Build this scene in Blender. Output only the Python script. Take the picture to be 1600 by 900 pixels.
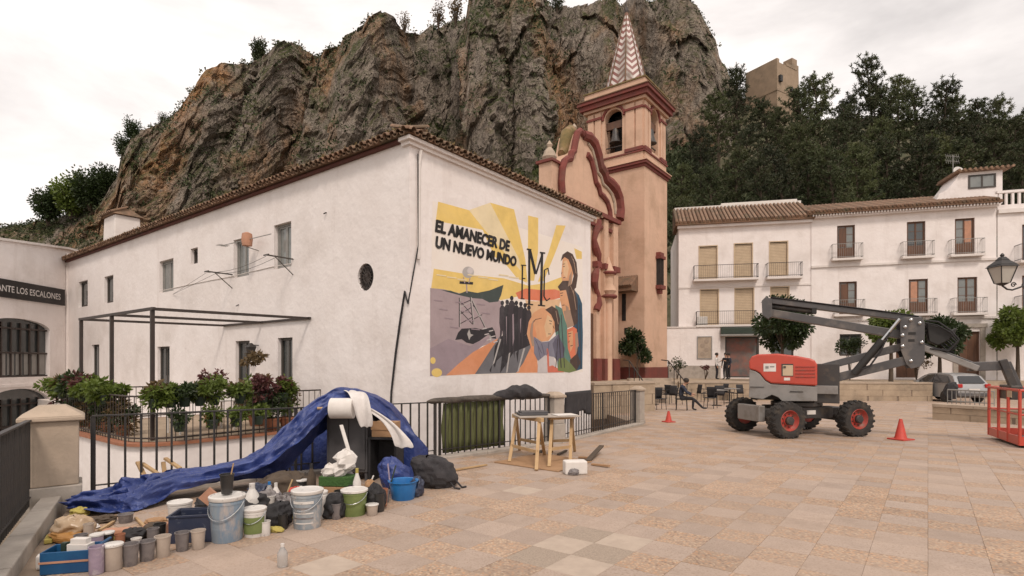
import bpy, bmesh, math, random
import numpy as np
from mathutils import Vector, Matrix
rnd = random.Random(7)
R = math.radians
for o in list(bpy.data.objects): bpy.data.objects.remove(o)
scene = bpy.context.scene
C = scene.collection
# ------------------------------------------------------------------ camera
F = 860.0; HZ = 568.0; CZ = 1.6            # focal length and horizon row of the 1600 px photograph, eye height
cd = bpy.data.cameras.new('camera'); cam = bpy.data.objects.new('camera', cd); C.objects.link(cam)
cam.location = (0, 0, CZ); cam.rotation_euler = (R(90), 0, 0)
cd.sensor_width = 36; cd.lens = 36 * F / 1600; cd.shift_y = (HZ - 450) / 1600
cd.clip_end = 5000; scene.camera = cam
# ------------------------------------------------------------------ sky and sun (overcast, warm)
SUN_EL, SUN_AZ = 50, 168                   # azimuth measured clockwise from +Y
w = bpy.data.worlds.new('World'); scene.world = w; w.use_nodes = True
nt = w.node_tree; nt.nodes.clear()
out = nt.nodes.new('ShaderNodeOutputWorld'); bg = nt.nodes.new('ShaderNodeBackground'); bg.inputs[1].default_value = 0.1
sky = nt.nodes.new('ShaderNodeTexSky'); sky.sky_type = 'NISHITA'; sky.sun_disc = False
sky.sun_elevation = R(SUN_EL); sky.sun_rotation = R(SUN_AZ)
tc = nt.nodes.new('ShaderNodeTexCoord'); mp = nt.nodes.new('ShaderNodeMapping'); mp.inputs['Scale'].default_value = (1, 1, 2.6)
nz = nt.nodes.new('ShaderNodeTexNoise'); nz.inputs['Scale'].default_value = 2.3; nz.inputs['Detail'].default_value = 6; nz.inputs['Roughness'].default_value = .55; nz.inputs['Distortion'].default_value = .3
cr = nt.nodes.new('ShaderNodeValToRGB')
cr.color_ramp.elements[0].position = .30; cr.color_ramp.elements[0].color = (7.0, 6.5, 6.25, 1)
cr.color_ramp.elements[1].position = .56; cr.color_ramp.elements[1].color = (11.5, 10.65, 10.1, 1)
mx = nt.nodes.new('ShaderNodeMix'); mx.data_type = 'RGBA'; mx.inputs[0].default_value = .93
L_ = nt.links.new
L_(tc.outputs['Generated'], mp.inputs[0]); L_(mp.outputs[0], nz.inputs['Vector']); L_(nz.outputs[0], cr.inputs[0])
L_(sky.outputs[0], mx.inputs[6]); L_(cr.outputs[0], mx.inputs[7]); L_(mx.outputs[2], bg.inputs[0]); L_(bg.outputs[0], out.inputs[0])
sd = bpy.data.lights.new('sun', 'SUN'); sd.energy = 1.75; sd.angle = R(11); sd.color = (1, .88, .78)
sun = bpy.data.objects.new('sun', sd); C.objects.link(sun)
_d = Vector((math.sin(R(SUN_AZ)) * math.cos(R(SUN_EL)), math.cos(R(SUN_AZ)) * math.cos(R(SUN_EL)), math.sin(R(SUN_EL))))
sun.rotation_euler = _d.to_track_quat('Z', 'Y').to_euler()
vs = scene.view_settings; vs.view_transform = 'Standard'; vs.look = 'None'; vs.exposure = 0.2; vs.gamma = 1; vs.use_curve_mapping = False
scene.render.engine = 'CYCLES'

# ------------------------------------------------------------------ measuring helpers (photograph row/column -> real place)
SL = .015
def gz(y): return -SL * (y - 4)                                  # the plaza falls gently away from the viewer
def G(px, py, dz=0):                                             # a point on the plaza
    Y = (CZ - 4 * SL - dz) / ((py - HZ) / F - SL); return Vector(((px - 800) / F * Y, Y, gz(Y) + dz))
def P(px, py, Y): return Vector(((px - 800) / F * Y, Y, CZ + (HZ - py) / F * Y))
def onplane(px, py, p0, n):
    d = Vector(((px - 800) / F, 1, (HZ - py) / F)); o = Vector((0, 0, CZ)); p0 = Vector(p0); n = Vector(n)
    return o + d * ((p0 - o).dot(n) / d.dot(n))
TH = math.atan2(.798, .603); U = Vector((math.cos(TH), math.sin(TH), 0)); V = Vector((-math.sin(TH), math.cos(TH), 0))

# ------------------------------------------------------------------ mesh helpers
class MB:
    def __init__(s): s.v = []; s.f = []; s.m = []; s.uv = None
    def add(s, vs, fs, mi=0):
        b = len(s.v); s.v += [tuple(p) for p in vs]; s.f += [tuple(b + i for i in f) for f in fs]; s.m += [mi] * len(fs); return s
    def box(s, x0, x1, y0, y1, z0, z1, mi=0):
        return s.add([(x0,y0,z0),(x1,y0,z0),(x1,y1,z0),(x0,y1,z0),(x0,y0,z1),(x1,y0,z1),(x1,y1,z1),(x0,y1,z1)],
                     [(0,3,2,1),(4,5,6,7),(0,1,5,4),(1,2,6,5),(2,3,7,6),(3,0,4,7)], mi)
    def frus(s, c, a0, b0, a1, b1, h, mi=0, rz=0):                # tapered block standing on c
        ca, sa = math.cos(rz), math.sin(rz); vs = []
        for (a, b, z) in ((a0, b0, 0), (a1, b1, h)):
            for (x, y) in ((-a,-b),(a,-b),(a,b),(-a,b)): vs.append((c[0]+x*ca-y*sa, c[1]+x*sa+y*ca, c[2]+z))
        return s.add(vs, [(0,3,2,1),(4,5,6,7),(0,1,5,4),(1,2,6,5),(2,3,7,6),(3,0,4,7)], mi)
    def bar(s, p, q, w, h, mi=0, up=(0,0,1)):
        p, q = Vector(p), Vector(q); d = (q - p).normalized(); a = d.cross(Vector(up))
        if a.length < 1e-4: a = d.cross(Vector((0, 1, 0)))
        a.normalize(); b = a.cross(d); a *= w / 2; b *= h / 2
        return s.add([p-a-b,p+a-b,p+a+b,p-a+b,q-a-b,q+a-b,q+a+b,q-a+b], [(0,3,2,1),(4,5,6,7),(0,1,5,4),(1,2,6,5),(2,3,7,6),(3,0,4,7)], mi)
    def path(s, pts, rs, n=8, mi=0, cap=True):
        pts = [Vector(p) for p in pts]
        if not isinstance(rs, (list, tuple)): rs = [rs] * len(pts)
        vs = []; ref = None
        for i, p in enumerate(pts):
            d = (pts[min(i+1, len(pts)-1)] - pts[max(i-1, 0)]).normalized()
            if ref is None: ref = Vector((0,0,1)) if abs(d.z) < .9 else Vector((1,0,0))
            a = (ref - d * ref.dot(d)).normalized(); ref = a; b = d.cross(a)
            for k in range(n):
                t = 2*math.pi*k/n; vs.append(p + (a*math.cos(t) + b*math.sin(t)) * rs[i])
        fs = [(i*n+k, i*n+(k+1)%n, (i+1)*n+(k+1)%n, (i+1)*n+k) for i in range(len(pts)-1) for k in range(n)]
        if cap: fs += [tuple(range(n-1,-1,-1)), tuple((len(pts)-1)*n+k for k in range(n))]
        return s.add(vs, fs, mi)
    def tube(s, p, q, r0, r1=None, n=8, mi=0): return s.path([p, q], [r0, r0 if r1 is None else r1], n, mi)
    def lathe(s, prof, c=(0,0,0), n=20, mi=0, M=None):
        vs = []
        for (r, z) in prof:
            for k in range(n):
                t = 2*math.pi*k/n; p = Vector((r*math.cos(t), r*math.sin(t), z))
                if M: p = M @ p
                vs.append((p.x+c[0], p.y+c[1], p.z+c[2]))
        fs = [(i*n+k, i*n+(k+1)%n, (i+1)*n+(k+1)%n, (i+1)*n+k) for i in range(len(prof)-1) for k in range(n)]
        if prof[0][0] > 1e-6: fs.append(tuple(range(n-1,-1,-1)))
        if prof[-1][0] > 1e-6: fs.append(tuple((len(prof)-1)*n+k for k in range(n)))
        return s.add(vs, fs, mi)
    def prism(s, poly, f, d0, d1, mi=0):                          # polygon (a,b) swept between depths; f(a,b,d)->point
        n = len(poly); vs = [f(a,b,d0) for a,b in poly] + [f(a,b,d1) for a,b in poly]
        return s.add(vs, [tuple(range(n)), tuple(range(2*n-1,n-1,-1))] + [(i,n+i,n+(i+1)%n,(i+1)%n) for i in range(n)], mi)
    def grid(s, rows, mi=0, closed=False):
        n = len(rows[0]); vs = [p for r in rows for p in r]; m = n if closed else n-1
        return s.add(vs, [(i*n+k, i*n+(k+1)%n, (i+1)*n+(k+1)%n, (i+1)*n+k) for i in range(len(rows)-1) for k in range(m)], mi)
    def leaf(s, p, d, l, w, mi=0, nrm=None):
        d = d.normalized(); a = d.cross(nrm if nrm is not None else Vector((rnd.uniform(-1,1), rnd.uniform(-1,1), rnd.uniform(-1,1))))
        if a.length < 1e-3: a = d.cross(Vector((0,.3,1)))
        a.normalize(); q = p + d*l*.5
        return s.add([p, q + a*w*.5, p + d*l, q - a*w*.5], [(0,1,2,3)], mi)
    def mesh(s, name, mats, smooth=False):
        me = bpy.data.meshes.new(name); me.from_pydata(s.v, [], s.f)
        for m in (mats if isinstance(mats, (list, tuple)) else [mats]): me.materials.append(m)
        if any(s.m): me.polygons.foreach_set('material_index', s.m)
        if smooth: me.polygons.foreach_set('use_smooth', [True]*len(s.f))
        me.update(); return me
    def build(s, name, mats, parent=None, smooth=False, bevel=0, fix=True):
        me = s.mesh(name, mats, smooth)
        if fix:
            bm = bmesh.new(); bm.from_mesh(me); bmesh.ops.recalc_face_normals(bm, faces=bm.faces); bm.to_mesh(me); bm.free()
        if smooth:
            try: me.set_sharp_from_angle(angle=R(40))
            except Exception: pass
        o = bpy.data.objects.new(name, me); C.objects.link(o)
        if parent is not None: o.parent = parent
        if bevel:
            b = o.modifiers.new('bevel', 'BEVEL'); b.width = bevel; b.segments = 2; b.limit_method = 'ANGLE'; b.angle_limit = R(40)
        return o
def tag(o, label=None, cat=None, group=None, kind=None):
    if label: o['label'] = label
    if cat: o['category'] = cat
    if group: o['group'] = group
    if kind: o['kind'] = kind
    return o
def thing(name, label, cat, loc=(0,0,0), rz=0, group=None):
    o = bpy.data.objects.new(name, None); C.objects.link(o); o.location = loc; o.rotation_euler = (0, 0, rz); o.empty_display_size = .2
    return tag(o, label, cat, group)
def inst(name, me, parent, loc=(0,0,0), rot=(0,0,0), sc=None):
    o = bpy.data.objects.new(name, me); C.objects.link(o); o.parent = parent; o.location = loc; o.rotation_euler = rot
    if sc: o.scale = sc
    return o
def text_mesh(txt, size=1, offset=0, extrude=0.0, font=None):
    cu = bpy.data.curves.new('lettering', 'FONT'); cu.body = txt; cu.size = size; cu.offset = offset; cu.extrude = extrude; cu.resolution_u = 3
    o = bpy.data.objects.new('lettering', cu); C.objects.link(o); dg = bpy.context.evaluated_depsgraph_get()
    me = bpy.data.meshes.new_from_object(o.evaluated_get(dg)); bpy.data.objects.remove(o); bpy.data.curves.remove(cu); return me
def fit_text(name, txt, f, x0, x1, z0, z1, d, mat, parent, offset=0, slant=0, heavy=0):   # lettering filling a rectangle of a flat sign; f(x,z,d)->local point
    me = text_mesh(txt, 1, offset); xs = [v.co.x for v in me.vertices]; ys = [v.co.y for v in me.vertices]
    ax, bx, ay, by = min(xs), max(xs), min(ys), max(ys)
    for v in me.vertices:
        tz = (v.co.y-ay)/(by-ay); tx = (v.co.x-ax)/(bx-ax)
        v.co = f(x0+(x1-x0)*tx + slant*tz, z0+(z1-z0)*tz, d)
    me.materials.clear(); me.materials.append(mat)
    if heavy:                                            # thicken the strokes sideways and upwards
        bm = bmesh.new(); bm.from_mesh(me); g0 = list(bm.verts)+list(bm.edges)+list(bm.faces)
        for k, (a, b) in enumerate(((1,0),(-1,0),(.5,.7),(-.5,-.7))):
            r_ = bmesh.ops.duplicate(bm, geom=g0); vv = [e for e in r_['geom'] if isinstance(e, bmesh.types.BMVert)]
            dv = Vector(f(a*heavy, b*heavy, -.0002*(k+1)))-Vector(f(0,0,0))
            for v in vv: v.co += dv
        bm.to_mesh(me); bm.free()
    o = bpy.data.objects.new(name, me); C.objects.link(o); o.parent = parent; return o

# ------------------------------------------------------------------ materials
def mat(name, c1, c2=None, scale=4.0, rough=.8, bump=0.0, bscale=None, metal=0.0, detail=5, world=False, lo=.35, hi=.65, c3=None, s3=1.0, trans=0, stretch=None, spec=.5, l3=.52, h3=.7):
    m = bpy.data.materials.new(name); m.use_nodes = True; n = m.node_tree; b = n.nodes['Principled BSDF']; l = n.links.new
    b.inputs['Roughness'].default_value = rough; b.inputs['Metallic'].default_value = metal
    b.inputs['Specular IOR Level'].default_value = spec
    if trans: b.inputs['Transmission Weight'].default_value = trans
    c2 = c2 or tuple(x*.78 for x in c1)
    if world: co = n.nodes.new('ShaderNodeNewGeometry').outputs['Position']
    else: co = n.nodes.new('ShaderNodeTexCoord').outputs['Object']
    if stretch:
        mp = n.nodes.new('ShaderNodeMapping'); mp.inputs['Scale'].default_value = stretch; l(co, mp.inputs[0]); co = mp.outputs[0]
    def noise(sc, de=detail):
        t = n.nodes.new('ShaderNodeTexNoise'); t.inputs['Scale'].default_value = sc; t.inputs['Detail'].default_value = de; t.inputs['Roughness'].default_value = .62; l(co, t.inputs['Vector']); return t.outputs[0]
    def ramp(x, a, bb):
        r = n.nodes.new('ShaderNodeMapRange'); r.inputs[1].default_value = a; r.inputs[2].default_value = bb; l(x, r.inputs[0]); return r.outputs[0]
    def mix(f_, a, bb):
        x = n.nodes.new('ShaderNodeMix'); x.data_type = 'RGBA'; l(f_, x.inputs[0])
        for s_, val in ((6, a), (7, bb)):
            if hasattr(val, 'links'): l(val, x.inputs[s_])
            else: x.inputs[s_].default_value = (*val, 1)
        return x.outputs[2]
    col = mix(ramp(noise(scale), lo, hi), c1, c2)
    if c3: col = mix(ramp(noise(s3, 6), l3, h3), col, c3)
    l(col, b.inputs['Base Color'])
    if bump:
        bp = n.nodes.new('ShaderNodeBump'); bp.inputs['Strength'].default_value = bump; bp.inputs['Distance'].default_value = .02
        l(noise(bscale or scale*3, 6), bp.inputs['Height']); l(bp.outputs[0], b.inputs['Normal'])
    m['n'] = name; return m
W = {}
def Mt(k, *a, **kw): W[k] = mat(k, *a, **kw); return W[k]
Mt('plaster', (.77,.715,.69), (.72,.66,.63), 1.1, .9, .4, 7, world=True, c3=(.54,.48,.44), s3=.5, l3=.52, h3=.85)
Mt('plaster2', (.68,.63,.595), (.61,.555,.52), .8, .9, .2, 6, world=True, c3=(.58,.53,.48), s3=.6, l3=.55, h3=.85)
Mt('church', (.60,.39,.275), (.545,.36,.255), .8, .9, .2, 6, world=True, c3=(.42,.27,.18), s3=.55, l3=.5, h3=.75)
Mt('churchred', (.19,.045,.034), (.14,.04,.032), 2, .85, .2, 8, world=True, c3=(.15,.06,.045), s3=1.2)
Mt('moss', (.21,.145,.06), (.12,.10,.04), 2.2, .95, .7, 8, world=True, c3=(.30,.19,.11), s3=1.2)
Mt('stone', (.42,.33,.25), (.34,.27,.205), 3, .85, .3, 30, world=True, c3=(.27,.22,.17), s3=1.3)
Mt('stonegrey', (.40,.35,.30), (.32,.28,.24), 4, .85, .3, 30, world=True, c3=(.24,.21,.18), s3=1.5)
Mt('stonewall', (.40,.31,.22), (.31,.235,.165), 2, .9, .5, 12, world=True, c3=(.23,.18,.13), s3=.9)
Mt('joint', (.25,.19,.14), (.19,.145,.11), 8, .95, .3, 40, world=True)
Mt('iron', (.018,.016,.016), (.03,.024,.02), 9, .55, .1, 40)
Mt('ironbrown', (.045,.03,.024), (.03,.022,.018), 6, .6, .1, 40)
Mt('tile', (.20,.11,.065), (.13,.08,.05), 3, .9, .4, 20, world=True, c3=(.10,.085,.05), s3=1.6)
Mt('tile2', (.27,.17,.11), (.19,.115,.075), 3, .9, .4, 20, world=True, c3=(.12,.09,.06), s3=1.6)
Mt('eavered', (.12,.04,.03), (.09,.035,.028), 3, .9, .1, world=True)
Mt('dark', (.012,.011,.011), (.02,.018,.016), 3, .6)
Mt('glass', (.05,.055,.055), (.035,.04,.04), 1.5, .06, spec=.8)
Mt('glasspale', (.20,.21,.20), (.15,.16,.155), 1.5, .12, spec=.7)
Mt('frame', (.06,.05,.042), (.045,.038,.032), 4, .5)
Mt('frameal', (.27,.26,.24), (.22,.21,.195), 4, .45)
Mt('woodbrown', (.13,.058,.03), (.085,.04,.022), 5, .6, .2, 30, stretch=(1,1,.2))
Mt('blind', (.52,.40,.27), (.46,.35,.235), 3, .7, world=True)
Mt('sign', (.012,.010,.010), (.02,.016,.014), 2, .45)
Mt('signtext', (.62,.58,.55), (.5,.47,.45), 6, .6)
Mt('tarp', (.026,.046,.18), (.017,.032,.13), 3, .36, .9, 16, c3=(.06,.09,.26), s3=3.2)
Mt('black', (.012,.011,.012), (.022,.02,.022), 6, .75, .3, 30)
Mt('blackcloth', (.022,.02,.022), (.04,.036,.038), 8, .9, .5, 25)
Mt('whitecloth', (.64,.60,.57), (.54,.50,.47), 5, .9, .4, 12)
Mt('paper', (.66,.62,.58), (.58,.54,.50), 6, .85, .1)
Mt('plasticwhite', (.62,.59,.55), (.53,.50,.47), 6, .4, c3=(.26,.24,.23), s3=16, l3=.6, h3=.68)
Mt('bucketblue', (.20,.24,.28), (.32,.34,.35), 9, .4, c3=(.44,.40,.37), s3=14, stretch=(1,1,.6), l3=.56, h3=.64)
Mt('bucketmix', (.26,.29,.31), (.15,.22,.30), 6, .4, c3=(.42,.36,.32), s3=9, stretch=(1,1,.35))
Mt('greenlabel', (.17,.21,.07), (.12,.16,.05), 8, .5)
Mt('navy', (.018,.026,.055), (.03,.035,.06), 6, .45, c3=(.1,.11,.14), s3=14, l3=.6, h3=.7)
Mt('toolblue', (.012,.085,.20), (.008,.055,.15), 5, .4)
Mt('basinblue', (.02,.16,.42), (.015,.12,.33), 5, .35)
Mt('cupgrey', (.14,.125,.125), (.20,.175,.165), 10, .45, c3=(.08,.07,.075), s3=14)
Mt('cupclear', (.42,.35,.29), (.34,.28,.235), 8, .3)
Mt('cupblack', (.018,.018,.018), (.035,.03,.028), 8, .35)
Mt('lilac', (.33,.26,.33), (.24,.19,.25), 12, .35, c3=(.45,.40,.42), s3=14)
Mt('ochre', (.38,.19,.05), (.30,.14,.035), 5, .5, .4, 14)
Mt('plasticfilm', (.40,.30,.20), (.34,.22,.12), 4, .25, .5, 12)
Mt('sponge', (.45,.38,.10), (.38,.30,.08), 12, .95, .5, 60)
Mt('woodraw', (.46,.31,.16), (.36,.23,.115), 4, .75, .2, 20, stretch=(1,1,.3))
Mt('cardboard', (.36,.21,.11), (.30,.175,.09), 4, .85)
Mt('salmon', (.48,.24,.15), (.38,.2,.13), 6, .8)
Mt('greengrass', (.05,.12,.025), (.035,.09,.02), 20, .9, .8, 60)
Mt('greenplast', (.07,.14,.03), (.05,.11,.025), 6, .5)
Mt('greenscreen', (.115,.12,.045), (.075,.085,.03), 3, .85, .3, 20, stretch=(1,1,.3), c3=(.16,.17,.07), s3=3)
Mt('greyboard', (.085,.08,.082), (.06,.057,.06), 3, .6)
Mt('netting', (.10,.08,.065), (.06,.05,.042), 9, .95, .8, 30)
Mt('redpaint', (.48,.065,.04), (.42,.058,.036), 3, .35, c3=(.38,.06,.04), s3=2.2, l3=.58, h3=.75)
Mt('rimred', (.40,.05,.035), (.30,.045,.032), 5, .5, c3=(.2,.1,.07), s3=6)
Mt('liftgrey', (.085,.08,.08), (.065,.062,.063), 3, .42, c3=(.15,.13,.115), s3=2.5)
Mt('liftpale', (.24,.225,.21), (.20,.19,.18), 3, .45, c3=(.16,.14,.12), s3=3)
Mt('liftdark', (.035,.032,.032), (.05,.043,.038), 4, .5, c3=(.11,.085,.06), s3=3)
Mt('rubber', (.022,.02,.019), (.04,.034,.029), 6, .9, .4, 20, c3=(.10,.075,.05), s3=3, l3=.55, h3=.8)
Mt('chrome', (.5,.5,.5), (.45,.45,.45), 3, .2, metal=1)
Mt('cone', (.50,.05,.03), (.40,.045,.03), 6, .55)
Mt('silver', (.36,.36,.36), (.33,.33,.33), 2, .3, metal=.45)
Mt('carglass', (.015,.016,.018), (.02,.02,.022), 2, .05, spec=.9)
Mt('taillight', (.42,.015,.012), (.35,.012,.01), 8, .2)
Mt('terracotta', (.34,.14,.075), (.27,.11,.06), 6, .85, .2)
Mt('potgreen', (.026,.042,.028), (.018,.03,.02), 5, .5)
Mt('leafgreen', (.15,.20,.035), (.09,.13,.025), 6, .55, world=True, c3=(.12,.15,.03), s3=3)
Mt('leafdark', (.04,.062,.018), (.025,.042,.013), 5, .5, world=True, c3=(.045,.06,.018), s3=3)
Mt('leafred', (.13,.035,.04), (.08,.04,.025), 8, .6, world=True, c3=(.16,.05,.07), s3=6)
Mt('leafdry', (.17,.11,.05), (.10,.07,.03), 7, .7, world=True)
Mt('pine', (.042,.05,.018), (.024,.032,.012), .5, .7, world=True, c3=(.06,.062,.024), s3=.25)
Mt('pinelight', (.075,.085,.03), (.045,.056,.02), .5, .7, world=True, c3=(.065,.062,.026), s3=.3)
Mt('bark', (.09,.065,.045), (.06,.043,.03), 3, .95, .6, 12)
Mt('skin', (.42,.24,.16), (.38,.21,.14), 4, .6)
Mt('shirtwhite', (.60,.57,.54), (.54,.51,.48), 4, .9)
Mt('clothblack', (.016,.015,.018), (.026,.024,.028), 6, .9)
Mt('clothblue', (.03,.035,.055), (.022,.026,.042), 6, .9)
Mt('jeans', (.045,.05,.07), (.035,.04,.055), 6, .9)
Mt('hair', (.02,.014,.01), (.03,.02,.014), 9, .7)
Mt('castle', (.33,.24,.165), (.26,.19,.13), .5, .95, .6, 3, world=True, c3=(.19,.145,.10), s3=.35)
Mt('lampglass', (.45,.42,.37), (.40,.37,.33), 4, .25)
Mt('plasterroof', (.72,.67,.62), (.62,.57,.52), 1, .9, world=True)
Mt('panelmural', (.10,.09,.085), (.24,.10,.075), 1.6, .7, world=True, c3=(.12,.15,.14), s3=1.2)

def whitewash(key, seed, cols=((.54,.47,.43),(.80,.76,.73),(.56,.50,.46))):
    m = W[key]; n = m.node_tree; N = n.nodes.new; l = n.links.new; b = n.nodes['Principled BSDF']
    pos = N('ShaderNodeNewGeometry').outputs['Position']; mp_ = N('ShaderNodeMapping'); mp_.inputs['Scale'].default_value = (1,1,.09); mp_.inputs['Location'].default_value = (seed,0,0); l(pos, mp_.inputs[0])
    def noise(sc, de, co):
        t = N('ShaderNodeTexNoise'); t.inputs['Scale'].default_value = sc; t.inputs['Detail'].default_value = de; t.inputs['Roughness'].default_value = .65; l(co, t.inputs['Vector']); return t.outputs[0]
    def mr(x, a, c, d0=0, d1=1):
        r = N('ShaderNodeMapRange'); r.inputs[1].default_value = a; r.inputs[2].default_value = c; r.inputs[3].default_value = d0; r.inputs[4].default_value = d1; l(x, r.inputs[0]); return r.outputs[0]
    src = b.inputs['Base Color'].links[0].from_socket
    for f_, c_ in ((mr(noise(2.6,6,mp_.outputs[0]), .56, .80, 0, .5), cols[0]), (mr(noise(.9,8,pos), .62, .70, 0, .35), cols[1]), (mr(noise(6.5,5,pos), .64, .72, 0, .3), cols[2])):
        x = N('ShaderNodeMix'); x.data_type = 'RGBA'; l(f_, x.inputs[0]); l(src, x.inputs[6]); x.inputs[7].default_value = (*c_,1); src = x.outputs[2]
    l(src, b.inputs['Base Color'])
    old = b.inputs['Normal'].links[0].from_node; bp = N('ShaderNodeBump'); bp.inputs['Strength'].default_value = .5; bp.inputs['Distance'].default_value = .06; l(noise(1.6,3,pos), bp.inputs['Height']); l(old.outputs[0], bp.inputs['Normal']); l(bp.outputs[0], b.inputs['Normal'])
whitewash('plaster', 0); whitewash('plaster2', 5); whitewash('church', 9, ((.33,.225,.16),(.68,.47,.34),(.36,.25,.18)))
def translucent(key, fac):
    m = W[key]; n = m.node_tree; b = n.nodes['Principled BSDF']; o = [x for x in n.nodes if x.type == 'OUTPUT_MATERIAL'][0]
    t = n.nodes.new('ShaderNodeBsdfTranslucent'); mx_ = n.nodes.new('ShaderNodeMixShader'); mx_.inputs[0].default_value = fac
    src = b.inputs['Base Color'].links[0].from_socket; n.links.new(src, t.inputs[0]); n.links.new(b.outputs[0], mx_.inputs[1]); n.links.new(t.outputs[0], mx_.inputs[2]); n.links.new(mx_.outputs[0], o.inputs[0])
def vary(key, a, b):                                      # each tree its own tone
    m = W[key]; n = m.node_tree; bs = n.nodes['Principled BSDF']; src = bs.inputs['Base Color'].links[0].from_socket
    oi = n.nodes.new('ShaderNodeObjectInfo'); r = n.nodes.new('ShaderNodeMapRange'); r.inputs[3].default_value = a; r.inputs[4].default_value = b; hs = n.nodes.new('ShaderNodeHueSaturation'); n.links.new(oi.outputs['Random'], r.inputs[0]); n.links.new(r.outputs[0], hs.inputs['Value']); n.links.new(src, hs.inputs['Color']); n.links.new(hs.outputs[0], bs.inputs['Base Color'])
vary('pine', .8, 1.9); vary('pinelight', .8, 1.7)
for k_, f_ in (('leafgreen',.4),('leafdark',.3),('leafred',.3),('leafdry',.3),('pine',.2),('pinelight',.25)): translucent(k_, f_)
# ================================================================== GROUND, PLAZA, TERRACES
def struct(name, mb, m, **k): return tag(mb.build(name, m, **k), kind='structure')
Mt('earth', (.20,.155,.11), (.15,.12,.085), .3, .95, .4, 3, world=True, c3=(.10,.11,.045), s3=.15)
mb = MB(); mb.add([(-1500,-400,-2.6),(1500,-400,-2.6),(1500,2500,-2.6),(-1500,2500,-2.6)], [(0,1,2,3)]); struct('ground', mb, W['earth'])
FP0, FP1, FP2, FP3 = Vector((-5.25,6.62,0)), Vector((-1.35,9.75,0)), Vector((.92,11.95,0)), Vector((3.72,16.3,0))
FL = Vector((-2.6,2.2,0))
plaza_poly = [(-2.3,1.2),(FL.x,FL.y),(FP0.x,FP0.y),(FP1.x,FP1.y),(FP2.x,FP2.y),(FP3.x,FP3.y),(3.4,21),(-3,31),(20,31),(20,37),(60,37),(60,-6),(-1,-6)]
def inpoly(x, y, poly):
    c = False; j = len(poly)-1
    for i in range(len(poly)):
        xi, yi = poly[i]; xj, yj = poly[j]
        if (yi > y) != (yj > y) and x < (xj-xi)*(y-yi)/(yj-yi)+xi: c = not c
        j = i
    return c
# bed sheet of the pavement and its retaining wall
mb = MB(); n = len(plaza_poly)
mb.add([(x, y, gz(y)-.006) for x, y in plaza_poly] + [(x, y, -2.6) for x, y in plaza_poly], [tuple(range(n))] + [(i, n+i, n+(i+1)%n, (i+1)%n) for i in range(n)])
Mt('bed', (.30,.225,.165), (.25,.19,.14), 8, .95, .3, 40, world=True)
plaza = struct('plaza_pavement', mb, W['bed'])
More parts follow.
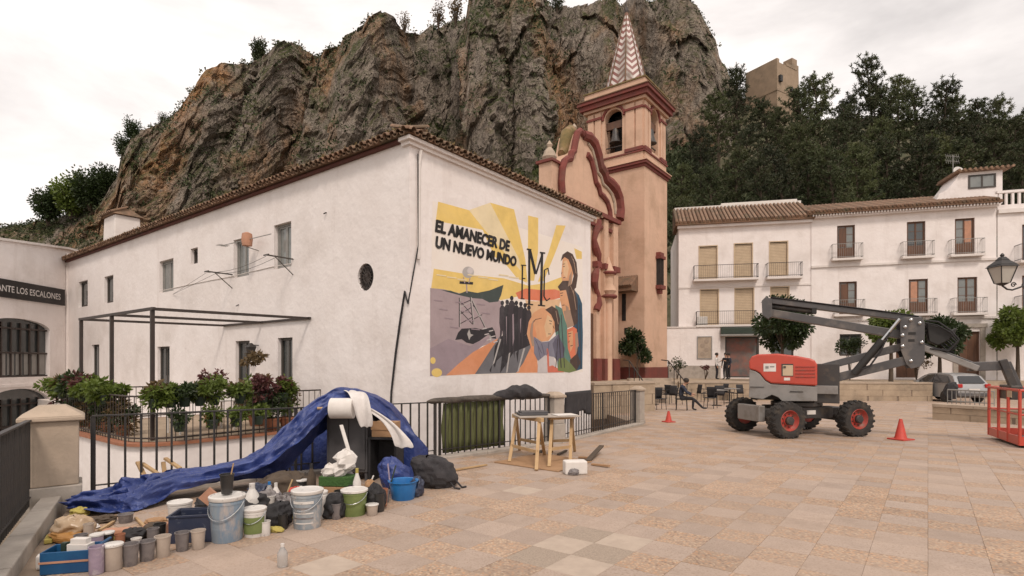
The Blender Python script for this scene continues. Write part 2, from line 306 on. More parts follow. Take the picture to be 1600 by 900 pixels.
# slabs: checkerboard of orange pebble concrete and smooth grey slabs, aligned with the white house
def slab_mat():
    m = bpy.data.materials.new('slab'); m.use_nodes = True; n = m.node_tree; N = n.nodes.new; l = n.links.new; b = n.nodes['Principled BSDF']
    pos = N('ShaderNodeNewGeometry').outputs['Position']
    rot = N('ShaderNodeVectorRotate'); rot.rotation_type = 'Z_AXIS'; rot.inputs['Angle'].default_value = -TH; l(pos, rot.inputs[0])
    sc = N('ShaderNodeVectorMath'); sc.operation = 'MULTIPLY'; sc.inputs[1].default_value = (2.5, 2.5, 0); l(rot.outputs[0], sc.inputs[0])
    fl = N('ShaderNodeVectorMath'); fl.operation = 'FLOOR'; l(sc.outputs[0], fl.inputs[0])
    sep = N('ShaderNodeSeparateXYZ'); l(fl.outputs[0], sep.inputs[0])
    ad = N('ShaderNodeMath'); ad.operation = 'ADD'; l(sep.outputs[0], ad.inputs[0]); l(sep.outputs[1], ad.inputs[1])
    md = N('ShaderNodeMath'); md.operation = 'FLOORED_MODULO'; md.inputs[1].default_value = 2; l(ad.outputs[0], md.inputs[0])
    wn = N('ShaderNodeTexWhiteNoise'); wn.noise_dimensions = '3D'; l(fl.outputs[0], wn.inputs[0])
    def noise(s, d=4):
        t = N('ShaderNodeTexNoise'); t.inputs['Scale'].default_value = s; t.inputs['Detail'].default_value = d; t.inputs['Roughness'].default_value = .65; l(pos, t.inputs['Vector']); return t.outputs[0]
    def mr(x, a, bb, c=0, d=1):
        r = N('ShaderNodeMapRange'); r.inputs[1].default_value = a; r.inputs[2].default_value = bb; r.inputs[3].default_value = c; r.inputs[4].default_value = d; l(x, r.inputs[0]); return r.outputs[0]
    def mix(f_, a, bb, t='MIX'):
        x = N('ShaderNodeMix'); x.data_type = 'RGBA'; x.blend_type = t
        if hasattr(f_, 'links'): l(f_, x.inputs[0])
        else: x.inputs[0].default_value = f_
        for s_, val in ((6, a), (7, bb)):
            if hasattr(val, 'links'): l(val, x.inputs[s_])
            else: x.inputs[s_].default_value = (*val, 1)
        return x.outputs[2]
    fl_n = N('ShaderNodeMath'); fl_n.operation = 'GREATER_THAN'; fl_n.inputs[1].default_value = .84; l(wn.outputs[0], fl_n.inputs[0])
    fs_ = N('ShaderNodeMath'); fs_.operation = 'SUBTRACT'; l(md.outputs[0], fs_.inputs[0]); l(fl_n.outputs[0], fs_.inputs[1]); fa_ = N('ShaderNodeMath'); fa_.operation = 'ABSOLUTE'; l(fs_.outputs[0], fa_.inputs[0]); ns_ = N('ShaderNodeMath'); ns_.operation = 'MULTIPLY_ADD'; ns_.inputs[1].default_value = .9; ns_.inputs[2].default_value = -.45; l(noise(9,5), ns_.inputs[0]); sm_ = N('ShaderNodeMath'); l(fa_.outputs[0], sm_.inputs[0]); l(ns_.outputs[0], sm_.inputs[1]); flip = sm_.outputs[0]
    vo = N('ShaderNodeTexVoronoi'); vo.inputs['Scale'].default_value = 40; l(pos, vo.inputs['Vector'])
    vw = N('ShaderNodeSeparateColor'); l(vo.outputs['Color'], vw.inputs[0])
    peb = mix(mr(vw.outputs[0], .2, .8), (.45,.245,.13), (.48,.36,.255))
    peb = mix(mr(vw.outputs[1], .74, .80), peb, (.19,.12,.08))
    peb = mix(mr(vo.outputs['Distance'], .30, .62), peb, (.31,.22,.155))
    gre = mix(mr(noise(5), .35, .65), (.385,.30,.245), (.335,.26,.212))
    gre = mix(mr(noise(60,2), .50, .70), gre, (.245,.18,.135))
    col = mix(mr(flip, .45, .55), peb, gre)
    col = mix(mr(noise(.55), .38, .64, .08, .55), col, (.37,.275,.21))             # worn, dusty areas even the pattern out
    col = mix(mr(noise(2.2,6), .54, .78, 0, .6), col, (.225,.17,.13))               # stains
    v = mr(wn.outputs[0], 0, 1, .9, 1.08)
    hs = N('ShaderNodeHueSaturation'); l(v, hs.inputs['Value']); l(col, hs.inputs['Color']); l(hs.outputs[0], b.inputs['Base Color'])
    b.inputs['Roughness'].default_value = .8
    bp = N('ShaderNodeBump'); bp.inputs['Strength'].default_value = .35; bp.inputs['Distance'].default_value = .006
    hm = N('ShaderNodeMath'); hm.operation = 'MULTIPLY_ADD'; hm.inputs[1].default_value = -1; l(vo.outputs['Distance'], hm.inputs[0]); l(noise(20), hm.inputs[2])
    l(hm.outputs[0], bp.inputs['Height']); l(bp.outputs[0], b.inputs['Normal'])
    return m
W['slab'] = slab_mat()
Mt('slabpale', (.43,.345,.275), (.37,.295,.235), 6, .85, .2, 40, world=True)
Mt('slabspeck', (.36,.285,.22), (.26,.205,.16), 70, .85, .4, 80, world=True, detail=2)
S = .4; h = .1992; ch = .002
def slab_geo(mb, M):
    vs = [(-h,-h,-.02),(h,-h,-.02),(h,h,-.02),(-h,h,-.02),(-h,-h,-ch),(h,-h,-ch),(h,h,-ch),(-h,h,-ch),(-h+ch,-h+ch,0),(h-ch,-h+ch,0),(h-ch,h-ch,0),(-h+ch,h-ch,0)]
    mb.add([M @ Vector(v) for v in vs], [(8,9,10,11),(0,1,5,4),(1,2,6,5),(2,3,7,6),(3,0,4,7),(4,5,9,8),(5,6,10,9),(6,7,11,10),(7,4,8,11)])
tilt = Matrix.Rotation(math.atan(-SL), 4, 'X'); cand = []
for i in range(-40, 130):
    for j in range(-100, 60):
        c = U*((i+.5)*S) + V*((j+.5)*S)
        if c.y < 2.2 or c.y > 36 or abs(c.x) > c.y*1.12 + 1.2: continue
        if not all(inpoly(c.x+a, c.y+b, plaza_poly) for a, b in ((.2,.2),(-.2,.2),(.2,-.2),(-.2,-.2))): continue
        cand.append((c.y + .2*abs(c.x) + (3 if c.y < 4.0 else 0), i, j, c))
cand.sort(key=lambda t: t[0])
one = MB(); slab_geo(one, Matrix.Identity(4)); sm = [one.mesh('paving_slab', W[k]) for k in ('slab', 'slabpale', 'slabspeck')]
rest = MB()
ij = U.dot(Vector((.63,4.88,0)))/S, V.dot(Vector((.63,4.88,0)))/S; pi0, pj0 = math.floor(ij[0]), math.floor(ij[1])
pale = {}
for a in range(-1, 2):
    for b_ in range(-1, 1): pale[(pi0-a, pj0+b_)] = 1 if (a+b_) % 2 == 0 else 2
for q in (G(480,893), G(820,763)): pale[(math.floor(U.dot(q)/S), math.floor(V.dot(q)/S))] = 1
for k, (_, i, j, c) in enumerate(cand):
    M = Matrix.Translation((c.x, c.y, gz(c.y)+rnd.uniform(-.0025,.0015))) @ tilt @ Matrix.Rotation(TH+rnd.uniform(-.006,.006), 4, 'Z') @ Matrix.Rotation(rnd.uniform(-.004,.004), 4, 'X')
    if k < 300:
        o = bpy.data.objects.new('paving_slab', sm[pale.get((i,j),0)]); C.objects.link(o); o.parent = plaza; o.matrix_local = M
    else: slab_geo(rest, M)
tag(rest.build('far_paving_slabs', W['slab'], plaza, fix=False), kind='stuff')
# kerbs under the railings
def kerb(name, a, b, wd, ht, label):
    d = (b-a); L = d.length; nn = max(1, round(L/1.1)); root = thing(name, label, 'kerb', (a.x, a.y, 0), math.atan2(d.y, d.x))
    for i in range(nn):
        m_ = MB(); x0, x1 = L*i/nn+.006, L*(i+1)/nn-.006
        z0, z1 = gz(a.y+d.y*x0/L), gz(a.y+d.y*x1/L)
        m_.add([(x0,-wd,z0-.15),(x1,-wd,z1-.15),(x1,wd*.3,z1-.15),(x0,wd*.3,z0-.15),(x0,-wd,z0+ht),(x1,-wd,z1+ht),(x1,wd*.3,z1+ht),(x0,wd*.3,z0+ht)], [(0,3,2,1),(4,5,6,7),(0,1,5,4),(1,2,6,5),(2,3,7,6),(3,0,4,7)])
        m_.build('kerb_stone', W['stonegrey'], root, bevel=.012)
    return root
kerb('kerb', FP1, FP2, .2, .05, 'pale stone kerb under the railing below the mural, left of the square pillar')
kerb('kerb', FP2, FP3, .2, .05, 'pale stone kerb under the railing right of the square pillar')
kerb('kerb', FP0, FP1, .16, .05, 'pale stone kerb under the railing behind the paint buckets')
kerb('kerb', FL, FP0-Vector((.15,.2,0)), .14, .13, 'raised stone kerb under the dark railing at the left edge')
# raised terrace before the church and the white houses
TZ = .55
plat = [(6.0,27.5),(9.0,30.2),(21.9,28.95),(21.95,33),(29,31.9),(60,26),(60,70),(-30,70),(-30,36),(0,31)]
mb = MB(); n = len(plat); mb.add([(x,y,TZ) for x,y in plat]+[(x,y,-2.6) for x,y in plat], [tuple(range(n))]+[(i,n+i,n+(i+1)%n,(i+1)%n) for i in range(n)])
struct('raised_terrace', mb, W['stonewall'])
def stone_wall(name, a, b, z0, z1, th, label, cope=.09, bl=.7, rows=3):
    a, b = Vector(a), Vector(b); d = b-a; L = d.length; root = thing(name, label, 'wall', (a.x,a.y,0), math.atan2(d.y,d.x))
    rh = (z1-cope-z0)/rows
    m_ = MB(); m_.box(0, L, 0, th, z0, z1-cope); m_.build('core', W['joint'], root)
    for r in range(rows):
        x = -bl*(.5*(r%2))
        while x < L:
            x0, x1 = max(0,x)+.006, min(L, x+bl)-.006
            if x1-x0 > .08: MB().box(x0, x1, -.02, th+.02, z0+rh*r+.005, z0+rh*(r+1)-.005).build('stone_block', W['stonewall'], root)
            x += bl*rnd.uniform(.92,1.08)
    x = 0
    while x < L:
        x1 = min(L, x+1.1); MB().box(x+.004, x1-.004, -.05, th+.05, z1-cope, z1).build('coping_stone', W['stone'], root); x = x1
    return root
stone_wall('retaining_wall', (13.2,29.6,0), (22.0,28.8,0), -.45, .62, .35, 'long beige stone retaining wall behind the boom lift arm', bl=1.4)
stone_wall('retaining_wall', (9.1,30.0,0), (13.0,29.63,0), -.45, .62, .3, 'stone retaining wall below the two standing people', bl=1.4)
stone_wall('parapet_wall', (2.9,19.6,0), (5.6,21.6,0), -.4, .92, .35, 'low stone parapet wall just right of the mural corner', bl=.9)
a, b = G(1457,655), G(1660,668)
stone_wall('bench_wall', (a.x,a.y,0), (b.x,b.y,0), gz(a.y), gz(a.y)+.5, .5, 'low curved beige stone bench wall behind the red cage', bl=1.0, rows=2)
# steps to the church
st = thing('stair', 'stone steps with dark handrail climbing to the church', 'stairs', (7.6,27.4,0), R(8))
for i in range(7):
    MB().box(-1.1, 1.3, .34*i, .34*(i+1)-.003, -.5, -.34+.165*(i+1)).build('step', W['stone'], st)
for sx in (-1.0, 1.2):
    hr = MB()
    hr.path([(sx,0,.55),(sx,2.3,1.75),(sx,3.2,1.8)], .03, 6)
    for k in range(4): hr.tube((sx,.05+k*.75,-.3+k*.36),(sx,.05+k*.75,.58+k*.39),.022,n=6)
    hr.build('handrail', W['iron'], st)
# ================================================================== WHITE HOUSE WITH THE MURAL
def holed(mb, a0, a1, z0, z1, holes, f, dep, mi=0):
    xs = sorted(set([a0,a1]+[q for h_ in holes for q in h_[:2]])); zs = sorted(set([z0,z1]+[q for h_ in holes for q in h_[2:4]]))
    for i in range(len(xs)-1):
        for j in range(len(zs)-1):
            cx, cz = (xs[i]+xs[i+1])/2, (zs[j]+zs[j+1])/2
            if any(h_[0] < cx < h_[1] and h_[2] < cz < h_[3] for h_ in holes): continue
            mb.add([f(xs[i],zs[j],0),f(xs[i+1],zs[j],0),f(xs[i+1],zs[j+1],0),f(xs[i],zs[j+1],0)], [(0,1,2,3)], mi)
    for (x0,x1,y0,y1) in [h_[:4] for h_ in holes]:
        for (p,q) in (((x0,y0),(x1,y0)),((x1,y0),(x1,y1)),((x1,y1),(x0,y1)),((x0,y1),(x0,y0))):
            mb.add([f(*p,0),f(*q,0),f(*q,dep),f(*p,dep)], [(0,1,2,3)], mi)
def fbox(mb, f, x0, x1, z0, z1, d0, d1, mi=0):
    return mb.add([f(x0,z0,d0),f(x1,z0,d0),f(x1,z1,d0),f(x0,z1,d0),f(x0,z0,d1),f(x1,z0,d1),f(x1,z1,d1),f(x0,z1,d1)],
                  [(0,1,2,3),(4,7,6,5),(0,4,5,1),(1,5,6,2),(2,6,7,3),(3,7,4,0)], mi)
def framed(mb, f, x0, x1, z0, z1, d0, d1, w_, mi=0):
    fbox(mb,f,x0,x0+w_,z0,z1,d0,d1,mi); fbox(mb,f,x1-w_,x1,z0,z1,d0,d1,mi); fbox(mb,f,x0+w_,x1-w_,z1-w_,z1,d0,d1,mi); fbox(mb,f,x0+w_,x1-w_,z0,z0+w_,d0,d1,mi)
def window(parent, f, x0, x1, z0, z1, dep, fm='frame', gm='glass', leaves=2, name='window', bars=0, sill=None):
    m_ = MB(); framed(m_, f, x0, x1, z0, z1, dep-.03, dep+.05, .055); o = m_.build(name, W[fm], parent)
    n_ = leaves; wd = (x1-x0-.11)/n_
    for k in range(n_):
        a = x0+.055+wd*k; m_ = MB(); framed(m_, f, a+.004, a+wd-.004, z0+.058, z1-.058, dep-.012, dep+.034, .045); m_.build('sash', W[fm], o)
        m_ = MB(); fbox(m_, f, a+.04, a+wd-.04, z0+.1, z1-.1, dep+.012, dep+.02); m_.build('pane', W[gm], o)
        for b_ in range(bars):
            zz = z0+.1+(z1-z0-.2)*(b_+1)/(bars+1); m_ = MB(); fbox(m_, f, a+.045, a+wd-.045, zz-.014, zz+.014, dep+.0, dep+.03); m_.build('glazing_bar', W[fm], o)
    if sill: m_ = MB(); fbox(m_, f, x0-.05, x1+.05, z0-.06, z0-.002, -.05, dep+.05); m_.build('sill', W[sill], o)
    return o
HC = Vector((-160/F*12, 12, 0)); HB = -2.6; HT = 6.52
house = thing('white_house', 'big whitewashed house with a colourful mural on its right wall', 'house', (HC.x, HC.y, 0), TH)
fm_ = lambda x, z, d: (x, d, z)            # mural wall: x along it, depth inwards (+y)
fl_ = lambda y, z, d: (d, y, z)            # long wall: y along it, depth inwards (+x)
def MURW(px, py): q = onplane(px, py, HC, V) - HC; return q.dot(U), q.z
def LONG(px, py): q = onplane(px, py, HC, U) - HC; return q.dot(V), q.z
HL, HW = 24.0, 8.07
wins = [(428,455,345,416,2),(365,389,369,430,2),(298,309,386,411,1),(249,271,403,454,2),(163,177,429,472,1),(123,137,437,478,1)]
doors = [(434,457,527),(368,390,532),(246,265,541),(143,155,538)]
holes = []; wi = []; di = []
for (a, b, t, bt, nl) in wins:
    y1, zt = LONG(a, t); y0, z1 = LONG(b, t); y1b, zb = LONG(b, bt); holes.append((y0, y1, zb, z1)); wi.append((y0, y1, zb, z1, nl))
for (a, b, t) in doors:
    y1, _ = LONG(a, t); y0, z1 = LONG(b, t); holes.append((y0, y1, .02, z1)); di.append((y0, y1, .02, z1))
oy, oz = LONG(571, 433); orx, orz = .33, .30*1.0
orx = abs(LONG(559,433)[0]-LONG(584,433)[0])/2; orz = abs(LONG(571,412)[1]-LONG(571,455)[1])/2
ov = (oy-orx-.15, oy+orx+.15, oz-orz-.15, oz+orz+.15)
lw = MB(); holed(lw, 0, HL, HB, HT, holes+[ov], fl_, .16)
lw2 = MB()
# oval opening
K = 40; ring = []; sq = []
for k in range(K):
    t = 2*math.pi*k/K; c_, s_ = math.cos(t), math.sin(t); ring.append((oy+orx*c_, oz+orz*s_)); q = 1/max(abs(c_), abs(s_)); sq.append((oy+(orx+.15)*c_*q, oz+(orz+.15)*s_*q))
lw.add([fl_(*p,0) for p in ring]+[fl_(*p,0) for p in sq]+[fl_(*p,.16) for p in ring], [(k,(k+1)%K,K+(k+1)%K,K+k) for k in range(K)]+[(k,2*K+k,2*K+(k+1)%K,(k+1)%K) for k in range(K)])
lw.build('long_wall', W['plaster'], house, fix=False)
mw = MB(); holed(mw, 0, HW, HB, HT, [], fm_, .1)
mw.add([fm_(HW,HB,0),fm_(HW,HB,9),fm_(HW,HT,9),fm_(HW,HT,0)], [(0,1,2,3)])
mw.build('mural_wall', W['plaster'], house, fix=False)
mw = MB(); mw.add([(0,HL,HB),(HW,HL,HB),(HW,HL,HT),(0,HL,HT)], [(0,1,2,3)]); mw.build('end_wall', W['plaster'], house, fix=False)
ovm = MB(); ovm.add([fl_(oy+orx*math.cos(2*math.pi*k/K), oz+orz*math.sin(2*math.pi*k/K), .1) for k in range(K)], [tuple(range(K))]); ow = ovm.build('oval_window', W['dark'], house)
g = MB()
for q in (.42,.8): g.path([fl_(oy+orx*q*math.cos(2*math.pi*k/24), oz+orz*q*math.sin(2*math.pi*k/24), .05) for k in range(25)], .014, 5)
for k in range(8):
    t = math.pi*k/8; g.tube(fl_(oy+orx*math.cos(t),oz+orz*math.sin(t),.05), fl_(oy-orx*math.cos(t),oz-orz*math.sin(t),.05), .012, n=5)
g.build('grille', W['ironbrown'], ow)
for (y0,y1,zb,z1,nl) in wi: window(house, fl_, y0, y1, zb, z1, .14, 'frameal' if nl == 2 else 'frame', 'glasspale' if nl == 2 else 'glass', nl)
for k,(y0,y1,zb,z1) in enumerate(di):
    m_ = MB(); framed(m_, fl_, y0, y1, zb, z1, .10, .2, .07); d_ = m_.build('door', W['frame'], house)
    m_ = MB(); fbox(m_, fl_, y0+.07, y1-.07, zb+.07, z1-.07, .14, .17); m_.build('door_panel', W['glass'], d_)
    m_ = MB(); fbox(m_, fl_, (y0+y1)/2-.03, (y0+y1)/2+.03, zb+.07, z1-.07, .125, .16); m_.build('stile', W['frame'], d_)
    m_ = MB(); fbox(m_, fl_, y0+.07, y1-.07, zb+.75, zb+.85, .125, .155); m_.build('rail', W['frame'], d_)
# roof: hipped, barrel tiles; eave course as single tiles
rf = MB(); e = .2; pit = .36; rw = HW/2+e
rf.add([(-e,-e,HT+.02),(HW+e,-e,HT+.02),(HW+e,HL+e,HT+.02),(-e,HL+e,HT+.02),(HW/2,rw,HT+.02+rw*pit),(HW/2,HL-rw,HT+.02+rw*pit)], [(0,1,4),(1,2,5,4),(2,3,5),(3,0,4,5),(3,2,1,0)])
roof = rf.build('roof', W['tile'], house)
cm = MB()
for (z0,z1,o_) in ((HT-.16,HT-.08,.07),(HT-.08,HT+.0,.15)):
    fbox(cm, fm_, -o_, HW+o_, z0, z1-.002, -o_, .2)
cm.build('cornice', W['plaster'], house)
cm = MB()
for (z0,z1,o_) in ((HT-.07,HT-.0,.1),): fbox(cm, fl_, .2, HL, z0, z1-.002, -o_, .2)
cm.build('painted_cornice', W['eavered'], house)
def half_tile(r, L, th=.014, n=8, flip=False):
    m_ = MB(); rows = []
    for (x, rr) in ((0, r), (L, r*.86)):
        o_ = [(x, rr*math.cos(math.pi*k/n), rr*math.sin(math.pi*k/n)) for k in range(n+1)]; i_ = [(x, (rr-th)*math.cos(math.pi*k/n), (rr-th)*math.sin(math.pi*k/n)) for k in range(n,-1,-1)]
        rows.append(o_+i_)
    m_.grid(rows, closed=True); nn = len(rows[0]); m_.add(rows[0], [tuple(range(nn-1,-1,-1))])
    return m_.mesh('roof_tile', W['tile'] if not flip else W['tile2'])
tm = [half_tile(.08, .75), half_tile(.08, .75, flip=True)]
pa = math.atan(pit); pt = .2
for k in range(int(HL/pt)+1):               # along the long wall: tiles run inwards (+x)
    for cov in (0, 1):
        y = -.1 + k*pt + cov*pt/2
        inst('roof_tile', tm[rnd.random() < .3], roof, (-e-.06+rnd.uniform(-.02,.02), y, HT+(.07 if cov == 0 else .06)), ((math.pi if cov else 0)+rnd.uniform(-.05,.05), -pa+rnd.uniform(-.03,.03), rnd.uniform(-.03,.03)))
for k in range(int((HW+.4)/pt)+1):
    for cov in (0, 1):
        x = -.1 + k*pt + cov*pt/2
        inst('roof_tile', tm[rnd.random() < .3], roof, (x, -e-.06+rnd.uniform(-.02,.02), HT+(.07 if cov == 0 else .06)), ((math.pi if cov else 0)+rnd.uniform(-.05,.05), -pa+rnd.uniform(-.03,.03), math.pi/2+rnd.uniform(-.03,.03)))
# moss and weeds between the tiles
ws = MB()
for k in range(900):
    if rnd.random() < .7: p = Vector((-e+rnd.uniform(-.02,.5), rnd.uniform(0,HL), HT+.16)); p.z += (p.x+e)*pit
    else: p = Vector((rnd.uniform(0,HW), -e+rnd.uniform(0,.5), HT+.16)); p.z += (p.y+e)*pit
    for q in range(3): ws.leaf(p, Vector((rnd.uniform(-1,1),rnd.uniform(-1,1),rnd.uniform(.2,1.2))), rnd.uniform(.04,.13), .03)
tag(ws.build('roof_weeds', W['moss'], roof, fix=False), kind='stuff')
# chimney with its tiled cap
cy, czb = LONG(215, 350); cx = 1.3
chm = MB(); yy = 21.0
chm.frus((cx, yy, HT+.1), .55, .75, .5, .7, 1.75); ch_ = chm.build('chimney', W['plaster2'], house, bevel=.04)
cp = MB(); cp.frus((cx, yy, HT+1.86), .62, .82, .12, .7, .3); cp.build('chimney_cap', W['tile2'], ch_)
for k in range(8):
    inst('cap_tile', tm[k%2], ch_, (cx-.68, yy-.75+k*.215, HT+1.9), (0,-.45,0))
# cable and downpipe by the corner
pp = MB(); pp.path([fm_(.28,HT-.2,-.06), fm_(.24,HT-.5,-.05), fm_(.22,3.9,-.045)], .038, 8); pp.build('downpipe', W['plaster2'], house)
cb = MB(); x_, z_ = MURW(651,400)
pts = [fm_(.2,HT-.3,-.05), fm_(.2,4.2,-.06)] + [(-.03,.02,2.9)] + [fl_(*LONG(a,b),-.03) for a,b in ((634,455),(627,500),(620,550),(613,612),(612,640))]
cb.path(pts, [.014,.014,.018,.022,.026,.026,.024,.024], 6); cb.build('hanging_cable', W['black'], house)
# clothes-line brackets below the upper windows
for (a,b,c_,d_) in (((458,405),(432,400),(457,425),None),((363,429),(337,428),(360,450),None)):
    y0, z0 = LONG(*a); br = MB(); L_o = .75
    br.tube(fl_(y0,z0,0), fl_(y0,z0,-L_o), .02, n=6); br.tube(fl_(y0,z0-.42,0), fl_(y0,z0-.02,-.5), .014, n=6); br.tube(fl_(y0-.12,z0,-L_o), fl_(y0+.12,z0,-L_o), .02, n=6)
    br.build('clothes_line_bracket', W['frame'], house)
ya, za = LONG(458,407); yb, zb = LONG(363,431)
ln = MB()
for k in (-.75,-.5): ln.path([fl_(ya,za,k)]+[fl_(ya+(yb-ya)*t, za+(zb-za)*t-.12*math.sin(math.pi*t), k) for t in (.2,.4,.6,.8)]+[fl_(yb,zb,k), fl_(yb+4.2, zb-.25, -.02)], .006, 4)
ln.build('clothes_line', W['frame'], house)
cbm = MB(); cbm.path([fl_(*LONG(a,b),-.012) for a,b in ((456,412),(430,416),(391,425),(363,432),(335,437),(300,444),(250,455))], .011, 5); cbm.build('wall_cable', W['plaster2'], house)
# old aerial arm with cups between the two windows
q0 = LONG(404,378); ar = MB(); y0, z0 = q0
ar.path([fl_(y0,z0-.25,0), fl_(y0,z0-.2,-.35), fl_(y0,z0+.2,-.35)], .016, 6); ar.tube(fl_(y0+1.5,z0+.02,-.35), fl_(y0-1.3,z0-.02,-.35), .013, n=6)
for k in (1.5,1.4,1.3): ar.tube(fl_(y0+k,z0+.02,-.5), fl_(y0+k,z0+.02,-.2), .008, n=5)
a_ = ar.build('aerial', W['frameal'], house)
bx = MB(); bx.lathe([(.0,-.2),(.13,-.18),(.15,0),(.13,.16),(.05,.2)], fl_(y0-.05,z0,-.36), 12); bx.build('aerial_box', W['salmon'], a_, smooth=True)
# wall lantern between the terrace doors
ly, lz = LONG(404,545); lb = MB(); lb.tube(fl_(ly,lz+.1,0), fl_(ly,lz+.1,-.22), .015, n=6)
lb.frus((-.22,ly,lz-.22), .05,.05,.1,.1,.26); lb.frus((-.22,ly,lz+.04), .12,.12,.02,.02,.12); lb.build('wall_lantern', W['iron'], house)
# flat painted repairs and hooks
for (a,b) in ((510,332),(373,476)):
    y_, z_ = LONG(a,b); h_ = MB(); h_.tube(fl_(y_,z_,0), fl_(y_,z_-.05,-.08), .015, n=6); h_.build('hook', W['iron'], house)

# ------------------------------------------------------------------ the mural: flat coats of paint on the wall
PC = {}
def paint(k, c, v=.86): PC[k] = mat('paint_'+k, c, tuple(x*v for x in c), 2.5, .9, .2, 9, world=True, c3=tuple(x*.9+.04 for x in c), s3=1.2)
for k, c in dict(sun=(.76,.54,.17), sunp=(.76,.63,.40), sky=(.76,.68,.60), plum=(.37,.29,.30), plumd=(.31,.24,.265), slate=(.055,.07,.065), coal=(.028,.024,.028), coal2=(.045,.036,.042), orange=(.66,.27,.13), road=(.145,.14,.15), coral=(.66,.19,.10),
                 peach=(.66,.34,.18), peachl=(.70,.46,.27), brown=(.075,.045,.035), robe=(.03,.08,.13), teal=(.11,.21,.17), shirt=(.20,.19,.24), shirtd=(.11,.10,.14), pale=(.55,.50,.49), moss=(.16,.20,.07), rose=(.60,.16,.10), ink=(.016,.014,.014), greyl=(.42,.39,.37), tan=(.36,.24,.17)).items(): paint(k, c)
mural = MB(); mz = lambda zx, zy: MURW(640+zx/2.647, 280+zy/2.647)
b0 = [mz(*q) for q in ((95,90),(715,280),(716,798),(82,815))]
mural.add([fm_(x, z, -.002) for x, z in b0], [(0,1,2,3)]); mural = mural.build('mural', mat('mural_ground', (.77,.71,.65), (.74,.66,.59), .8, .9, .2, 9, world=True), house, fix=False)
lay = [0]
def coat(name, key, *polys, label=None):
    lay[0] += 1
    for pl in polys:
        lay[0] += .15; d = -.002-.00007*lay[0]; m_ = MB(); m_.add([fm_(*mz(*q), d) for q in pl], [tuple(range(len(pl)))]); o = m_.build(name, PC[key], mural, fix=False)
    if label: o['label'] = label
    return o
def disc(cx, cy, r, ry=None, n=16): return [(cx+r*math.cos(2*math.pi*k/n), cy+(ry or r)*math.sin(2*math.pi*k/n)) for k in range(n)]
def stroke(p, q, w_):
    dx, dy = q[0]-p[0], q[1]-p[1]; L = math.hypot(dx,dy); nx, ny = -dy/L*w_/2, dx/L*w_/2; return [(p[0]+nx,p[1]+ny),(q[0]+nx,q[1]+ny),(q[0]-nx,q[1]-ny),(p[0]-nx,p[1]-ny)]
coat('sun_ray','sun',[(118,93),(245,128),(312,212),(280,205),(108,172)]); coat('sun_ray','sun',[(333,97),(432,125),(478,330),(488,425),(452,415),(400,250)])
coat('sun_ray','sun',[(490,150),(532,160),(531,300),(515,420),(500,420),(489,300)]); coat('sun_ray','sun',[(607,190),(645,192),(600,310),(555,420),(530,425),(575,300)])
coat('sun_ray','sun',[(680,285),(712,300),(712,330),(690,330)]); coat('sun_ray','sun',[(300,205),(345,225),(450,350),(485,430),(440,405),(400,355),(350,320)])
coat('sun_ray','sunp',[(245,128),(333,97),(452,330),(460,380),(312,212)])
coat('sunlit_horizon','sun',[(100,370),(250,395),(390,410),(490,440),(560,430),(640,400),(640,470),(470,480),(380,500),(88,458)])
coat('red_sky','coral',[(438,470),(480,452),(540,458),(600,455),(640,468),(625,490),(570,505),(500,500),(450,495)])
coat('plum_field','plum',[(85,450),(140,455),(200,470),(330,480),(385,508),(384,640),(365,672),(300,690),(205,768),(150,812),(84,815)])
coat('shade_of_field','plumd',[(84,700),(160,660),(250,690),(330,650),(300,690),(205,768),(150,812),(84,815)])
coat('peach_ground','peachl',[(478,500),(520,505),(625,495),(610,560),(520,640),(500,690),(470,690),(500,600)])
coat('hill','slate',[(128,458),(170,461),(205,474),(235,462),(280,470),(330,460),(388,437),(378,480),(366,506),(330,510),(300,495),(260,492),(215,482),(170,470)])
coat('orange_path','orange',[(150,812),(200,765),(262,715),(372,655),(362,690),(310,752),(272,806)])
coat('grey_path','road',[(270,806),(300,760),(332,710),(372,650),(500,660),(522,700),(480,792),(440,801)])
coat('orange_path','orange',[(440,801),(470,760),(508,680),(525,720),(532,800)])
coat('pylon','coal',*[stroke(a,b,3.2) for a,b in (((205,490),(205,612)),((250,488),(262,600)),((250,488),(310,612)),((205,520),(252,500)),((205,560),(256,530)),((205,600),(260,570)),((262,520),(285,560)),((262,580),(300,560)),((205,500),(256,560)),((205,540),(260,600)))])
coat('pylon_line','greyl',*[stroke(a,b,3) for a,b in (((209,490),(209,612)),((254,488),(266,600)),((254,488),(314,612)),((209,530),(254,508)),((266,530),(289,570)))])
coat('balloon','greyl',disc(242,385,24,24)); coat('balloon_spot','pale',disc(250,378,12,14)); coat('balloon_basket','coal',stroke((206,427),(262,431),11)); coat('balloon_rope','plum',stroke((222,405),(228,430),4),stroke((250,408),(244,430),4),stroke((235,435),(237,470),5))
coat('dark_rock','coal',[(188,665),(200,635),(215,618),(270,615),(300,622),(342,612),(352,630),(358,660),(340,658),(325,642),(290,668),(262,682),(235,676),(215,662)])
coat('rock_light','greyl',[(238,640),(246,620),(252,640),(264,644),(252,652),(246,666)], [(330,640),(338,655),(338,680),(330,660)])
coat('yellow_patch','sun',disc(96,750,11,14),disc(112,800,22,18))
crowd = []
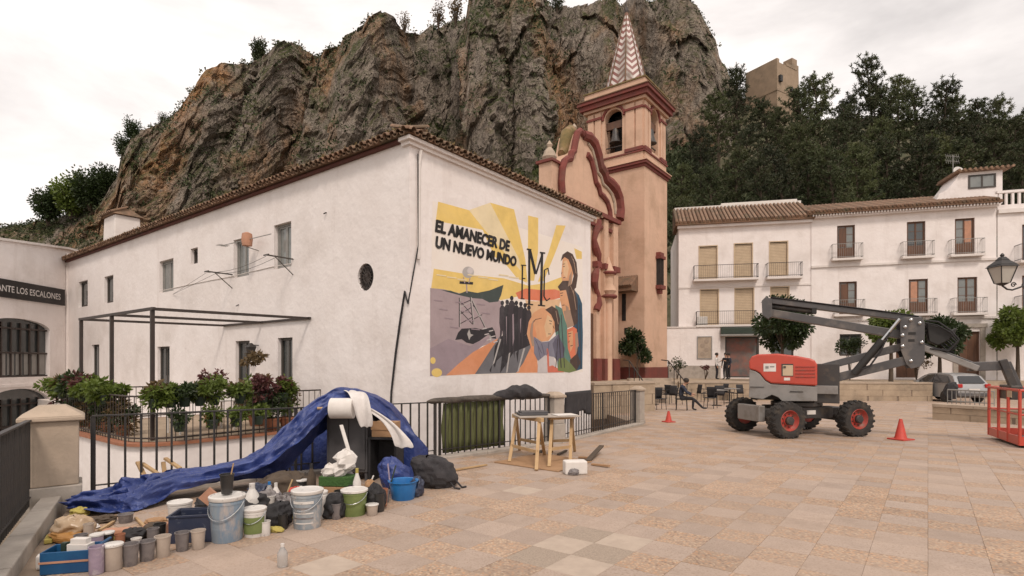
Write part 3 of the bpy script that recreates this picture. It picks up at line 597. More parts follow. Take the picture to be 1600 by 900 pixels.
for k,(x,y,b_,w_) in enumerate([(383,512,700,11),(403,508,780,12),(422,492,730,13),(441,512,735,12),(460,516,700,12),(477,522,690,11),(493,531,680,10)]):
    crowd.append(([(x-w_*.45,y+10),(x+w_*.45,y+10),(x+w_,y+22),(x+w_*1.15,y+80),(x+w_*.8,y+110),(x+w_*.9,b_-40),(x+w_*.5,b_),(x+w_*.15,b_-50),(x,b_-90),(x-w_*.3,b_-40),(x-w_*.7,b_+8),(x-w_*.9,b_-60),(x-w_*.8,y+110),(x-w_*1.15,y+80),(x-w_,y+22)], disc(x,y,7.5,10,12)))
coat('crowd_shade','coal',[(374,560),(400,545),(440,540),(500,555),(503,600),(478,645),(506,682),(468,700),(430,715),(402,760),(374,802),(382,730),(345,765),(352,690),(388,640),(372,600)])
for k,(pl,hd) in enumerate(crowd): coat('crowd_figure','coal' if k%2 else 'coal2',pl); coat('crowd_head','coal',hd)
coat('crowd_fold','plumd',[(424,560),(430,556),(432,660),(426,690)],[(456,580),(461,574),(458,640)],[(398,570),(402,566),(400,690)])
coat('path_streak','coal',[(345,765),(352,752),(362,742),(352,780)],[(395,730),(404,722),(398,782)],[(330,790),(340,770),(336,800)],[(440,720),(452,700),(446,760)])
coat('path_streak','greyl',[(372,660),(378,662),(350,760),(342,770)],[(410,720),(416,716),(404,800),(398,800)],[(470,700),(478,698),(450,796),(444,798)])
coat('blue_robe','robe',[(684,462),(700,480),(713,515),(716,640),(714,784),(690,792),(672,700),(676,560)])
coat('teal_robe','teal',[(602,520),(640,540),(655,640),(672,792),(612,792),(604,660)])
coat('woman_face','peach',[(633,325),(652,318),(672,340),(676,390),(668,440),(650,448),(632,432),(626,395),(630,360)]); coat('face_light','peachl',[(636,340),(650,335),(658,370),(650,410),(636,395)])
coat('woman_hair','brown',[(624,340),(632,312),(652,298),(674,310),(690,345),(695,400),(688,448),(674,462),(668,440),(678,400),(668,360),(656,332),(640,322)])
coat('second_face','peach',[(619,452),(640,445),(660,470),(664,540),(672,590),(652,612),(636,560),(622,500)]); coat('neck','tan',[(636,545),(664,540),(684,604),(652,616)])
coat('second_hair','brown',[(612,445),(632,420),(660,420),(680,450),(694,500),(696,590),(680,608),(668,560),(656,500),(646,458),(622,462)])
coat('third_face','coral',[(650,622),(676,610),(694,622),(698,690),(684,738),(668,746),(654,700)]); coat('face_light','peach',[(656,632),(674,626),(676,690),(664,715)]); coat('third_hair','brown',[(662,748),(694,718),(706,760),(690,792),(664,792)])
coat('worker_head','peach',[(484,640),(492,590),(512,552),(548,530),(584,545),(602,585),(600,632),(574,668),(545,672),(522,655),(518,700),(500,692)]); coat('worker_face','peachl',[(570,560),(592,580),(590,640),(566,655),(556,610)])
coat('worker_hair','brown',[(560,540),(588,524),(612,540),(622,580),(616,625),(602,635),(598,590),(584,560)])
coat('worker_arm','orange',[(494,600),(510,590),(524,640),(516,720),(500,700)])
coat('worker_shirt','shirt',[(512,650),(546,674),(576,670),(612,640),(642,700),(628,768),(596,735),(560,730),(530,752),(514,720)]); coat('shirt_shade','shirtd',[(590,680),(614,642),(642,700),(628,768),(604,745)])
coat('white_apron','pale',[(530,752),(560,728),(596,736),(606,780),(596,800),(528,801)]); coat('rose_cloth','rose',[(572,775),(590,770),(640,798),(572,800)],[(566,700),(574,700),(578,798),(570,798)])
coat('green_cloth','moss',[(612,792),(616,742),(640,738),(668,765),(690,792),(660,800)])
# brushed features: brows, eyes, mouths, folds
coat('face_line','brown',*[stroke(a,b,w_) for a,b,w_ in (((632,352),(642,350),2.5),((634,362),(641,361),3),((634,408),(643,406),3),((630,385),(627,392),2.5),((622,472),(634,470),3),((624,482),(632,481),3),((630,522),(640,520),3),((655,640),(668,637),3),((657,650),(665,648),3),((664,690),(674,687),3),((660,668),(657,676),2.5),((576,585),(588,588),3),((578,597),(586,599),3),((572,640),(584,640),3),((592,606),(597,618),2.5),((505,600),(520,580),3),((520,580),(545,575),2.5))])
coat('cloth_line','shirtd',*[stroke(a,b,w_) for a,b,w_ in (((520,665),(545,720),3),((545,680),(556,726),3),((575,675),(570,725),3),((530,690),(540,740),2.5),((600,660),(612,735),3))])
coat('cloth_line','coal2',*[stroke(a,b,w_) for a,b,w_ in (((612,560),(626,780),4),((626,560),(640,780),3),((690,490),(696,780),4),((703,520),(706,780),3),((612,660),(604,780),3))])
coat('skin_shade','tan',[(496,640),(502,600),(512,580),(508,640),(516,690),(506,690)],[(660,400),(670,380),(668,436),(654,444)],[(644,520),(656,530),(662,580),(650,575)],[(684,640),(694,632),(696,690),(686,728)])
coat('hair_light','tan',*[stroke(a,b,w_) for a,b,w_ in (((676,330),(688,390),2.5),((668,318),(682,350),2),((676,460),(688,540),2.5),((664,440),(680,480),2),((604,545),(614,600),2.5))])
coat('sky_brush','sunp',*[stroke((110+k*43,395+(k%3)*9),(150+k*43,400+(k%3)*9),5) for k in range(8)])
coat('field_brush','plumd',*[stroke((100+k*22,500+(k*37)%140),(135+k*22,504+(k*37)%140),4) for k in range(10)])
coat('field_brush','pale',*[stroke((300+k*9,620+(k*23)%60),(318+k*9,616+(k*23)%60),4) for k in range(6)])
# painted initials: tall narrow capitals
lt = []
for a,b,w_ in (((494,290),(494,515),9),((547,305),(543,522),10),((496,290),(520,392),11),((549,305),(522,392),7)): lt.append(stroke(a,b,w_))
lt += [stroke((480,516),(510,519),5), stroke((530,521),(560,524),5), stroke((484,289),(503,292),6), stroke((538,303),(560,306),6)]
lt += [stroke((466,355),(464,495),6), stroke((460,355),(482,357),4), stroke((464,410),(478,411),4), stroke((458,494),(474,495),4)]
lt += [stroke((557,375),(555,485),6), stroke((557,375),(572,368),4), stroke((572,368),(576,395),4), stroke((555,485),(566,503),5), stroke((566,503),(580,492),4)]
lay[0] += 1
for pl in lt:
    lay[0] += .12; m_ = MB(); m_.add([fm_(*mz(*q), -.002-.00007*lay[0]) for q in pl], [(0,1,2,3)]); m_.build('letter_stroke', PC['ink'], mural, fix=False)
x0, _ = mz(105,200); x1, _ = mz(410,260); z1 = mz(105,166)[1]; z0 = mz(105,217)[1]
fit_text('lettering', 'EL AMANECER DE', fm_, x0, x1, z0, z1, -.0125, PC['ink'], mural, .02, .04, .016)
x1 = mz(438,330)[0]; z1 = mz(105,234)[1]; z0 = mz(105,283)[1]
fit_text('lettering', 'UN NUEVO MUNDO', fm_, x0, x1, z0, z1, -.0125, PC['ink'], mural, .02, .04, .016)

# ================================================================== LEFT RESTAURANT BUILDING
J = HC + V*HL; LD = Vector((.06,-1,0)).normalized(); LNn = Vector((1,.06,0)).normalized()
J = Vector((J.x-.05, J.y, 0))
lbld = thing('restaurant_building', 'white building with black name board and arched dark windows at left edge', 'building', J, math.atan2(LD.y, LD.x))
# local x runs towards the viewer along the facade, local y towards +X side (outwards)
ax = Vector((math.cos(lbld.rotation_euler.z), math.sin(lbld.rotation_euler.z), 0)); ay = Vector((-ax.y, ax.x, 0))
fL = lambda x, z, d: (x, -d, z)
def LB(px, py): q = onplane(px, py, J, ay) - J; return q.dot(ax), q.z
wl = MB(); Lw = 9.0
def arch_hole(mb, x0, x1, z0, zs, zt, X0, X1, Z0, Z1, f, dep, n=14):
    pts = [(x0,z0)]+[((x0+x1)/2-(x1-x0)/2*math.cos(math.pi*k/n), zs+(zt-zs)*math.sin(math.pi*k/n)) for k in range(n+1)]+[(x1,z0)]
    quad = lambda a,b,c,d: mb.add([f(*a,0),f(*b,0),f(*c,0),f(*d,0)], [(0,1,2,3)])
    quad((X0,Z0),(x0,Z0),(x0,Z1),(X0,Z1)); quad((x1,Z0),(X1,Z0),(X1,Z1),(x1,Z1))
    if z0 > Z0+1e-6: quad((x0,Z0),(x1,Z0),(x1,z0),(x0,z0))
    a = pts[1:-1]
    for k in range(len(a)-1): quad(a[k], a[k+1], (a[k+1][0],Z1), (a[k][0],Z1))
    for k in range(len(pts)-1): mb.add([f(*pts[k],0),f(*pts[k+1],0),f(*pts[k+1],dep),f(*pts[k],dep)], [(0,1,2,3)])
    mb_ = [f(*pts[0],0), f(*pts[-1],0), f(*pts[-1],dep), f(*pts[0],dep)]; mb.add(mb_, [(0,1,2,3)]); return pts
ax1 = LB(78,540)[0]; apex = LB(36,500); axl = 2*apex[0]-ax1+.4; zs_ = LB(78,517)[1]; zb_ = LB(78,588)[1]
zmid = LB(78,600)[1]
ap1 = arch_hole(wl, ax1, axl, zb_, zs_, apex[1]+.05, -1, Lw, zmid, zs_+1.0, fL, .25)
zs2 = LB(76,628)[1]; zt2 = LB(36,607)[1]
ap2 = arch_hole(wl, ax1, axl, -2.0, zs2, zt2, -1, Lw, -2.6, zmid, fL, .25)
zt_ = 7.1; ztl = 6.45
wl.add([fL(-1,zs_+1.0,0), fL(Lw,zs_+1.0,0), fL(Lw,ztl-.3,0), fL(0,zt_,0), fL(-1,zt_,0)], [(0,1,2,3,4)])
wl.add([fL(-1,zt_,0), fL(0,zt_,0), fL(Lw,ztl-.3,0), fL(Lw,ztl-.3,6), fL(0,zt_,6), fL(-1,zt_,6)], [(0,1,2,3,4,5)])
wl.add([fL(Lw,-2.6,0), fL(Lw,-2.6,6), fL(Lw,ztl-.3,6), fL(Lw,ztl-.3,0)], [(0,1,2,3)])
wl.build('wall', W['plaster'], lbld, fix=False)
for ap in (ap1, ap2):
    m_ = MB(); m_.add([fL(a,b,.2) for a,b in ap], [tuple(range(len(ap)))]); wn = m_.build('arched_window', W['glass'], lbld, fix=False)
    xs_ = [a for a,_ in ap]; g = MB(); xa, xb = min(xs_), max(xs_); zb0 = ap[0][1]; top = max(b for _,b in ap)
    for k in range(1,7):
        x = xa+(xb-xa)*k/7; zt = zs_ if ap is ap1 else zs2; fbox(g, fL, x-.03, x+.03, zb0, zt+.25, .12, .18)
    for zz in (zb0+.03, (zb0+(zs_ if ap is ap1 else zs2))/2, (zs_ if ap is ap1 else zs2)): fbox(g, fL, xa, xb, zz-.035, zz+.035, .11, .17)
    g.build('window_frame', W['ironbrown'], wn)
    if ap is ap1:
        for k in range(8):
            a = xa+(xb-xa)*k/8; m_ = MB(); fbox(m_, fL, a+.05, a+(xb-xa)/8-.05, zb0+.1, zb0+1.1, .185, .195); m_.build('curtain', W['frameal'], wn)
sx0 = .2; sz1 = LB(101,453)[1]; sz0 = LB(101,478)[1]; sl = 6.6
sg = MB(); fbox(sg, fL, sx0, sl, sz0, sz1, -.09, -.005); sgo = sg.build('name_board', W['sign'], lbld, bevel=.01)
fx = lambda x, z, d: (sl-x, -d, z)
fit_text('lettering', 'RESTAURANTE LOS ESCALONES', fx, sl-5.3, sl-.5, sz0+.24, sz1-.25, -.096, W['signtext'], sgo, .01)
for (z0,z1) in ((zmid-.06,zmid+.06),): cm = MB(); fbox(cm, fL, -.2, Lw, z0, z1, -.04, .05); cm.build('string_course', W['plaster'], lbld)
tr = MB(); tr.add([fL(-1.1,zt_+.002,-.1), fL(-.05,zt_+.002,-.1), fL(Lw,ztl-.298,-.1), fL(Lw,ztl-.298,.3), fL(-1.1,zt_+.002,.3), fL(-1.1,zt_+.1,-.1), fL(-.05,zt_+.1,-.1), fL(Lw,ztl-.2,-.1), fL(Lw,ztl-.2,.3), fL(-1.1,zt_+.1,.3)], [(0,1,2,3,4),(9,8,7,6,5),(0,5,6,1),(1,6,7,2),(2,7,8,3),(3,8,9,4),(4,9,5,0)]); tr.build('parapet', W['plaster2'], lbld)
dp = MB(); dp.path([fL(.02,6.9,-.06), fL(.02,-2.5,-.06)], .05, 8); dp.build('downpipe', W['plaster2'], lbld)
# ================================================================== CHURCH
TN = Vector((207/F*36, 36, 0)); church = thing('church', 'salmon pink baroque church with red mouldings and tiled spire', 'church', TN, TH)
ft = lambda b: (lambda x, z, d: (d, x, z))          # left face of the tower: x along v, depth +u
f_left = lambda x, z, d: (d, x, z)
f_right = lambda x, z, d: (x, d, z)
def TLF(px, py): q = onplane(px, py, TN, U) - TN; return q.dot(V), q.z
def TRT(px, py): q = onplane(px, py, TN, V) - TN; return q.dot(U), q.z
A, B = 3.9, 4.4                                    # tower size along u (right face) and v (left face)
zc1 = 14.55; zc2 = 19.0; zp = 20.35
tw = MB(); tw.box(0, A, 0, B, -1, zc1); tower = tw.build('tower', W['church'], church)
def band(z0, z1, o_, key, parent, name='cornice', bev=.0):
    m_ = MB(); m_.box(-o_, A+o_, -o_, B+o_, z0, z1); return m_.build(name, W[key], parent, bevel=bev)
band(zc1-.02, zc1+.16, .08, 'churchred', tower); band(zc1+.16, zc1+.34, .2, 'churchred', tower); band(zc1+.34, zc1+.40, .26, 'church', tower, 'ledge')
band(-.9, 1.35, .06, 'churchred', tower, 'plinth')
# belfry with arched openings on four sides
bz0 = zc1+.4; ins = .12
bf = MB()
a0, a1 = TLF(971,230)[0]+.0, TLF(944,230)[0]; az0 = TLF(957,238)[1]; azt = TLF(957,170)[1]
for (f, L, m0, m1) in ((lambda x,z,d: (ins+d, x, z), B-ins, a0, a1), (lambda x,z,d: (x, ins+d, z), A-ins, A/2-.62, A/2+.62), (lambda x,z,d: (A-ins-d, x, z), B-ins, a0, a1), (lambda x,z,d: (x, B-ins-d, z), A-ins, A/2-.62, A/2+.62)):
    arch_hole(bf, m0, m1, az0, azt-.6, azt, ins, L, bz0, zc2, f, .5)
bf.add([(ins,ins,zc2),(A-ins,ins,zc2),(A-ins,B-ins,zc2),(ins,B-ins,zc2)], [(0,1,2,3)]); bf.add([(ins,ins,bz0+.3),(A-ins,ins,bz0+.3),(A-ins,B-ins,bz0+.3),(ins,B-ins,bz0+.3)], [(0,1,2,3)])
belf = bf.build('belfry', W['church'], church, fix=False)
ic = MB(); ic.box(1.35, A-1.35, 1.6, B-1.6, bz0+.35, zc2-.05); ic.build('shade_block', W['dark'], belf)  # near-black block standing in for the shade inside the belfry
# pilasters, arch mouldings, capitals
def pil(f, x0, x1, z0, z1, d):
    m_ = MB(); fbox(m_, f, x0, x1, z0, z1, -d, .02); m_.build('pilaster', W['church'], belf)
    m_ = MB(); fbox(m_, f, x0-.06, x1+.06, z1-.45, z1-.30, -d-.07, .02); m_.build('capital', W['churchred'], belf)
    m_ = MB(); fbox(m_, f, x0-.06, x1+.06, z0, z0+.22, -d-.07, .02); m_.build('pilaster_base', W['churchred'], belf)
fl2 = lambda x,z,d: (ins+d, x, z); fr2 = lambda x,z,d: (x, ins+d, z)
for (f, L, m0, m1) in ((fl2, B, a0, a1), (fr2, A, A/2-.62, A/2+.62)):
    for (x0,x1) in ((ins+.05,ins+.5),(ins+.62,m0-.28),(m1+.28,L-ins-.62),(L-ins-.5,L-ins-.05)):
        if x1-x0 > .12: pil(f, x0, x1, bz0+.75, zc2-.1, .09)
    m_ = MB(); c_ = (m0+m1)/2; r_ = (m1-m0)/2
    pts = [(c_-(r_+.16)*math.cos(math.pi*k/12), azt-.6+(.6+.2)*math.sin(math.pi*k/12)) for k in range(13)]
    m_.path([f(a,b,-.05) for a,b in pts], .09, 6); m_.build('arch_moulding', W['churchred'], belf)
    m_ = MB(); fbox(m_, f, ins, L-ins, bz0, bz0+.6, -.1, .01); m_.build('parapet', W['church'], belf)
    m_ = MB(); fbox(m_, f, ins-.12, L-ins+.12, bz0+.6, bz0+.7, -.18, .01); m_.build('parapet_ledge', W['churchred'], belf)
    # bell hung in the opening
    bl = MB(); bl.lathe([(.02,1.0),(.14,.98),(.2,.85),(.23,.5),(.3,.22),(.42,.0),(.40,-.02)], f(c_, az0+.75, .28), 18); b_o = bl.build('bell', W['liftdark'], belf, smooth=True)
    yk = MB(); yk.bar(f(m0,az0+1.95,.28), f(m1,az0+1.95,.28), .2, .5); yk.build('yoke', W['woodbrown'], b_o); yk = MB(); yk.bar(f(m0,az0+.45,.2), f(m1,az0+.45,.2), .06, .06); yk.build('guard_bar', W['ironbrown'], b_o)
band(zc2, zc2+.18, .1, 'church', church, 'frieze'); band(zc2+.18, zc2+.5, .3, 'churchred', church, 'cornice'); band(zc2+.5, zc2+.72, .44, 'churchred', church, 'cornice')
band(zc2+.72, zc2+.78, .5, 'tile', church, 'cornice_tiles')
pr = MB(); pr.box(-.05, A+.05, -.05, B+.05, zc2+.78, zp); pr.build('attic', W['church'], church)
pr = MB(); pr.box(-.12, A+.12, -.12, B+.12, zp, zp+.09); pr.build('attic_ledge', W['moss'], church)
# spire with zigzag tiles
def zig_mat():
    m = bpy.data.materials.new('zigzag_tiles'); m.use_nodes = True; n = m.node_tree; N = n.nodes.new; l = n.links.new; b = n.nodes['Principled BSDF']
    uv = N('ShaderNodeUVMap'); sp = N('ShaderNodeSeparateXYZ'); l(uv.outputs[0], sp.inputs[0])
    def math_(op, a, bb):
        x = N('ShaderNodeMath'); x.operation = op
        for k, val in ((0,a),(1,bb)):
            if hasattr(val,'links'): l(val, x.inputs[k])
            else: x.inputs[k].default_value = val
        return x.outputs[0]
    tri = math_('PINGPONG', sp.outputs[0], .5); t = math_('ADD', math_('MULTIPLY', sp.outputs[1], 13.0), math_('MULTIPLY', tri, 2.2))
    st = math_('GREATER_THAN', math_('FRACT', t, 0), .5)
    mx_ = N('ShaderNodeMix'); mx_.data_type = 'RGBA'; mx_.inputs[6].default_value = (.20,.07,.055,1); mx_.inputs[7].default_value = (.56,.50,.46,1); l(st, mx_.inputs[0])
    nz_ = N('ShaderNodeTexNoise'); nz_.inputs['Scale'].default_value = 3; mr = N('ShaderNodeMapRange'); mr.inputs[1].default_value = .5; mr.inputs[2].default_value = .75; l(nz_.outputs[0], mr.inputs[0])
    m2 = N('ShaderNodeMix'); m2.data_type = 'RGBA'; m2.inputs[7].default_value = (.13,.09,.06,1); l(mx_.outputs[2], m2.inputs[6]); l(mr.outputs[0], m2.inputs[0]); l(m2.outputs[2], b.inputs['Base Color']); b.inputs['Roughness'].default_value = .35
    return m
cx, cy = A/2, B/2; sr = 1.62; zt = 26.6
me = bpy.data.meshes.new('spire'); vs_ = []; fs_ = []; uvs = []; n8 = 8
lev = [(sr,zp+.05),(sr*.93,zp+.5),(.05,zt)]
for li in range(len(lev)-1):
    for k in range(n8):
        t0, t1 = 2*math.pi*(k+.5)/n8, 2*math.pi*(k+1.5)/n8; b_ = len(vs_)
        (r0,z0),(r1,z1) = lev[li], lev[li+1]
        vs_ += [(cx+r0*math.cos(t0),cy+r0*math.sin(t0),z0),(cx+r0*math.cos(t1),cy+r0*math.sin(t1),z0),(cx+r1*math.cos(t1),cy+r1*math.sin(t1),z1),(cx+r1*math.cos(t0),cy+r1*math.sin(t0),z1)]; fs_.append((b_,b_+1,b_+2,b_+3))
        v0, v1 = (z0-zp)/(zt-zp), (z1-zp)/(zt-zp); uvs += [(0,v0),(1,v0),(.5+.5*r1/sr,v1),(.5-.5*r1/sr,v1)]
me.from_pydata(vs_, [], fs_); u_ = me.uv_layers.new(name='UVMap')
for i, q in enumerate(uvs): u_.data[i].uv = q
me.materials.append(zig_mat()); sp_ = bpy.data.objects.new('spire', me); C.objects.link(sp_); sp_.parent = church
fn = MB(); fn.lathe([(.1,0),(.16,.15),(.09,.35),(.03,.5),(.02,1.0)], (cx,cy,zt-.3), 10); fn.build('finial', W['ironbrown'], sp_, smooth=True)
hi = MB()
for k in range(n8):
    t = 2*math.pi*(k+.5)/n8; hi.tube((cx+sr*.94*math.cos(t),cy+sr*.94*math.sin(t),zp+.5),(cx+.04*math.cos(t),cy+.04*math.sin(t),zt),.055,.03,6)
hi.build('hip_tiles', W['tile'], sp_)
# details on the shaft
x_, z_ = TRT(1028,425); nb = MB(); fbox(nb, f_right, x_-.28, x_+.28, z_-.95, z_+.85, -.28, 0); nbo = nb.build('barred_window', W['dark'], tower)
nb = MB()
for k in range(6): xx = x_-.26+.104*k; nb.bar(f_right(xx,z_-.95,-.30), f_right(xx,z_+.85,-.30), .025, .025)
nb.build('window_bars', W['ironbrown'], nbo)
nb = MB(); fbox(nb, f_right, x_-.42, x_+.42, z_+.85, z_+1.05, -.4, 0); fbox(nb, f_right, x_-.34, x_+.34, z_+1.05, z_+1.3, -.3, 0); nb.build('window_head', W['churchred'], nbo); nb = MB(); fbox(nb, f_right, x_-.42, x_+.42, z_-1.2, z_-.95, -.4, 0); fbox(nb, f_right, x_-.22, x_+.22, z_-1.5, z_-1.2, -.25, 0); nb.build('window_corbel', W['churchred'], nbo)
x_, z_ = TLF(975,480); sl_ = MB(); fbox(sl_, f_left, x_-.14, x_+.14, z_-.9, z_+.9, -.03, 0); sl_.build('slit_window', W['dark'], tower)
x_, z_ = TLF(978,517); sl_ = MB(); fbox(sl_, f_left, x_-.1, x_+.1, z_-.2, z_+.2, -.03, 0); sl_.build('slit_window', W['dark'], tower)
# pentice roof on the left face
x0, z0 = TLF(997,452); x1, z1 = TLF(964,446); pz = (z0+z1)/2-.1
pt_ = MB(); pt_.add([f_left(x0,pz,-1.0),f_left(x1,pz,-1.0),f_left(x1,pz+.75,0),f_left(x0,pz+.75,0),f_left(x0,pz-.25,-1.0),f_left(x1,pz-.25,-1.0),f_left(x1,pz-.25,0),f_left(x0,pz-.25,0)], [(0,1,2,3),(0,4,5,1),(4,7,6,5),(1,5,6,2),(0,3,7,4)]); pto = pt_.build('pentice_roof', W['tile'], tower)
for k in range(9):
    x = x0+(x1-x0)*(k+.5)/9; m_ = MB(); m_.tube(f_left(x,pz+.04,-1.08), f_left(x,pz+.79,-.02), .1, n=7); m_.build('roof_tile', W['tile'], pto)
# west front with its scrolled gable, in a plane 1.3 m behind the tower's corner
FV = 1.3; fo = TN + V*FV
def FC(px, py): q = onplane(px, py, fo, V) - fo; return q.dot(U), q.z       # x (negative towards the viewer), z
ff = lambda x, z, d: (x, FV+d, z)
half = [FC(*q) for q in ((910,211),(919,214),(927,225),(933,244),(937,261),(943,269),(946,280),(953,286),(961,296),(966,310),(968,328),(966,343))]
axx = half[0][0]; zsh = half[-1][1]; LS = .48
mirr = lambda x: axx-(x-axx)*LS
outl = half + [(mirr(x), z) for x, z in half[::-1][:-1]]
xl = mirr(half[-1][0])
gb = MB(); body = [(half[-1][0]-.35, zsh)] ; 
gpoly = half + [(half[-1][0]-.3, zsh-.25)] + [(xl+.3, zsh-.25)] + [(mirr(x), z) for x, z in half[::-1]][:-1]
gb.prism(gpoly, ff, 0, 1.2); gable = gb.build('gable', W['church'], church)
fw = MB(); fbox(fw, ff, xl+.3, half[-1][0]-.35, -1, zsh-.24, 0.02, 1.2); front = fw.build('west_front', W['church'], church)
mo = MB(); hp = [ff(x, z, -.02) for x, z in half]; mo.path(hp, [.28,.32,.36,.36,.32,.30,.30,.34,.36,.36,.36,.38], 8); mo.build('scroll_moulding', W['churchred'], gable)
mo = MB(); mo.path([ff(mirr(x), z, -.02) for x, z in half], .2, 8); mo.build('scroll_moulding', W['churchred'], gable)
inr = [(axx+(x-axx)*.72, z-.75) for k,(x,z) in enumerate(half)]
mo = MB(); mo.path([ff(axx+(x-axx)*.86, z-.42, -.02) for x, z in half[1:11]], .10, 7); mo.build('inner_moulding', W['stone'], gable)
mo = MB(); mo.path([ff(x, z-.35, -.02) for x, z in inr[1:11]], .2, 7); mo.build('inner_moulding', W['churchred'], gable)
ms = MB(); ms.path([ff(x, z+.1, .65) for x, z in ([(mirr(q[0]),q[1]) for q in half[5:0:-1]]+half[:5])], [.25,.3,.36,.4,.42,.42,.4,.36,.3,.25], 10); ms.build('mossy_coping', W['moss'], gable, smooth=True)
for (px, py, hh) in ((873,268,1.5),(911,222,.5)):
    x, z = FC(px, py); q = ff(x, z-.4, .6); pn = MB(); pn.frus((q[0],q[1],q[2]-4), .42,.42,.42,.42,hh*.6+4); pn.frus((q[0],q[1],q[2]+hh*.6), .55,.55,.55,.55,.14,1); pn.lathe([(.3,0),(.42,.25),(.3,.55),(.12,.8),(.18,.95),(.02,1.2)], (q[0],q[1],q[2]+hh*.6+.14), 10, 2)
    pn.build('pinnacle', [W['church'], W['churchred'], W['stone']], gable)
# pilasters, string courses, doorway of the front
xr = half[-1][0]-.35
for (x0,x1) in ((xr-.75,xr-.1),(xr-2.0,xr-1.45),(axx+1.3,axx+1.7)):
    m_ = MB(); fbox(m_, ff, x0, x1, -.5, zsh-.5, -.22, .03); m_.build('pilaster', W['church'], front)
    m_ = MB(); fbox(m_, ff, x0-.1, x1+.1, -.5, 1.9, -.32, .03); m_.build('pilaster_base', W['churchred'], front)
    m_ = MB(); fbox(m_, ff, x0-.08, x1+.08, 7.4, 7.75, -.34, .03); m_.build('capital', W['churchred'], front)
cc = MB(); fbox(cc, ff, xl, xr+.1, zsh-.45, zsh-.2, -.35, .03); cc.build('string_course', W['churchred'], front)
cc = MB(); fbox(cc, ff, xl, xr+.1, zsh-1.1, zsh-.9, -.15, .03); cc.build('string_course', W['churchred'], front)
# column with lantern niche and the door
qx = FC(945,440)[0]; ni = MB(); q = ff(qx, 0, -.25)
ni.lathe([(.24,.5),(.24,5.6),(.34,5.7),(.34,5.9),(.5,6.1),(.42,6.3),(.3,6.5),(.3,7.0),(.45,7.15),(.28,7.5),(.05,8.2)], (q[0],q[1],0), 12); ni.build('engaged_column', W['church'], front, smooth=True)
ni = MB(); ni.lathe([(.5,5.65),(.56,5.75),(.5,5.85)], (q[0],q[1],0), 12); ni.lathe([(.46,7.1),(.52,7.2),(.46,7.3)], (q[0],q[1],0), 12); ni.build('column_ring', W['churchred'], front, smooth=True)
dr = MB(); fbox(dr, ff, axx-1.2, axx+1.2, .5, 4.6, -.06, .02); dr.build('church_door', W['woodbrown'], front)
wv = MB()                                   # wavy red border of the portal
wv.path([ff(axx+1.35+.25*math.sin(k*1.1), 4.8+k*.42, -.2) for k in range(14)], [.2+.06*math.sin(k*1.7) for k in range(14)], 8); wv.build('portal_moulding', W['churchred'], front)
wv = MB(); wv.path([ff(axx-1.35-.25*math.sin(k*1.1), 4.8+k*.42, -.2) for k in range(14)], [.2+.06*math.sin(k*1.7) for k in range(14)], 8); wv.build('portal_moulding', W['churchred'], front)
# nave with tiled roof behind the front
nv = MB(); nx0, nx1 = xl+.5, xr-.5; nz = zsh-1.2
nv.add([(nx0,FV+1.2,-1),(nx1,FV+1.2,-1),(nx1,FV+26,-1),(nx0,FV+26,-1),(nx0,FV+1.2,nz),(nx1,FV+1.2,nz),(nx1,FV+26,nz),(nx0,FV+26,nz)], [(0,1,5,4),(1,2,6,5),(2,3,7,6),(3,0,4,7)]); nv.build('nave', W['church'], church)
nr = MB(); nr.add([(nx0-.4,FV+1.2,nz-.1),(nx1+.4,FV+1.2,nz-.1),(nx1+.4,FV+26,nz-.1),(nx0-.4,FV+26,nz-.1),(axx,FV+1.2,nz+2.6),(axx,FV+26,nz+2.6)], [(0,4,5,3),(1,2,5,4),(0,1,4),(2,3,5)]); nro = nr.build('nave_roof', W['tile'], church)
rr = MB()
for k in range(100): y = FV+1.3+k*.247; rr.tube((nx0-.45,y,nz-.08),(axx,y,nz+2.66),.085,n=5)
tag(rr.build('roof_tile_rows', W['tile2'], nro), kind='stuff')
rr = MB(); rr.tube((axx,FV+1.2,nz+2.68),(axx,FV+26,nz+2.68),.14,n=7); rr.build('ridge_tiles', W['plaster2'], nro)
# ================================================================== ROCK MASSIF, HILLSIDE, PINES, CASTLE
def perlin(p, seed=0):
    p = np.asarray(p, float); i = np.floor(p).astype(np.int64); f = p-i; u = f*f*f*(f*(f*6-15)+10)
    def grad(di):
        q = i+di; hsh = (q[...,0]*374761393+q[...,1]*668265263+q[...,2]*2147483647+seed*1274126177) & 0xffffffff
        hsh = ((hsh ^ (hsh >> 13))*1274126177) & 0xffffffff; hsh = hsh ^ (hsh >> 16)
        gx = ((hsh & 255)/127.5-1); gy = (((hsh >> 8) & 255)/127.5-1); gz_ = (((hsh >> 16) & 255)/127.5-1)
        d = f-di; return gx*d[...,0]+gy*d[...,1]+gz_*d[...,2]
    r = 0
    for a in (0,1):
        for b in (0,1):
            for c in (0,1):
                wgt = (u[...,0] if a else 1-u[...,0])*(u[...,1] if b else 1-u[...,1])*(u[...,2] if c else 1-u[...,2]); r = r + wgt*grad(np.array([a,b,c]))
    return r
def fbm(p, o=4, seed=0, ridge=False):
    a, s, r = 1.0, 1.0, 0
    for k in range(o):
        v = perlin(p*s, seed+k*17); r = r+a*((1-2*np.abs(v)) if ridge else v); a *= .5; s *= 2.07
    return r
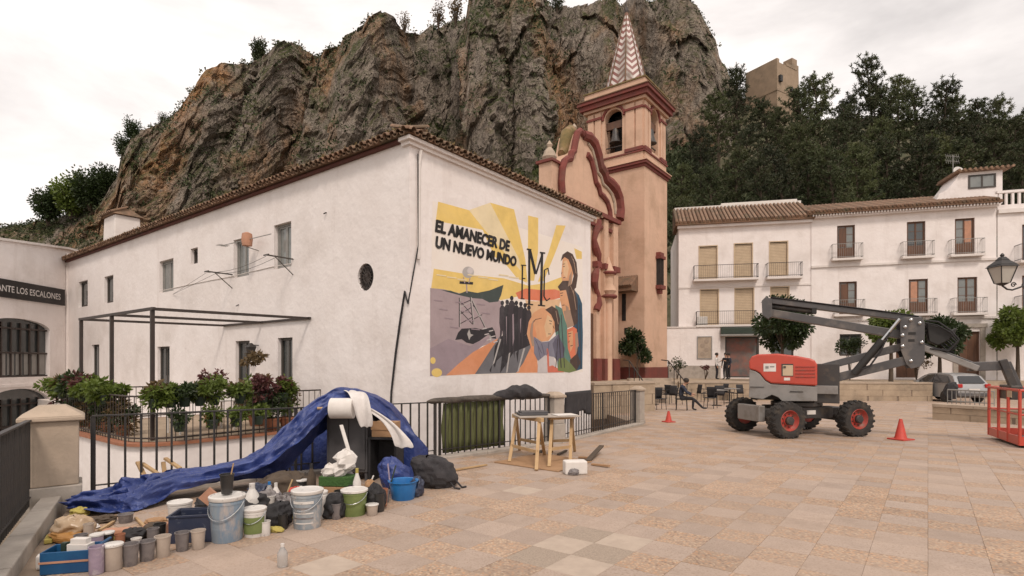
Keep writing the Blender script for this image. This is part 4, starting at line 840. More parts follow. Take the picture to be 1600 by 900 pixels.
CREST = [(-140,372),(-60,366),(0,357),(40,350),(90,340),(130,322),(160,305),(182,282),(190,240),(205,214),(232,200),(262,188),(280,172),(298,142),(322,110),(345,100),(378,97),(400,100),(418,84),(434,66),(456,64),(474,82),(490,90),(515,78),(540,60),(562,45),(577,24),(595,16),(615,26),(634,50),(660,48),(690,38),(728,24),(734,-14),(760,-30),(800,-34),(846,-20),(856,4),(872,10),(900,8),(930,2),(958,-6),(975,8),(988,-2),(1004,-10),(1020,2),(1036,-6),(1056,-8),(1076,2),(1092,16),(1104,44),(1118,66),(1126,96),(1140,120),(1160,150),(1185,178),(1230,220),(1290,270),(1400,330)]
DC = 150.0
cxp = np.array([c[0] for c in CREST], float); cyp = np.array([c[1] for c in CREST], float)
NX, NR = 1000, 290
X = np.linspace((-140-800)/F*DC, (1400-800)/F*DC, NX)
ycr = np.interp(X/DC*F+800, cxp, cyp); zc = CZ+(HZ-ycr)/F*DC
low = np.clip((zc-40)/25, 0, 1)                         # 0 = gentle hill (far left, right foot), 1 = cliff
prof_d = np.array([-85,-52,-34,-22,-17,-8,0,14,40,80.]); prof_z = np.array([.03,.22,.36,.50,.68,.90,1.0,.965,.8,.3]); t_key = np.array([0,.1,.2,.3,.42,.62,.72,.8,.9,1.])
hill_z = np.array([.03,.3,.46,.58,.67,.84,1.0,.965,.8,.3])
T = np.linspace(0,1,NR)
dY = np.interp(T, t_key, prof_d); zf = np.interp(T, t_key, prof_z); zh = np.interp(T, t_key, hill_z)
XX, TT = np.meshgrid(X, T); YY = DC+np.repeat(dY[:,None], NX, 1)
def worley(p, seed):                                    # distance to the nearest feature point and that cell's random value
    i = np.floor(p).astype(np.int64); best = np.full(p.shape[:-1], 9.0); val = np.zeros(p.shape[:-1])
    for a in (-1,0,1):
        for b in (-1,0,1):
            for c in (-1,0,1):
                q_ = i+np.array([a,b,c]); h_ = (q_[...,0]*73856093 ^ q_[...,1]*19349663 ^ q_[...,2]*83492791 ^ (seed*2654435761)) & 0xffffffff
                h_ = ((h_ ^ (h_ >> 15))*2246822519) & 0xffffffff; h_ = ((h_ ^ (h_ >> 13))*3266489917) & 0xffffffff; h_ = h_ ^ (h_ >> 16)
                fp = np.stack([(h_ & 1023)/1023., ((h_ >> 10) & 1023)/1023., ((h_ >> 20) & 1023)/1023.],-1); d_ = np.sqrt((((q_+fp)-p)**2).sum(-1)); m_ = d_ < best; best = np.where(m_, d_, best); val = np.where(m_, ((h_ >> 5) & 2047)/2047., val)
    return best, val
ZB = zc[None,:]*(zf[:,None]*low[None,:]+zh[:,None]*(1-low[None,:])); q = np.stack([XX,YY*.35,ZB],-1)
qw = q+3.0*np.stack([fbm(q*.07,3,61),fbm(q*.07,3,62),fbm(q*.07,3,63)],-1)
BUT = [(-140,0),(150,-2),(185,-6),(215,4),(262,6),(300,3),(335,10),(385,8),(410,0),(430,8),(462,7),(486,-6),(505,-4),(530,6),(560,5),(590,11),(620,9),(636,-3),(648,-14),(700,-17),(728,-15),(738,9),(770,12),(800,7),(822,12),(848,9),(862,-2),(885,-6),(905,0),(940,3),(972,-5),(990,-4),(1005,5),(1030,2),(1046,7),(1085,9),(1110,4),(1130,-4),(1160,-9),(1400,-9)]
but = np.interp(XX/DC*F+800+14*fbm(q*np.array([.03,.03,.05]),3,71), [b[0] for b in BUT], [b[1] for b in BUT])
col_ = fbm(q*np.array([.06,.03,.016]), 3, 3, True); f1, v1 = worley(qw*np.array([.12,.1,.045]), 5); f2, v2 = worley(qw*np.array([.30,.27,.15]), 8); f3, v3 = worley(qw*np.array([.62,.62,.5]), 11); fine = fbm(q*.8, 3, 21, True)
ampl = np.interp(T, [0,.08,.2,.7,.8,1], [.1,.45,1,1,.8,.5])[:,None]*(.3+.7*low[None,:])
YY = YY - np.interp(T,[0,.1,.25,.75,1],[0,.5,1,1,.3])[:,None]*low[None,:]*but*1.15 - ampl*(5.0*(col_-.55) + 4.6*(v1-.5) - 2.2*(f1-.5) + 2.0*(v2-.5) - 1.3*(f2-.5) + .8*(v3-.5) - .5*(f3-.5) + .35*(fine-.6))
XX = XX + ampl*(1.6*(v2-.5)+.6*(v3-.5))
pxl = XX/YY*F+800; zc2_ = CZ+(HZ-np.interp(pxl, cxp, cyp))/F*YY
crestw = np.exp(-((TT-.72)/.06)**2)
ZZ = zc2_*(zf[:,None]*low[None,:]+zh[:,None]*(1-low[None,:])) + ampl*(1-.55*crestw)*(1.8*(v1-.5)+1.5*(v2-.5)+.8*(v3-.5)) + ampl*crestw*(1.3*(v2-.6)+.6*(v3-.5))
mverts = np.stack([XX,YY,ZZ],-1).reshape(-1,3)
idx = np.arange(NX*NR).reshape(NR,NX); quads = np.stack([idx[:-1,:-1],idx[:-1,1:],idx[1:,1:],idx[1:,:-1]],-1).reshape(-1,4)
def rock_mat():
    m = bpy.data.materials.new('cliff_rock'); m.use_nodes = True; n = m.node_tree; N = n.nodes.new; l = n.links.new; b = n.nodes['Principled BSDF']; b.inputs['Roughness'].default_value = .95; b.inputs['Specular IOR Level'].default_value = .2
    geo = N('ShaderNodeNewGeometry'); pos = geo.outputs['Position']
    mp_ = N('ShaderNodeMapping'); mp_.inputs['Scale'].default_value = (1,1,.4); l(pos, mp_.inputs[0])
    def noise(s, d=6, co=None, ro=.65):
        t = N('ShaderNodeTexNoise'); t.inputs['Scale'].default_value = s; t.inputs['Detail'].default_value = d; t.inputs['Roughness'].default_value = ro; l(co or pos, t.inputs['Vector']); return t.outputs[0]
    def mr(x, a, bb, c=0, d=1):
        r = N('ShaderNodeMapRange'); r.inputs[1].default_value = a; r.inputs[2].default_value = bb; r.inputs[3].default_value = c; r.inputs[4].default_value = d; l(x, r.inputs[0]); return r.outputs[0]
    def mix(f_, a, bb):
        x = N('ShaderNodeMix'); x.data_type = 'RGBA'; l(f_, x.inputs[0])
        for s_, val in ((6, a), (7, bb)):
            if hasattr(val, 'links'): l(val, x.inputs[s_])
            else: x.inputs[s_].default_value = (*val, 1)
        return x.outputs[2]
    def mul(a, bb):
        x = N('ShaderNodeMath'); x.operation = 'MULTIPLY'; l(a, x.inputs[0]); l(bb, x.inputs[1]); return x.outputs[0]
    st = mp_.outputs[0]
    col = mix(mr(noise(.22,8,st), .36, .64), (.19,.155,.125), (.335,.28,.23))
    col = mix(mr(noise(.035,4,st), .47, .64), col, mix(mr(noise(.5,6,st), .35, .65), (.44,.235,.105), (.34,.20,.115)))     # iron stained orange faces
    col = mix(mr(noise(.9,8), .52, .70), col, (.40,.335,.27))                          # pale fresh limestone
    col = mix(mr(noise(.55,8,st), .60, .70), col, (.055,.045,.036))                     # black lichen streaks
    sn = N('ShaderNodeSeparateXYZ'); l(geo.outputs['Normal'], sn.inputs[0])
    gr = mul(mr(sn.outputs[2], .26, .58), mr(noise(.09,6), .40, .54)); col = mix(gr, col, mix(mr(noise(1.2,5), .3, .7), (.05,.062,.018), (.085,.08,.03)))
    col = mix(mul(mr(noise(.05,6), .52, .62), mr(noise(.8,6), .42, .56)), col, (.058,.07,.022))   # ivy and scrub clinging to the face
    l(col, b.inputs['Base Color'])
    vo = N('ShaderNodeTexVoronoi'); vo.feature = 'DISTANCE_TO_EDGE'; vo.inputs['Scale'].default_value = .55
    wv_ = N('ShaderNodeVectorMath'); wv_.operation = 'MULTIPLY_ADD'; nv_ = N('ShaderNodeTexNoise'); nv_.inputs['Scale'].default_value = .6; nv_.inputs['Detail'].default_value = 5; l(pos, nv_.inputs['Vector']); l(nv_.outputs['Color'], wv_.inputs[0]); wv_.inputs[1].default_value = (2.2,2.2,2.2); l(st, wv_.inputs[2]); l(wv_.outputs[0], vo.inputs['Vector'])
    hsum = N('ShaderNodeMath'); l(mr(vo.outputs['Distance'], 0, .16, 0, .45), hsum.inputs[0]); l(noise(.8,10,None,.72), hsum.inputs[1])
    bp = N('ShaderNodeBump'); bp.inputs['Strength'].default_value = 1; bp.inputs['Distance'].default_value = 1.3; l(hsum.outputs[0], bp.inputs['Height']); l(bp.outputs[0], b.inputs['Normal'])
    return m
W['rock'] = rock_mat()
def np_mesh(name, v, f, m):
    me = bpy.data.meshes.new(name); me.from_pydata(v.tolist(), [], f.tolist()); me.materials.append(m); me.update()
    o = bpy.data.objects.new(name, me); C.objects.link(o); return o
rock = tag(np_mesh('rock_massif', mverts, quads, W['rock']), kind='structure')
# scrub on ledges
P0 = mverts.reshape(NR,NX,3); dx = np.zeros_like(P0); dx[:,:-1] = P0[:,1:]-P0[:,:-1]; dt = np.zeros_like(P0); dt[:-1] = P0[1:]-P0[:-1]
nn = np.cross(dx, dt); nn /= (np.linalg.norm(nn,axis=-1,keepdims=True)+1e-9)
mask = fbm(P0*np.array([.05,.05,.05]), 3, 77)
rs = np.random.RandomState(5); sc = MB(); cnt = 0
Mt('scrub', (.045,.06,.018), (.028,.04,.013), .8, .8, world=True, c3=(.075,.075,.03), s3=.4)
for _ in range(140000):
    i, j = rs.randint(10, NR-70), rs.randint(0, NX-1); p = P0[i,j]; nz_ = abs(nn[i,j,2])
    if nz_ < .30 or mask[i,j] < -.10 or rs.rand() > .25+.6*nz_: continue
    r_ = rs.uniform(.35,1.25); c_ = Vector(p)
    for k in range(14):
        d = Vector((rs.randn(), rs.randn(), rs.randn()+.5)).normalized(); sc.leaf(c_+d*r_*rs.uniform(.2,1), d+Vector((rs.randn()*.5,rs.randn()*.5,rs.randn()*.5)), r_*.55, r_*.4)
    cnt += 1
    if cnt > 7000: break
tag(sc.build('cliff_scrub', W['scrub'], None, fix=False), 'low green scrub growing on ledges of the cliff', 'scrub', kind='stuff')
# right-hand hillside
def hill(x, y):
    base = 4+max(0,(y-44))*.56; 
    base += 6*math.exp(-((x-66)/26)**2-((y-150)/34)**2)
    return base*min(1,max(0,(x+2+(y-44)*.05)/22)) if x < 20 else base
hx = np.linspace(-2,240,90); hy = np.linspace(44,190,70); hv = []
for y in hy:
    for x in hx: hv.append((x, y, hill(x,y)-.3+1.3*math.sin(x*.21+y*.13)*math.sin(y*.17-x*.07)*(y>52)))
ii = np.arange(90*70).reshape(70,90); hq = np.stack([ii[:-1,:-1],ii[:-1,1:],ii[1:,1:],ii[1:,:-1]],-1).reshape(-1,4)
Mt('hillgrass', (.06,.06,.025), (.10,.078,.045), .25, .95, .6, 2, world=True, c3=(.035,.045,.016), s3=.12)
tag(np_mesh('hillside', np.array(hv), hq, W['hillgrass']), kind='structure')
# pines -------------------------------------------------------------
def pine_mesh(seed, lean):
    r_ = random.Random(seed); tr = MB(); cr = MB()
    H = 1.0
    axis = lambda t: Vector((lean*t*t*.25, lean*.1*math.sin(t*4), t))
    tr.path([axis(k/8) for k in range(9)], [.022*(1-k/9.5) for k in range(9)], 7)
    nb = 46
    for k in range(nb):
        t = .22+.78*(k/nb)**.9; az = k*2.4+r_.uniform(-.5,.5); up = r_.uniform(.05,.75)
        L = (.30*(1-t)**.5*r_.uniform(.4,1.3)+.05)*(1 if t > .35 else .75)
        p = axis(t); d = Vector((math.cos(az), math.sin(az), up)).normalized(); e_ = p+d*L+Vector((0,0,.03))
        tr.path([p, p+d*L*.5, e_], [.006,.004,.002], 4)
        nc = 5+int(L*22)
        for c in range(nc):
            s_ = .3+.75*c/nc; q_ = p+d*L*s_+Vector((r_.gauss(0,.022),r_.gauss(0,.022),r_.gauss(.006,.018))); rr = r_.uniform(.016,.034)
            for m in range(15):
                dd = Vector((r_.gauss(0,1),r_.gauss(0,1),r_.gauss(.35,1))).normalized(); a_ = dd.cross(Vector((r_.gauss(0,1),r_.gauss(0,1),r_.gauss(0,1)))).normalized()*.0042
                s0 = q_+dd*rr*.15; s1 = q_+dd*rr*1.25; b_ = len(cr.v); cr.v += [tuple(s0-a_), tuple(s0+a_), tuple(s1+a_*.4), tuple(s1-a_*.4)]; cr.f.append((b_,b_+1,b_+2,b_+3)); cr.m.append(0)
    return tr.mesh('trunk', W['bark']), cr
PM = []
for sdd, ln in ((1,.2),(2,-.3),(3,.5),(4,.05)):
    tm_, crm = pine_mesh(sdd, ln); PM.append((tm_, crm.mesh('crown', W['pine']), crm.mesh('crown', W['pinelight'])))
pines = [(1062,262,70,0),(1092,205,82,1),(1122,150,100,0),(1150,112,112,3),(1196,158,104,1),(1222,172,96,0),(1252,146,98,2),(1283,116,100,1),(1318,168,92,3),(1334,152,98,0),(1354,101,104,2),(1384,132,102,1),(1404,124,106,3),(1432,142,100,0),(1466,138,98,2),(1497,154,100,1),(1530,160,96,3),(1562,158,96,0),(1594,178,92,2),(1626,170,94,1),
         (1075,310,60,2),(1110,262,66,3),(1148,238,68,0),(1185,246,64,1),(1222,232,68,2),(1262,226,70,3),(1300,232,66,1),(1342,228,68,0),(1386,218,70,3),(1428,224,68,2),(1470,216,70,1),(1512,222,68,0),(1552,214,70,2),(1596,226,66,3),(1168,196,84,2),(1240,196,84,1),(1306,200,80,2),(1370,190,82,0),(1450,188,82,1),(1520,192,80,3),(1580,190,82,0)]
for k,(px,py,Y,v) in enumerate(pines):
    x = (px-800)/F*Y; zt = CZ+(HZ-py)/F*Y; zb = hill(x,Y)-.6; hh = zt-zb
    if hh < 9: zb -= 9-hh; hh = 9
    row = 'on the skyline' if k < 20 else ('in the lower row' if k < 34 else 'in the middle row')
    rank = k+1 if k < 20 else (k-19 if k < 34 else k-33)
    ords = ['first','second','third','fourth','fifth','sixth','seventh','eighth','ninth','tenth','eleventh','twelfth','thirteenth','fourteenth','fifteenth','sixteenth','seventeenth','eighteenth','nineteenth','twentieth']
    t = thing('pine_tree', 'dark pine %s of the wooded hill, %s from the church tower side' % (row, ords[rank-1]), 'tree', (x,Y,zb), k*1.7, 'pines on the hill')
    wd = min(max(hh, 10), 17)*rnd.uniform(.85,1.1)
    inst('trunk', PM[v][0], t, sc=(wd,wd,hh)); inst('crown', PM[v][2 if k%5 in (0,2) else 1], t, sc=(wd,wd,hh))
# undergrowth between the pines
ug = MB()
for _ in range(4200):
    Y = rs.uniform(50,98); px = rs.uniform(1030,1620); Y += (rs.rand()*45 if px < 1110 else 0); x = (px-800)/F*Y; c_ = Vector((x,Y,hill(x,Y)+.5)); r_ = rs.uniform(.6,1.9)
    for k in range(14):
        d = Vector((rs.randn(), rs.randn(), abs(rs.randn()))).normalized(); ug.leaf(c_+d*r_*rs.uniform(.2,1), d+Vector((rs.randn()*.5,rs.randn()*.5,0)), r_*.5, r_*.3)
tag(ug.build('undergrowth', W['scrub'], None, fix=False), 'dark green undergrowth between the pines', 'undergrowth', kind='stuff')
# shrubs on the crest that stand out singly
def shrub(label, pos, hgt, wid, key='scrub', n_=500, bare=0):
    t = thing('shrub', label, 'shrub', pos); m_ = MB(); tips = []
    for k in range(9):
        a = k*2.4; q_ = Vector((math.cos(a)*wid*.35*rnd.uniform(.3,1), math.sin(a)*wid*.35*rnd.uniform(.3,1), hgt*rnd.uniform(.55,1))); m_.path([(0,0,-1.2), q_*.45, q_], [.09*hgt/3,.05*hgt/3,.02], 5); tips.append(q_)
    m_.build('stem', W['bark'], t); m_ = MB()
    for k in range(n_):
        q_ = rnd.choice(tips)*rnd.uniform(.25,1.05); d = Vector((rnd.gauss(0,1),rnd.gauss(0,1),rnd.gauss(0,1))).normalized(); m_.leaf(q_+d*wid*.24*rnd.random()**.6, d, hgt*.09, hgt*.05)
    m_.build('foliage', W[key], t, fix=False)
for (px,py,top,wd,lb_,ky,nn_) in [(404,102,70,4.2,'small lone shrub on the left skyline of the cliff','scrub',420),(632,50,26,4,'pale bare shrub beside the rounded knob of the cliff','leafdry',150),(685,42,10,5,'bare reddish shrub on the grassy saddle','leafdry',170),(712,34,0,5.5,'taller bare shrub at the right end of the grassy saddle','leafdry',200),(870,14,-2,5,'dark bush in the notch right of the highest rock','scrub',380),
        (75,345,300,8,'leftmost green bush on the low hill','leafdark',800),(110,335,286,9,'round green bush on the left slope, second from left','leafgreen',900),(140,322,276,9,'green bush on the left slope, third from left','leafdark',900),(168,305,270,8,'green bush against the left foot of the cliff','leafdark',800),(208,222,198,6,'dark green bush on the lower left shoulder of the cliff','leafdark',600),(195,250,222,6,'dark green bush hanging on the left edge of the cliff','leafdark',600),(255,196,184,3.5,'thin shrub on the stepped left skyline','scrub',260)]:
    p = P(px,py,DC-3 if px > 180 else DC-6); shrub(lb_, p, (py-top)/F*DC+1, wd, ky, nn_*(4 if ky != 'leafdry' else 2))
# castle keep on its rock
ct = thing('castle_keep', 'ruined square stone castle keep on the wooded skyline', 'castle', P(1206,182,150), R(32))
zt = (170-104)/F*150; m_ = MB(); m_.frus((0,0,-16), 5.4,5.0,4.9,4.6,16+zt); kp = m_.build('keep_wall', W['castle'], ct)
mer = MB(); mer.box(-4.9,-3.9,-4.6,4.6,zt,zt+.9); mer.box(4.0,4.9,-4.6,4.6,zt,zt+1.5); mer.box(-.8,1.6,-4.7,-3.5,zt,zt+.8); mer.box(1.7,4.0,-4.7,-2.2,zt,zt+2.8); mer.box(-4.2,4,3.5,4.7,zt,zt+.7); mer.build('broken_battlement', W['castle'], kp)
for (x,z,w_,h_) in ((-3.9,zt-5.2,.5,1.6),(1.0,zt-6.5,.35,1.0)): m_ = MB(); m_.box(x-w_,x+w_,-5.3,-4.66,z,z+h_); m_.build('arrow_slit', W['dark'], kp)
m_ = MB(); m_.box(-5.15,5.15,-4.8,4.8,zt-7.6,zt-7.2); m_.build('string_course', W['castle'], kp)
# crag carrying the keep
cg = MB(); rows = []
for k in range(9):
    z = -20+k*2.4; rr = 15-1.1*k; rows.append([(rr*math.cos(t)*(1+.25*math.sin(3*t+k)+.15*math.sin(7*t-k*2)), rr*.8*math.sin(t)*(1+.2*math.sin(4*t+k*1.3)), z+rnd.uniform(-.5,.5)) for t in [2*math.pi*i/28 for i in range(28)]])
cg.grid(rows, closed=True); cg.add(rows[-1], [tuple(range(28))]); cgo = cg.build('castle_crag', W['rock']); cgo.location = P(1206,196,150)+Vector((0,3,0)); tag(cgo, kind='structure')
# ================================================================== WHITE HOUSES ON THE RIGHT
def facade_thing(name, label, a, b):
    a, b = Vector(a), Vector(b); d = b-a; root = thing(name, label, 'house', (a.x,a.y,0), math.atan2(d.y,d.x))
    x_ = d.normalized(); y_ = Vector((-x_.y, x_.x, 0))
    def mapf(px, py): q = onplane(px, py, (a.x,a.y,0), y_) - Vector((a.x,a.y,0)); return q.dot(x_), q.z
    return root, mapf, d.length
fF = lambda x, z, d: (x, d, z)
def rects(mapf, lst):
    o_ = []
    for (p0,p1,t,b) in lst:
        xa, zt = mapf(p0,t); xb, zt2 = mapf(p1,t); zb = mapf((p0+p1)/2,b)[1]; o_.append((xa,xb,zb,(zt+zt2)/2))
    return o_
def balcony(parent, x0, x1, z, dep=.6, hgt=.95, key='iron', sp=.12):
    m_ = MB(); fbox(m_, fF, x0, x1, z-.14, z, -dep, -.002); s_ = m_.build('balcony', W['plaster2'], parent)
    r_ = MB()
    for (p,q) in (((x0+.03,-dep+.04),(x1-.03,-dep+.04)),((x0+.03,-dep+.04),(x0+.03,0)),((x1-.03,-dep+.04),(x1-.03,0))):
        for zz in (z+.08, z+hgt): r_.bar((p[0],p[1],zz),(q[0],q[1],zz), .04, .03)
        L = math.hypot(q[0]-p[0], q[1]-p[1]); n_ = max(2, int(L/sp))
        for k in range(n_+1):
            t = k/n_; x, y = p[0]+(q[0]-p[0])*t, p[1]+(q[1]-p[1])*t; r_.bar((x,y,z+.0),(x,y,z+hgt), .011, .011)
    r_.build('railing', W[key], s_); return s_
# --- house A: cream roller blinds, long balconies
aA, bA = (11.96,39.5,0), (20.46,37.6,0)
hA, mA, LA = facade_thing('white_townhouse', 'white three storey house with cream roller blinds and long balconies', aA, bA)
zeA = 11.55
opA = rects(mA, [(1093,1120,385,437),(1148,1175,381,435),(1203,1230,378,431),(1095,1122,453,508),(1149,1177,451,508),(1205,1232,449,506)])
shop = rects(mA, [(1133,1186,526,590)]); small = rects(mA, [(1205,1240,528,560)])
wl = MB(); holed(wl, 0, LA, TZ-.4, zeA, opA+shop+small, fF, .18); wl.add([(0,0,TZ-.4),(0,9,TZ-.4),(0,9,zeA),(0,0,zeA)], [(0,1,2,3)]); wl.add([(LA,0,TZ-.4),(LA,9,TZ-.4),(LA,9,zeA),(LA,0,zeA)], [(0,1,2,3)])
wl.build('wall', W['plaster'], hA, fix=False)
for (x0,x1,z0,z1) in opA:
    m_ = MB(); framed(m_, fF, x0-.07, x1+.07, z0-.0, z1+.07, -.02, .14, .07); o_ = m_.build('window', W['blind'], hA)
    n_ = 22
    for k in range(n_):
        za, zb = z0+.02+(z1-z0-.04)*k/n_, z0+.02+(z1-z0-.04)*(k+1)/n_
    bl = MB()
    for k in range(n_):
        za, zb = z0+.02+(z1-z0-.04)*k/n_, z0+.02+(z1-z0-.04)*(k+1)/n_; fbox(bl, fF, x0, x1, za, zb-.012, .09, .12)
    bl.build('roller_blind', W['blind'], o_)
    m_ = MB(); fbox(m_, fF, x0, x1, z0, z1, .125, .15); m_.build('backing', W['frame'], o_)
xb = [mA(p, 437)[0] for p in (1083,1183,1196,1251)]; z2 = opA[0][2]-.02
balcony(hA, xb[0], xb[1], z2); balcony(hA, xb[2], xb[3], z2)
xb = [mA(p, 508)[0] for p in (1087,1180,1196,1251)]; z1_ = opA[3][2]-.02
balcony(hA, xb[0], xb[1], z1_); balcony(hA, xb[2], xb[3], z1_)
m_ = MB(); xx, zz = mA(1096,497); m_.box(xx-.35, xx+.35, -.5, -.2, z1_+.02, z1_+.6); m_.build('air_conditioner', W['plasticwhite'], hA, bevel=.03)
(x0,x1,z0,z1) = shop[0]; m_ = MB(); fbox(m_, fF, x0, x1, z0, z1, .15, .17); so = m_.build('shop_front', W['panelmural'], hA)
m_ = MB(); framed(m_, fF, x0, x1, z0, z1, .05, .19, .1); m_.build('shop_frame', W['frame'], so)
(x0,x1,z0,z1) = small[0]; window(hA, fF, x0, x1, z0, z1, .14, 'frame', 'glass', 2)
x0, z0 = mA(1124,523); x1, z1 = mA(1188,512); m_ = MB(); fbox(m_, fF, x0, x1, z0, z1, -.75, -.002); m_.build('green_awning', W['potgreen'], hA, bevel=.03)
m_ = MB(); fbox(m_, fF, x0, x1, z0-.12, z0-.003, -.78, -.5); m_.build('awning_valance', W['frameal'], hA)
x0, z0 = mA(1089,560); x1, z1 = mA(1110,527)
# low annex at its foot
ax0 = mA(1030,555)[0]; ax1 = mA(1124,555)[0]; az = mA(1060,513)[1]
m_ = MB(); m_.box(ax0, ax1, -.5, -.004, TZ-.4, az); an = m_.build('annex', W['plaster'], hA); m_ = MB(); m_.box(ax0-.06, ax1+.06, -.56, .0, az+.002, az+.09); m_.build('annex_coping', W['plaster2'], an)
m_ = MB(); fbox(m_, lambda x,z,d: (x,-.5+d,z), x0, x1, z0, z1, -.03, -.002); tp = m_.build('tile_picture', W['stone'], an)
m_ = MB(); framed(m_, lambda x,z,d: (x,-.5+d,z), x0-.05, x1+.05, z0-.05, z1+.05, -.05, -.001, .06); m_.build('tile_frame', W['frameal'], tp)
m_ = MB()
for k in range(4): cxx = x0+(x1-x0)*(.35+.3*(k%2)); czz = z0+(z1-z0)*(.2+.2*k); m_.lathe([(.0,.0),(.16,.004),(.15,.008),(0,.01)], (cxx,-.535,czz), 10, M=Matrix.Rotation(R(90),4,'X'))
m_.build('tile_motif', W['slabspeck'], tp)
pl_ = MB(); pl_.box(ax0-.01, ax1+.01, -.53, -.502, TZ-.4, TZ+.9); pl_.build('grey_dado', W['stonegrey'], an)
m_ = MB(); fbox(m_, fF, -.02, LA, mA(1160,447)[1]-.06, mA(1160,447)[1]+.06, -.05, .01); m_.build('string_course', W['plaster2'], hA)
# its lean-to tiled roof
rA = MB(); e = .45; rA.add([(-.25,-e,zeA+.0),(LA+.1,-e,zeA+.0),(LA+.1,2.6,zeA+1.75),(-.25,2.6,zeA+1.75),(-.25,-e,zeA-.14),(LA+.1,-e,zeA-.14),(LA+.1,2.6,zeA-.14),(-.25,2.6,zeA-.14)], [(0,1,2,3),(0,4,5,1),(4,7,6,5),(1,5,6,2),(3,2,6,7),(0,3,7,4)], 0)
roA = rA.build('roof', W['tile'], hA)
for k in range(34):
    x = -.15+k*(LA+.2)/34; m_ = MB(); m_.tube((x,-e-.06,zeA+.03),(x,2.6,zeA+1.80),.10,.09,7); m_.build('roof_tile_row', W['tile2' if k%3 else 'tile'], roA)
m_ = MB(); m_.box(-.1, LA, -.28, -.003, zeA-.32, zeA-.145); m_.build('eaves_moulding', W['plaster'], hA)
m_ = MB(); m_.box(-.1, LA+.05, 2.62, 3.0, zeA+.6, zeA+1.95); m_.box(3.4, LA+.05, 3.6, 8, zeA-.2, zeA+2.35); m_.build('upper_parapet', W['plasterroof'], hA)
# --- house B: brown balcony doors
aB, bB = (20.42,37.55,0), (30.46,34.6,0)
hB, mB_, LB_ = facade_thing('white_townhouse', 'long white house with brown wooden balcony doors on two floors', aB, bB)
zeB = 11.75
opB = rects(mB_, [(1308,1336,352,404),(1417,1446,346,401),(1492,1523,341,398),(1311,1339,440,491),(1420,1450,436,490),(1496,1527,433,489)])
grB = rects(mB_, [(1312,1346,522,556),(1497,1531,518,588),(1400,1434,548,590)])
wl = MB(); holed(wl, 0, LB_, TZ-.4, zeB, opB+grB, fF, .2)
wl.add([(0,0,TZ-.4),(0,9,TZ-.4),(0,9,zeB),(0,0,zeB)], [(0,1,2,3)]); wl.add([(LB_,0,TZ-.4),(LB_,9,TZ-.4),(LB_,9,zeB),(LB_,0,zeB)], [(0,1,2,3)]); wl.build('wall', W['plaster'], hB, fix=False)
for k,(x0,x1,z0,z1) in enumerate(opB):
    o_ = window(hB, fF, x0, x1, z0, z1, .13, 'woodbrown', 'glass' if k in (1,) else 'glasspale', 2, 'balcony_door', 3)
    m_ = MB(); fbox(m_, fF, x0+.1, x1-.1, z0+.08, z0+.75, .1, .16); m_.build('door_panel', W['woodbrown'], o_)
    if k in (0,2,3,4): m_ = MB(); fbox(m_, fF, x0+.14, (x0+x1)/2-.03, z0+.8, z1-.15, .1, .128) if k != 2 else fbox(m_, fF, (x0+x1)/2+.03, x1-.14, z0+.8, z1-.15, .1, .128); m_.build('shutter', W['salmon' if k in (2,4) else 'woodbrown'], o_)
    balcony(hB, x0-.38, x1+.38, z0-.02, .45, .95, 'frameal')
for k,(x0,x1,z0,z1) in enumerate(grB):
    if k == 0: window(hB, fF, x0, x1, z0, z1, .14, 'frame', 'glass', 2)
    else:
        m_ = MB(); framed(m_, fF, x0, x1, z0, z1, .1, .2, .09); o_ = m_.build('street_door', W['woodbrown'], hB)
        for s_ in (0,1):
            xa = x0+.09+(x1-x0-.18)/2*s_; m_ = MB(); fbox(m_, fF, xa+.01, xa+(x1-x0-.18)/2-.01, z0+.02, z1-.09, .13, .17); lf = m_.build('door_leaf', W['woodbrown'], o_)
        if k == 1:
            m_ = MB(); fbox(m_, fF, x0-.28, x0-.01, TZ, z1+.25, -.06, .02); fbox(m_, fF, x1+.01, x1+.28, TZ, z1+.25, -.06, .02); fbox(m_, fF, x0-.36, x1+.36, z1+.25, z1+.5, -.1, .02); m_.build('door_surround', W['stonegrey'], o_)
for pyv in (406, 493):
    za = mB_(1400,pyv)[1]; m_ = MB(); fbox(m_, fF, 0, LB_+.02, za-.3, za-.16, -.1, .01); m_.build('string_course', W['plaster2'], hB)
rB = MB(); rB.add([(-.3,-.55,zeB+.02),(LB_+.1,-.55,zeB+.02),(LB_+.1,4,zeB+1.6),(-.3,4,zeB+1.6),(-.3,-.55,zeB-.12),(LB_+.1,-.55,zeB-.12),(LB_+.1,4,zeB-.12),(-.3,4,zeB-.12)], [(0,1,2,3),(0,4,5,1),(4,7,6,5),(1,5,6,2),(3,2,6,7),(0,3,7,4)])
roB = rB.build('roof', W['tile'], hB)
for k in range(48):
    x = -.2+k*(LB_+.25)/48; m_ = MB(); m_.tube((x,-.62,zeB+.05),(x,4,zeB+1.64),.09,.08,6); m_.build('roof_tile_row', W['tile' if k%3 else 'tile2'], roB)
m_ = MB(); m_.box(-.1, LB_, -.3, -.003, zeB-.32, zeB-.125)
for k in range(60): m_.box(k*LB_/60, k*LB_/60+.07, -.48, -.301, zeB-.24, zeB-.125)
m_.build('dentil_cornice', W['plaster'], hB)
dx0, dz0 = mB_(1555,318)
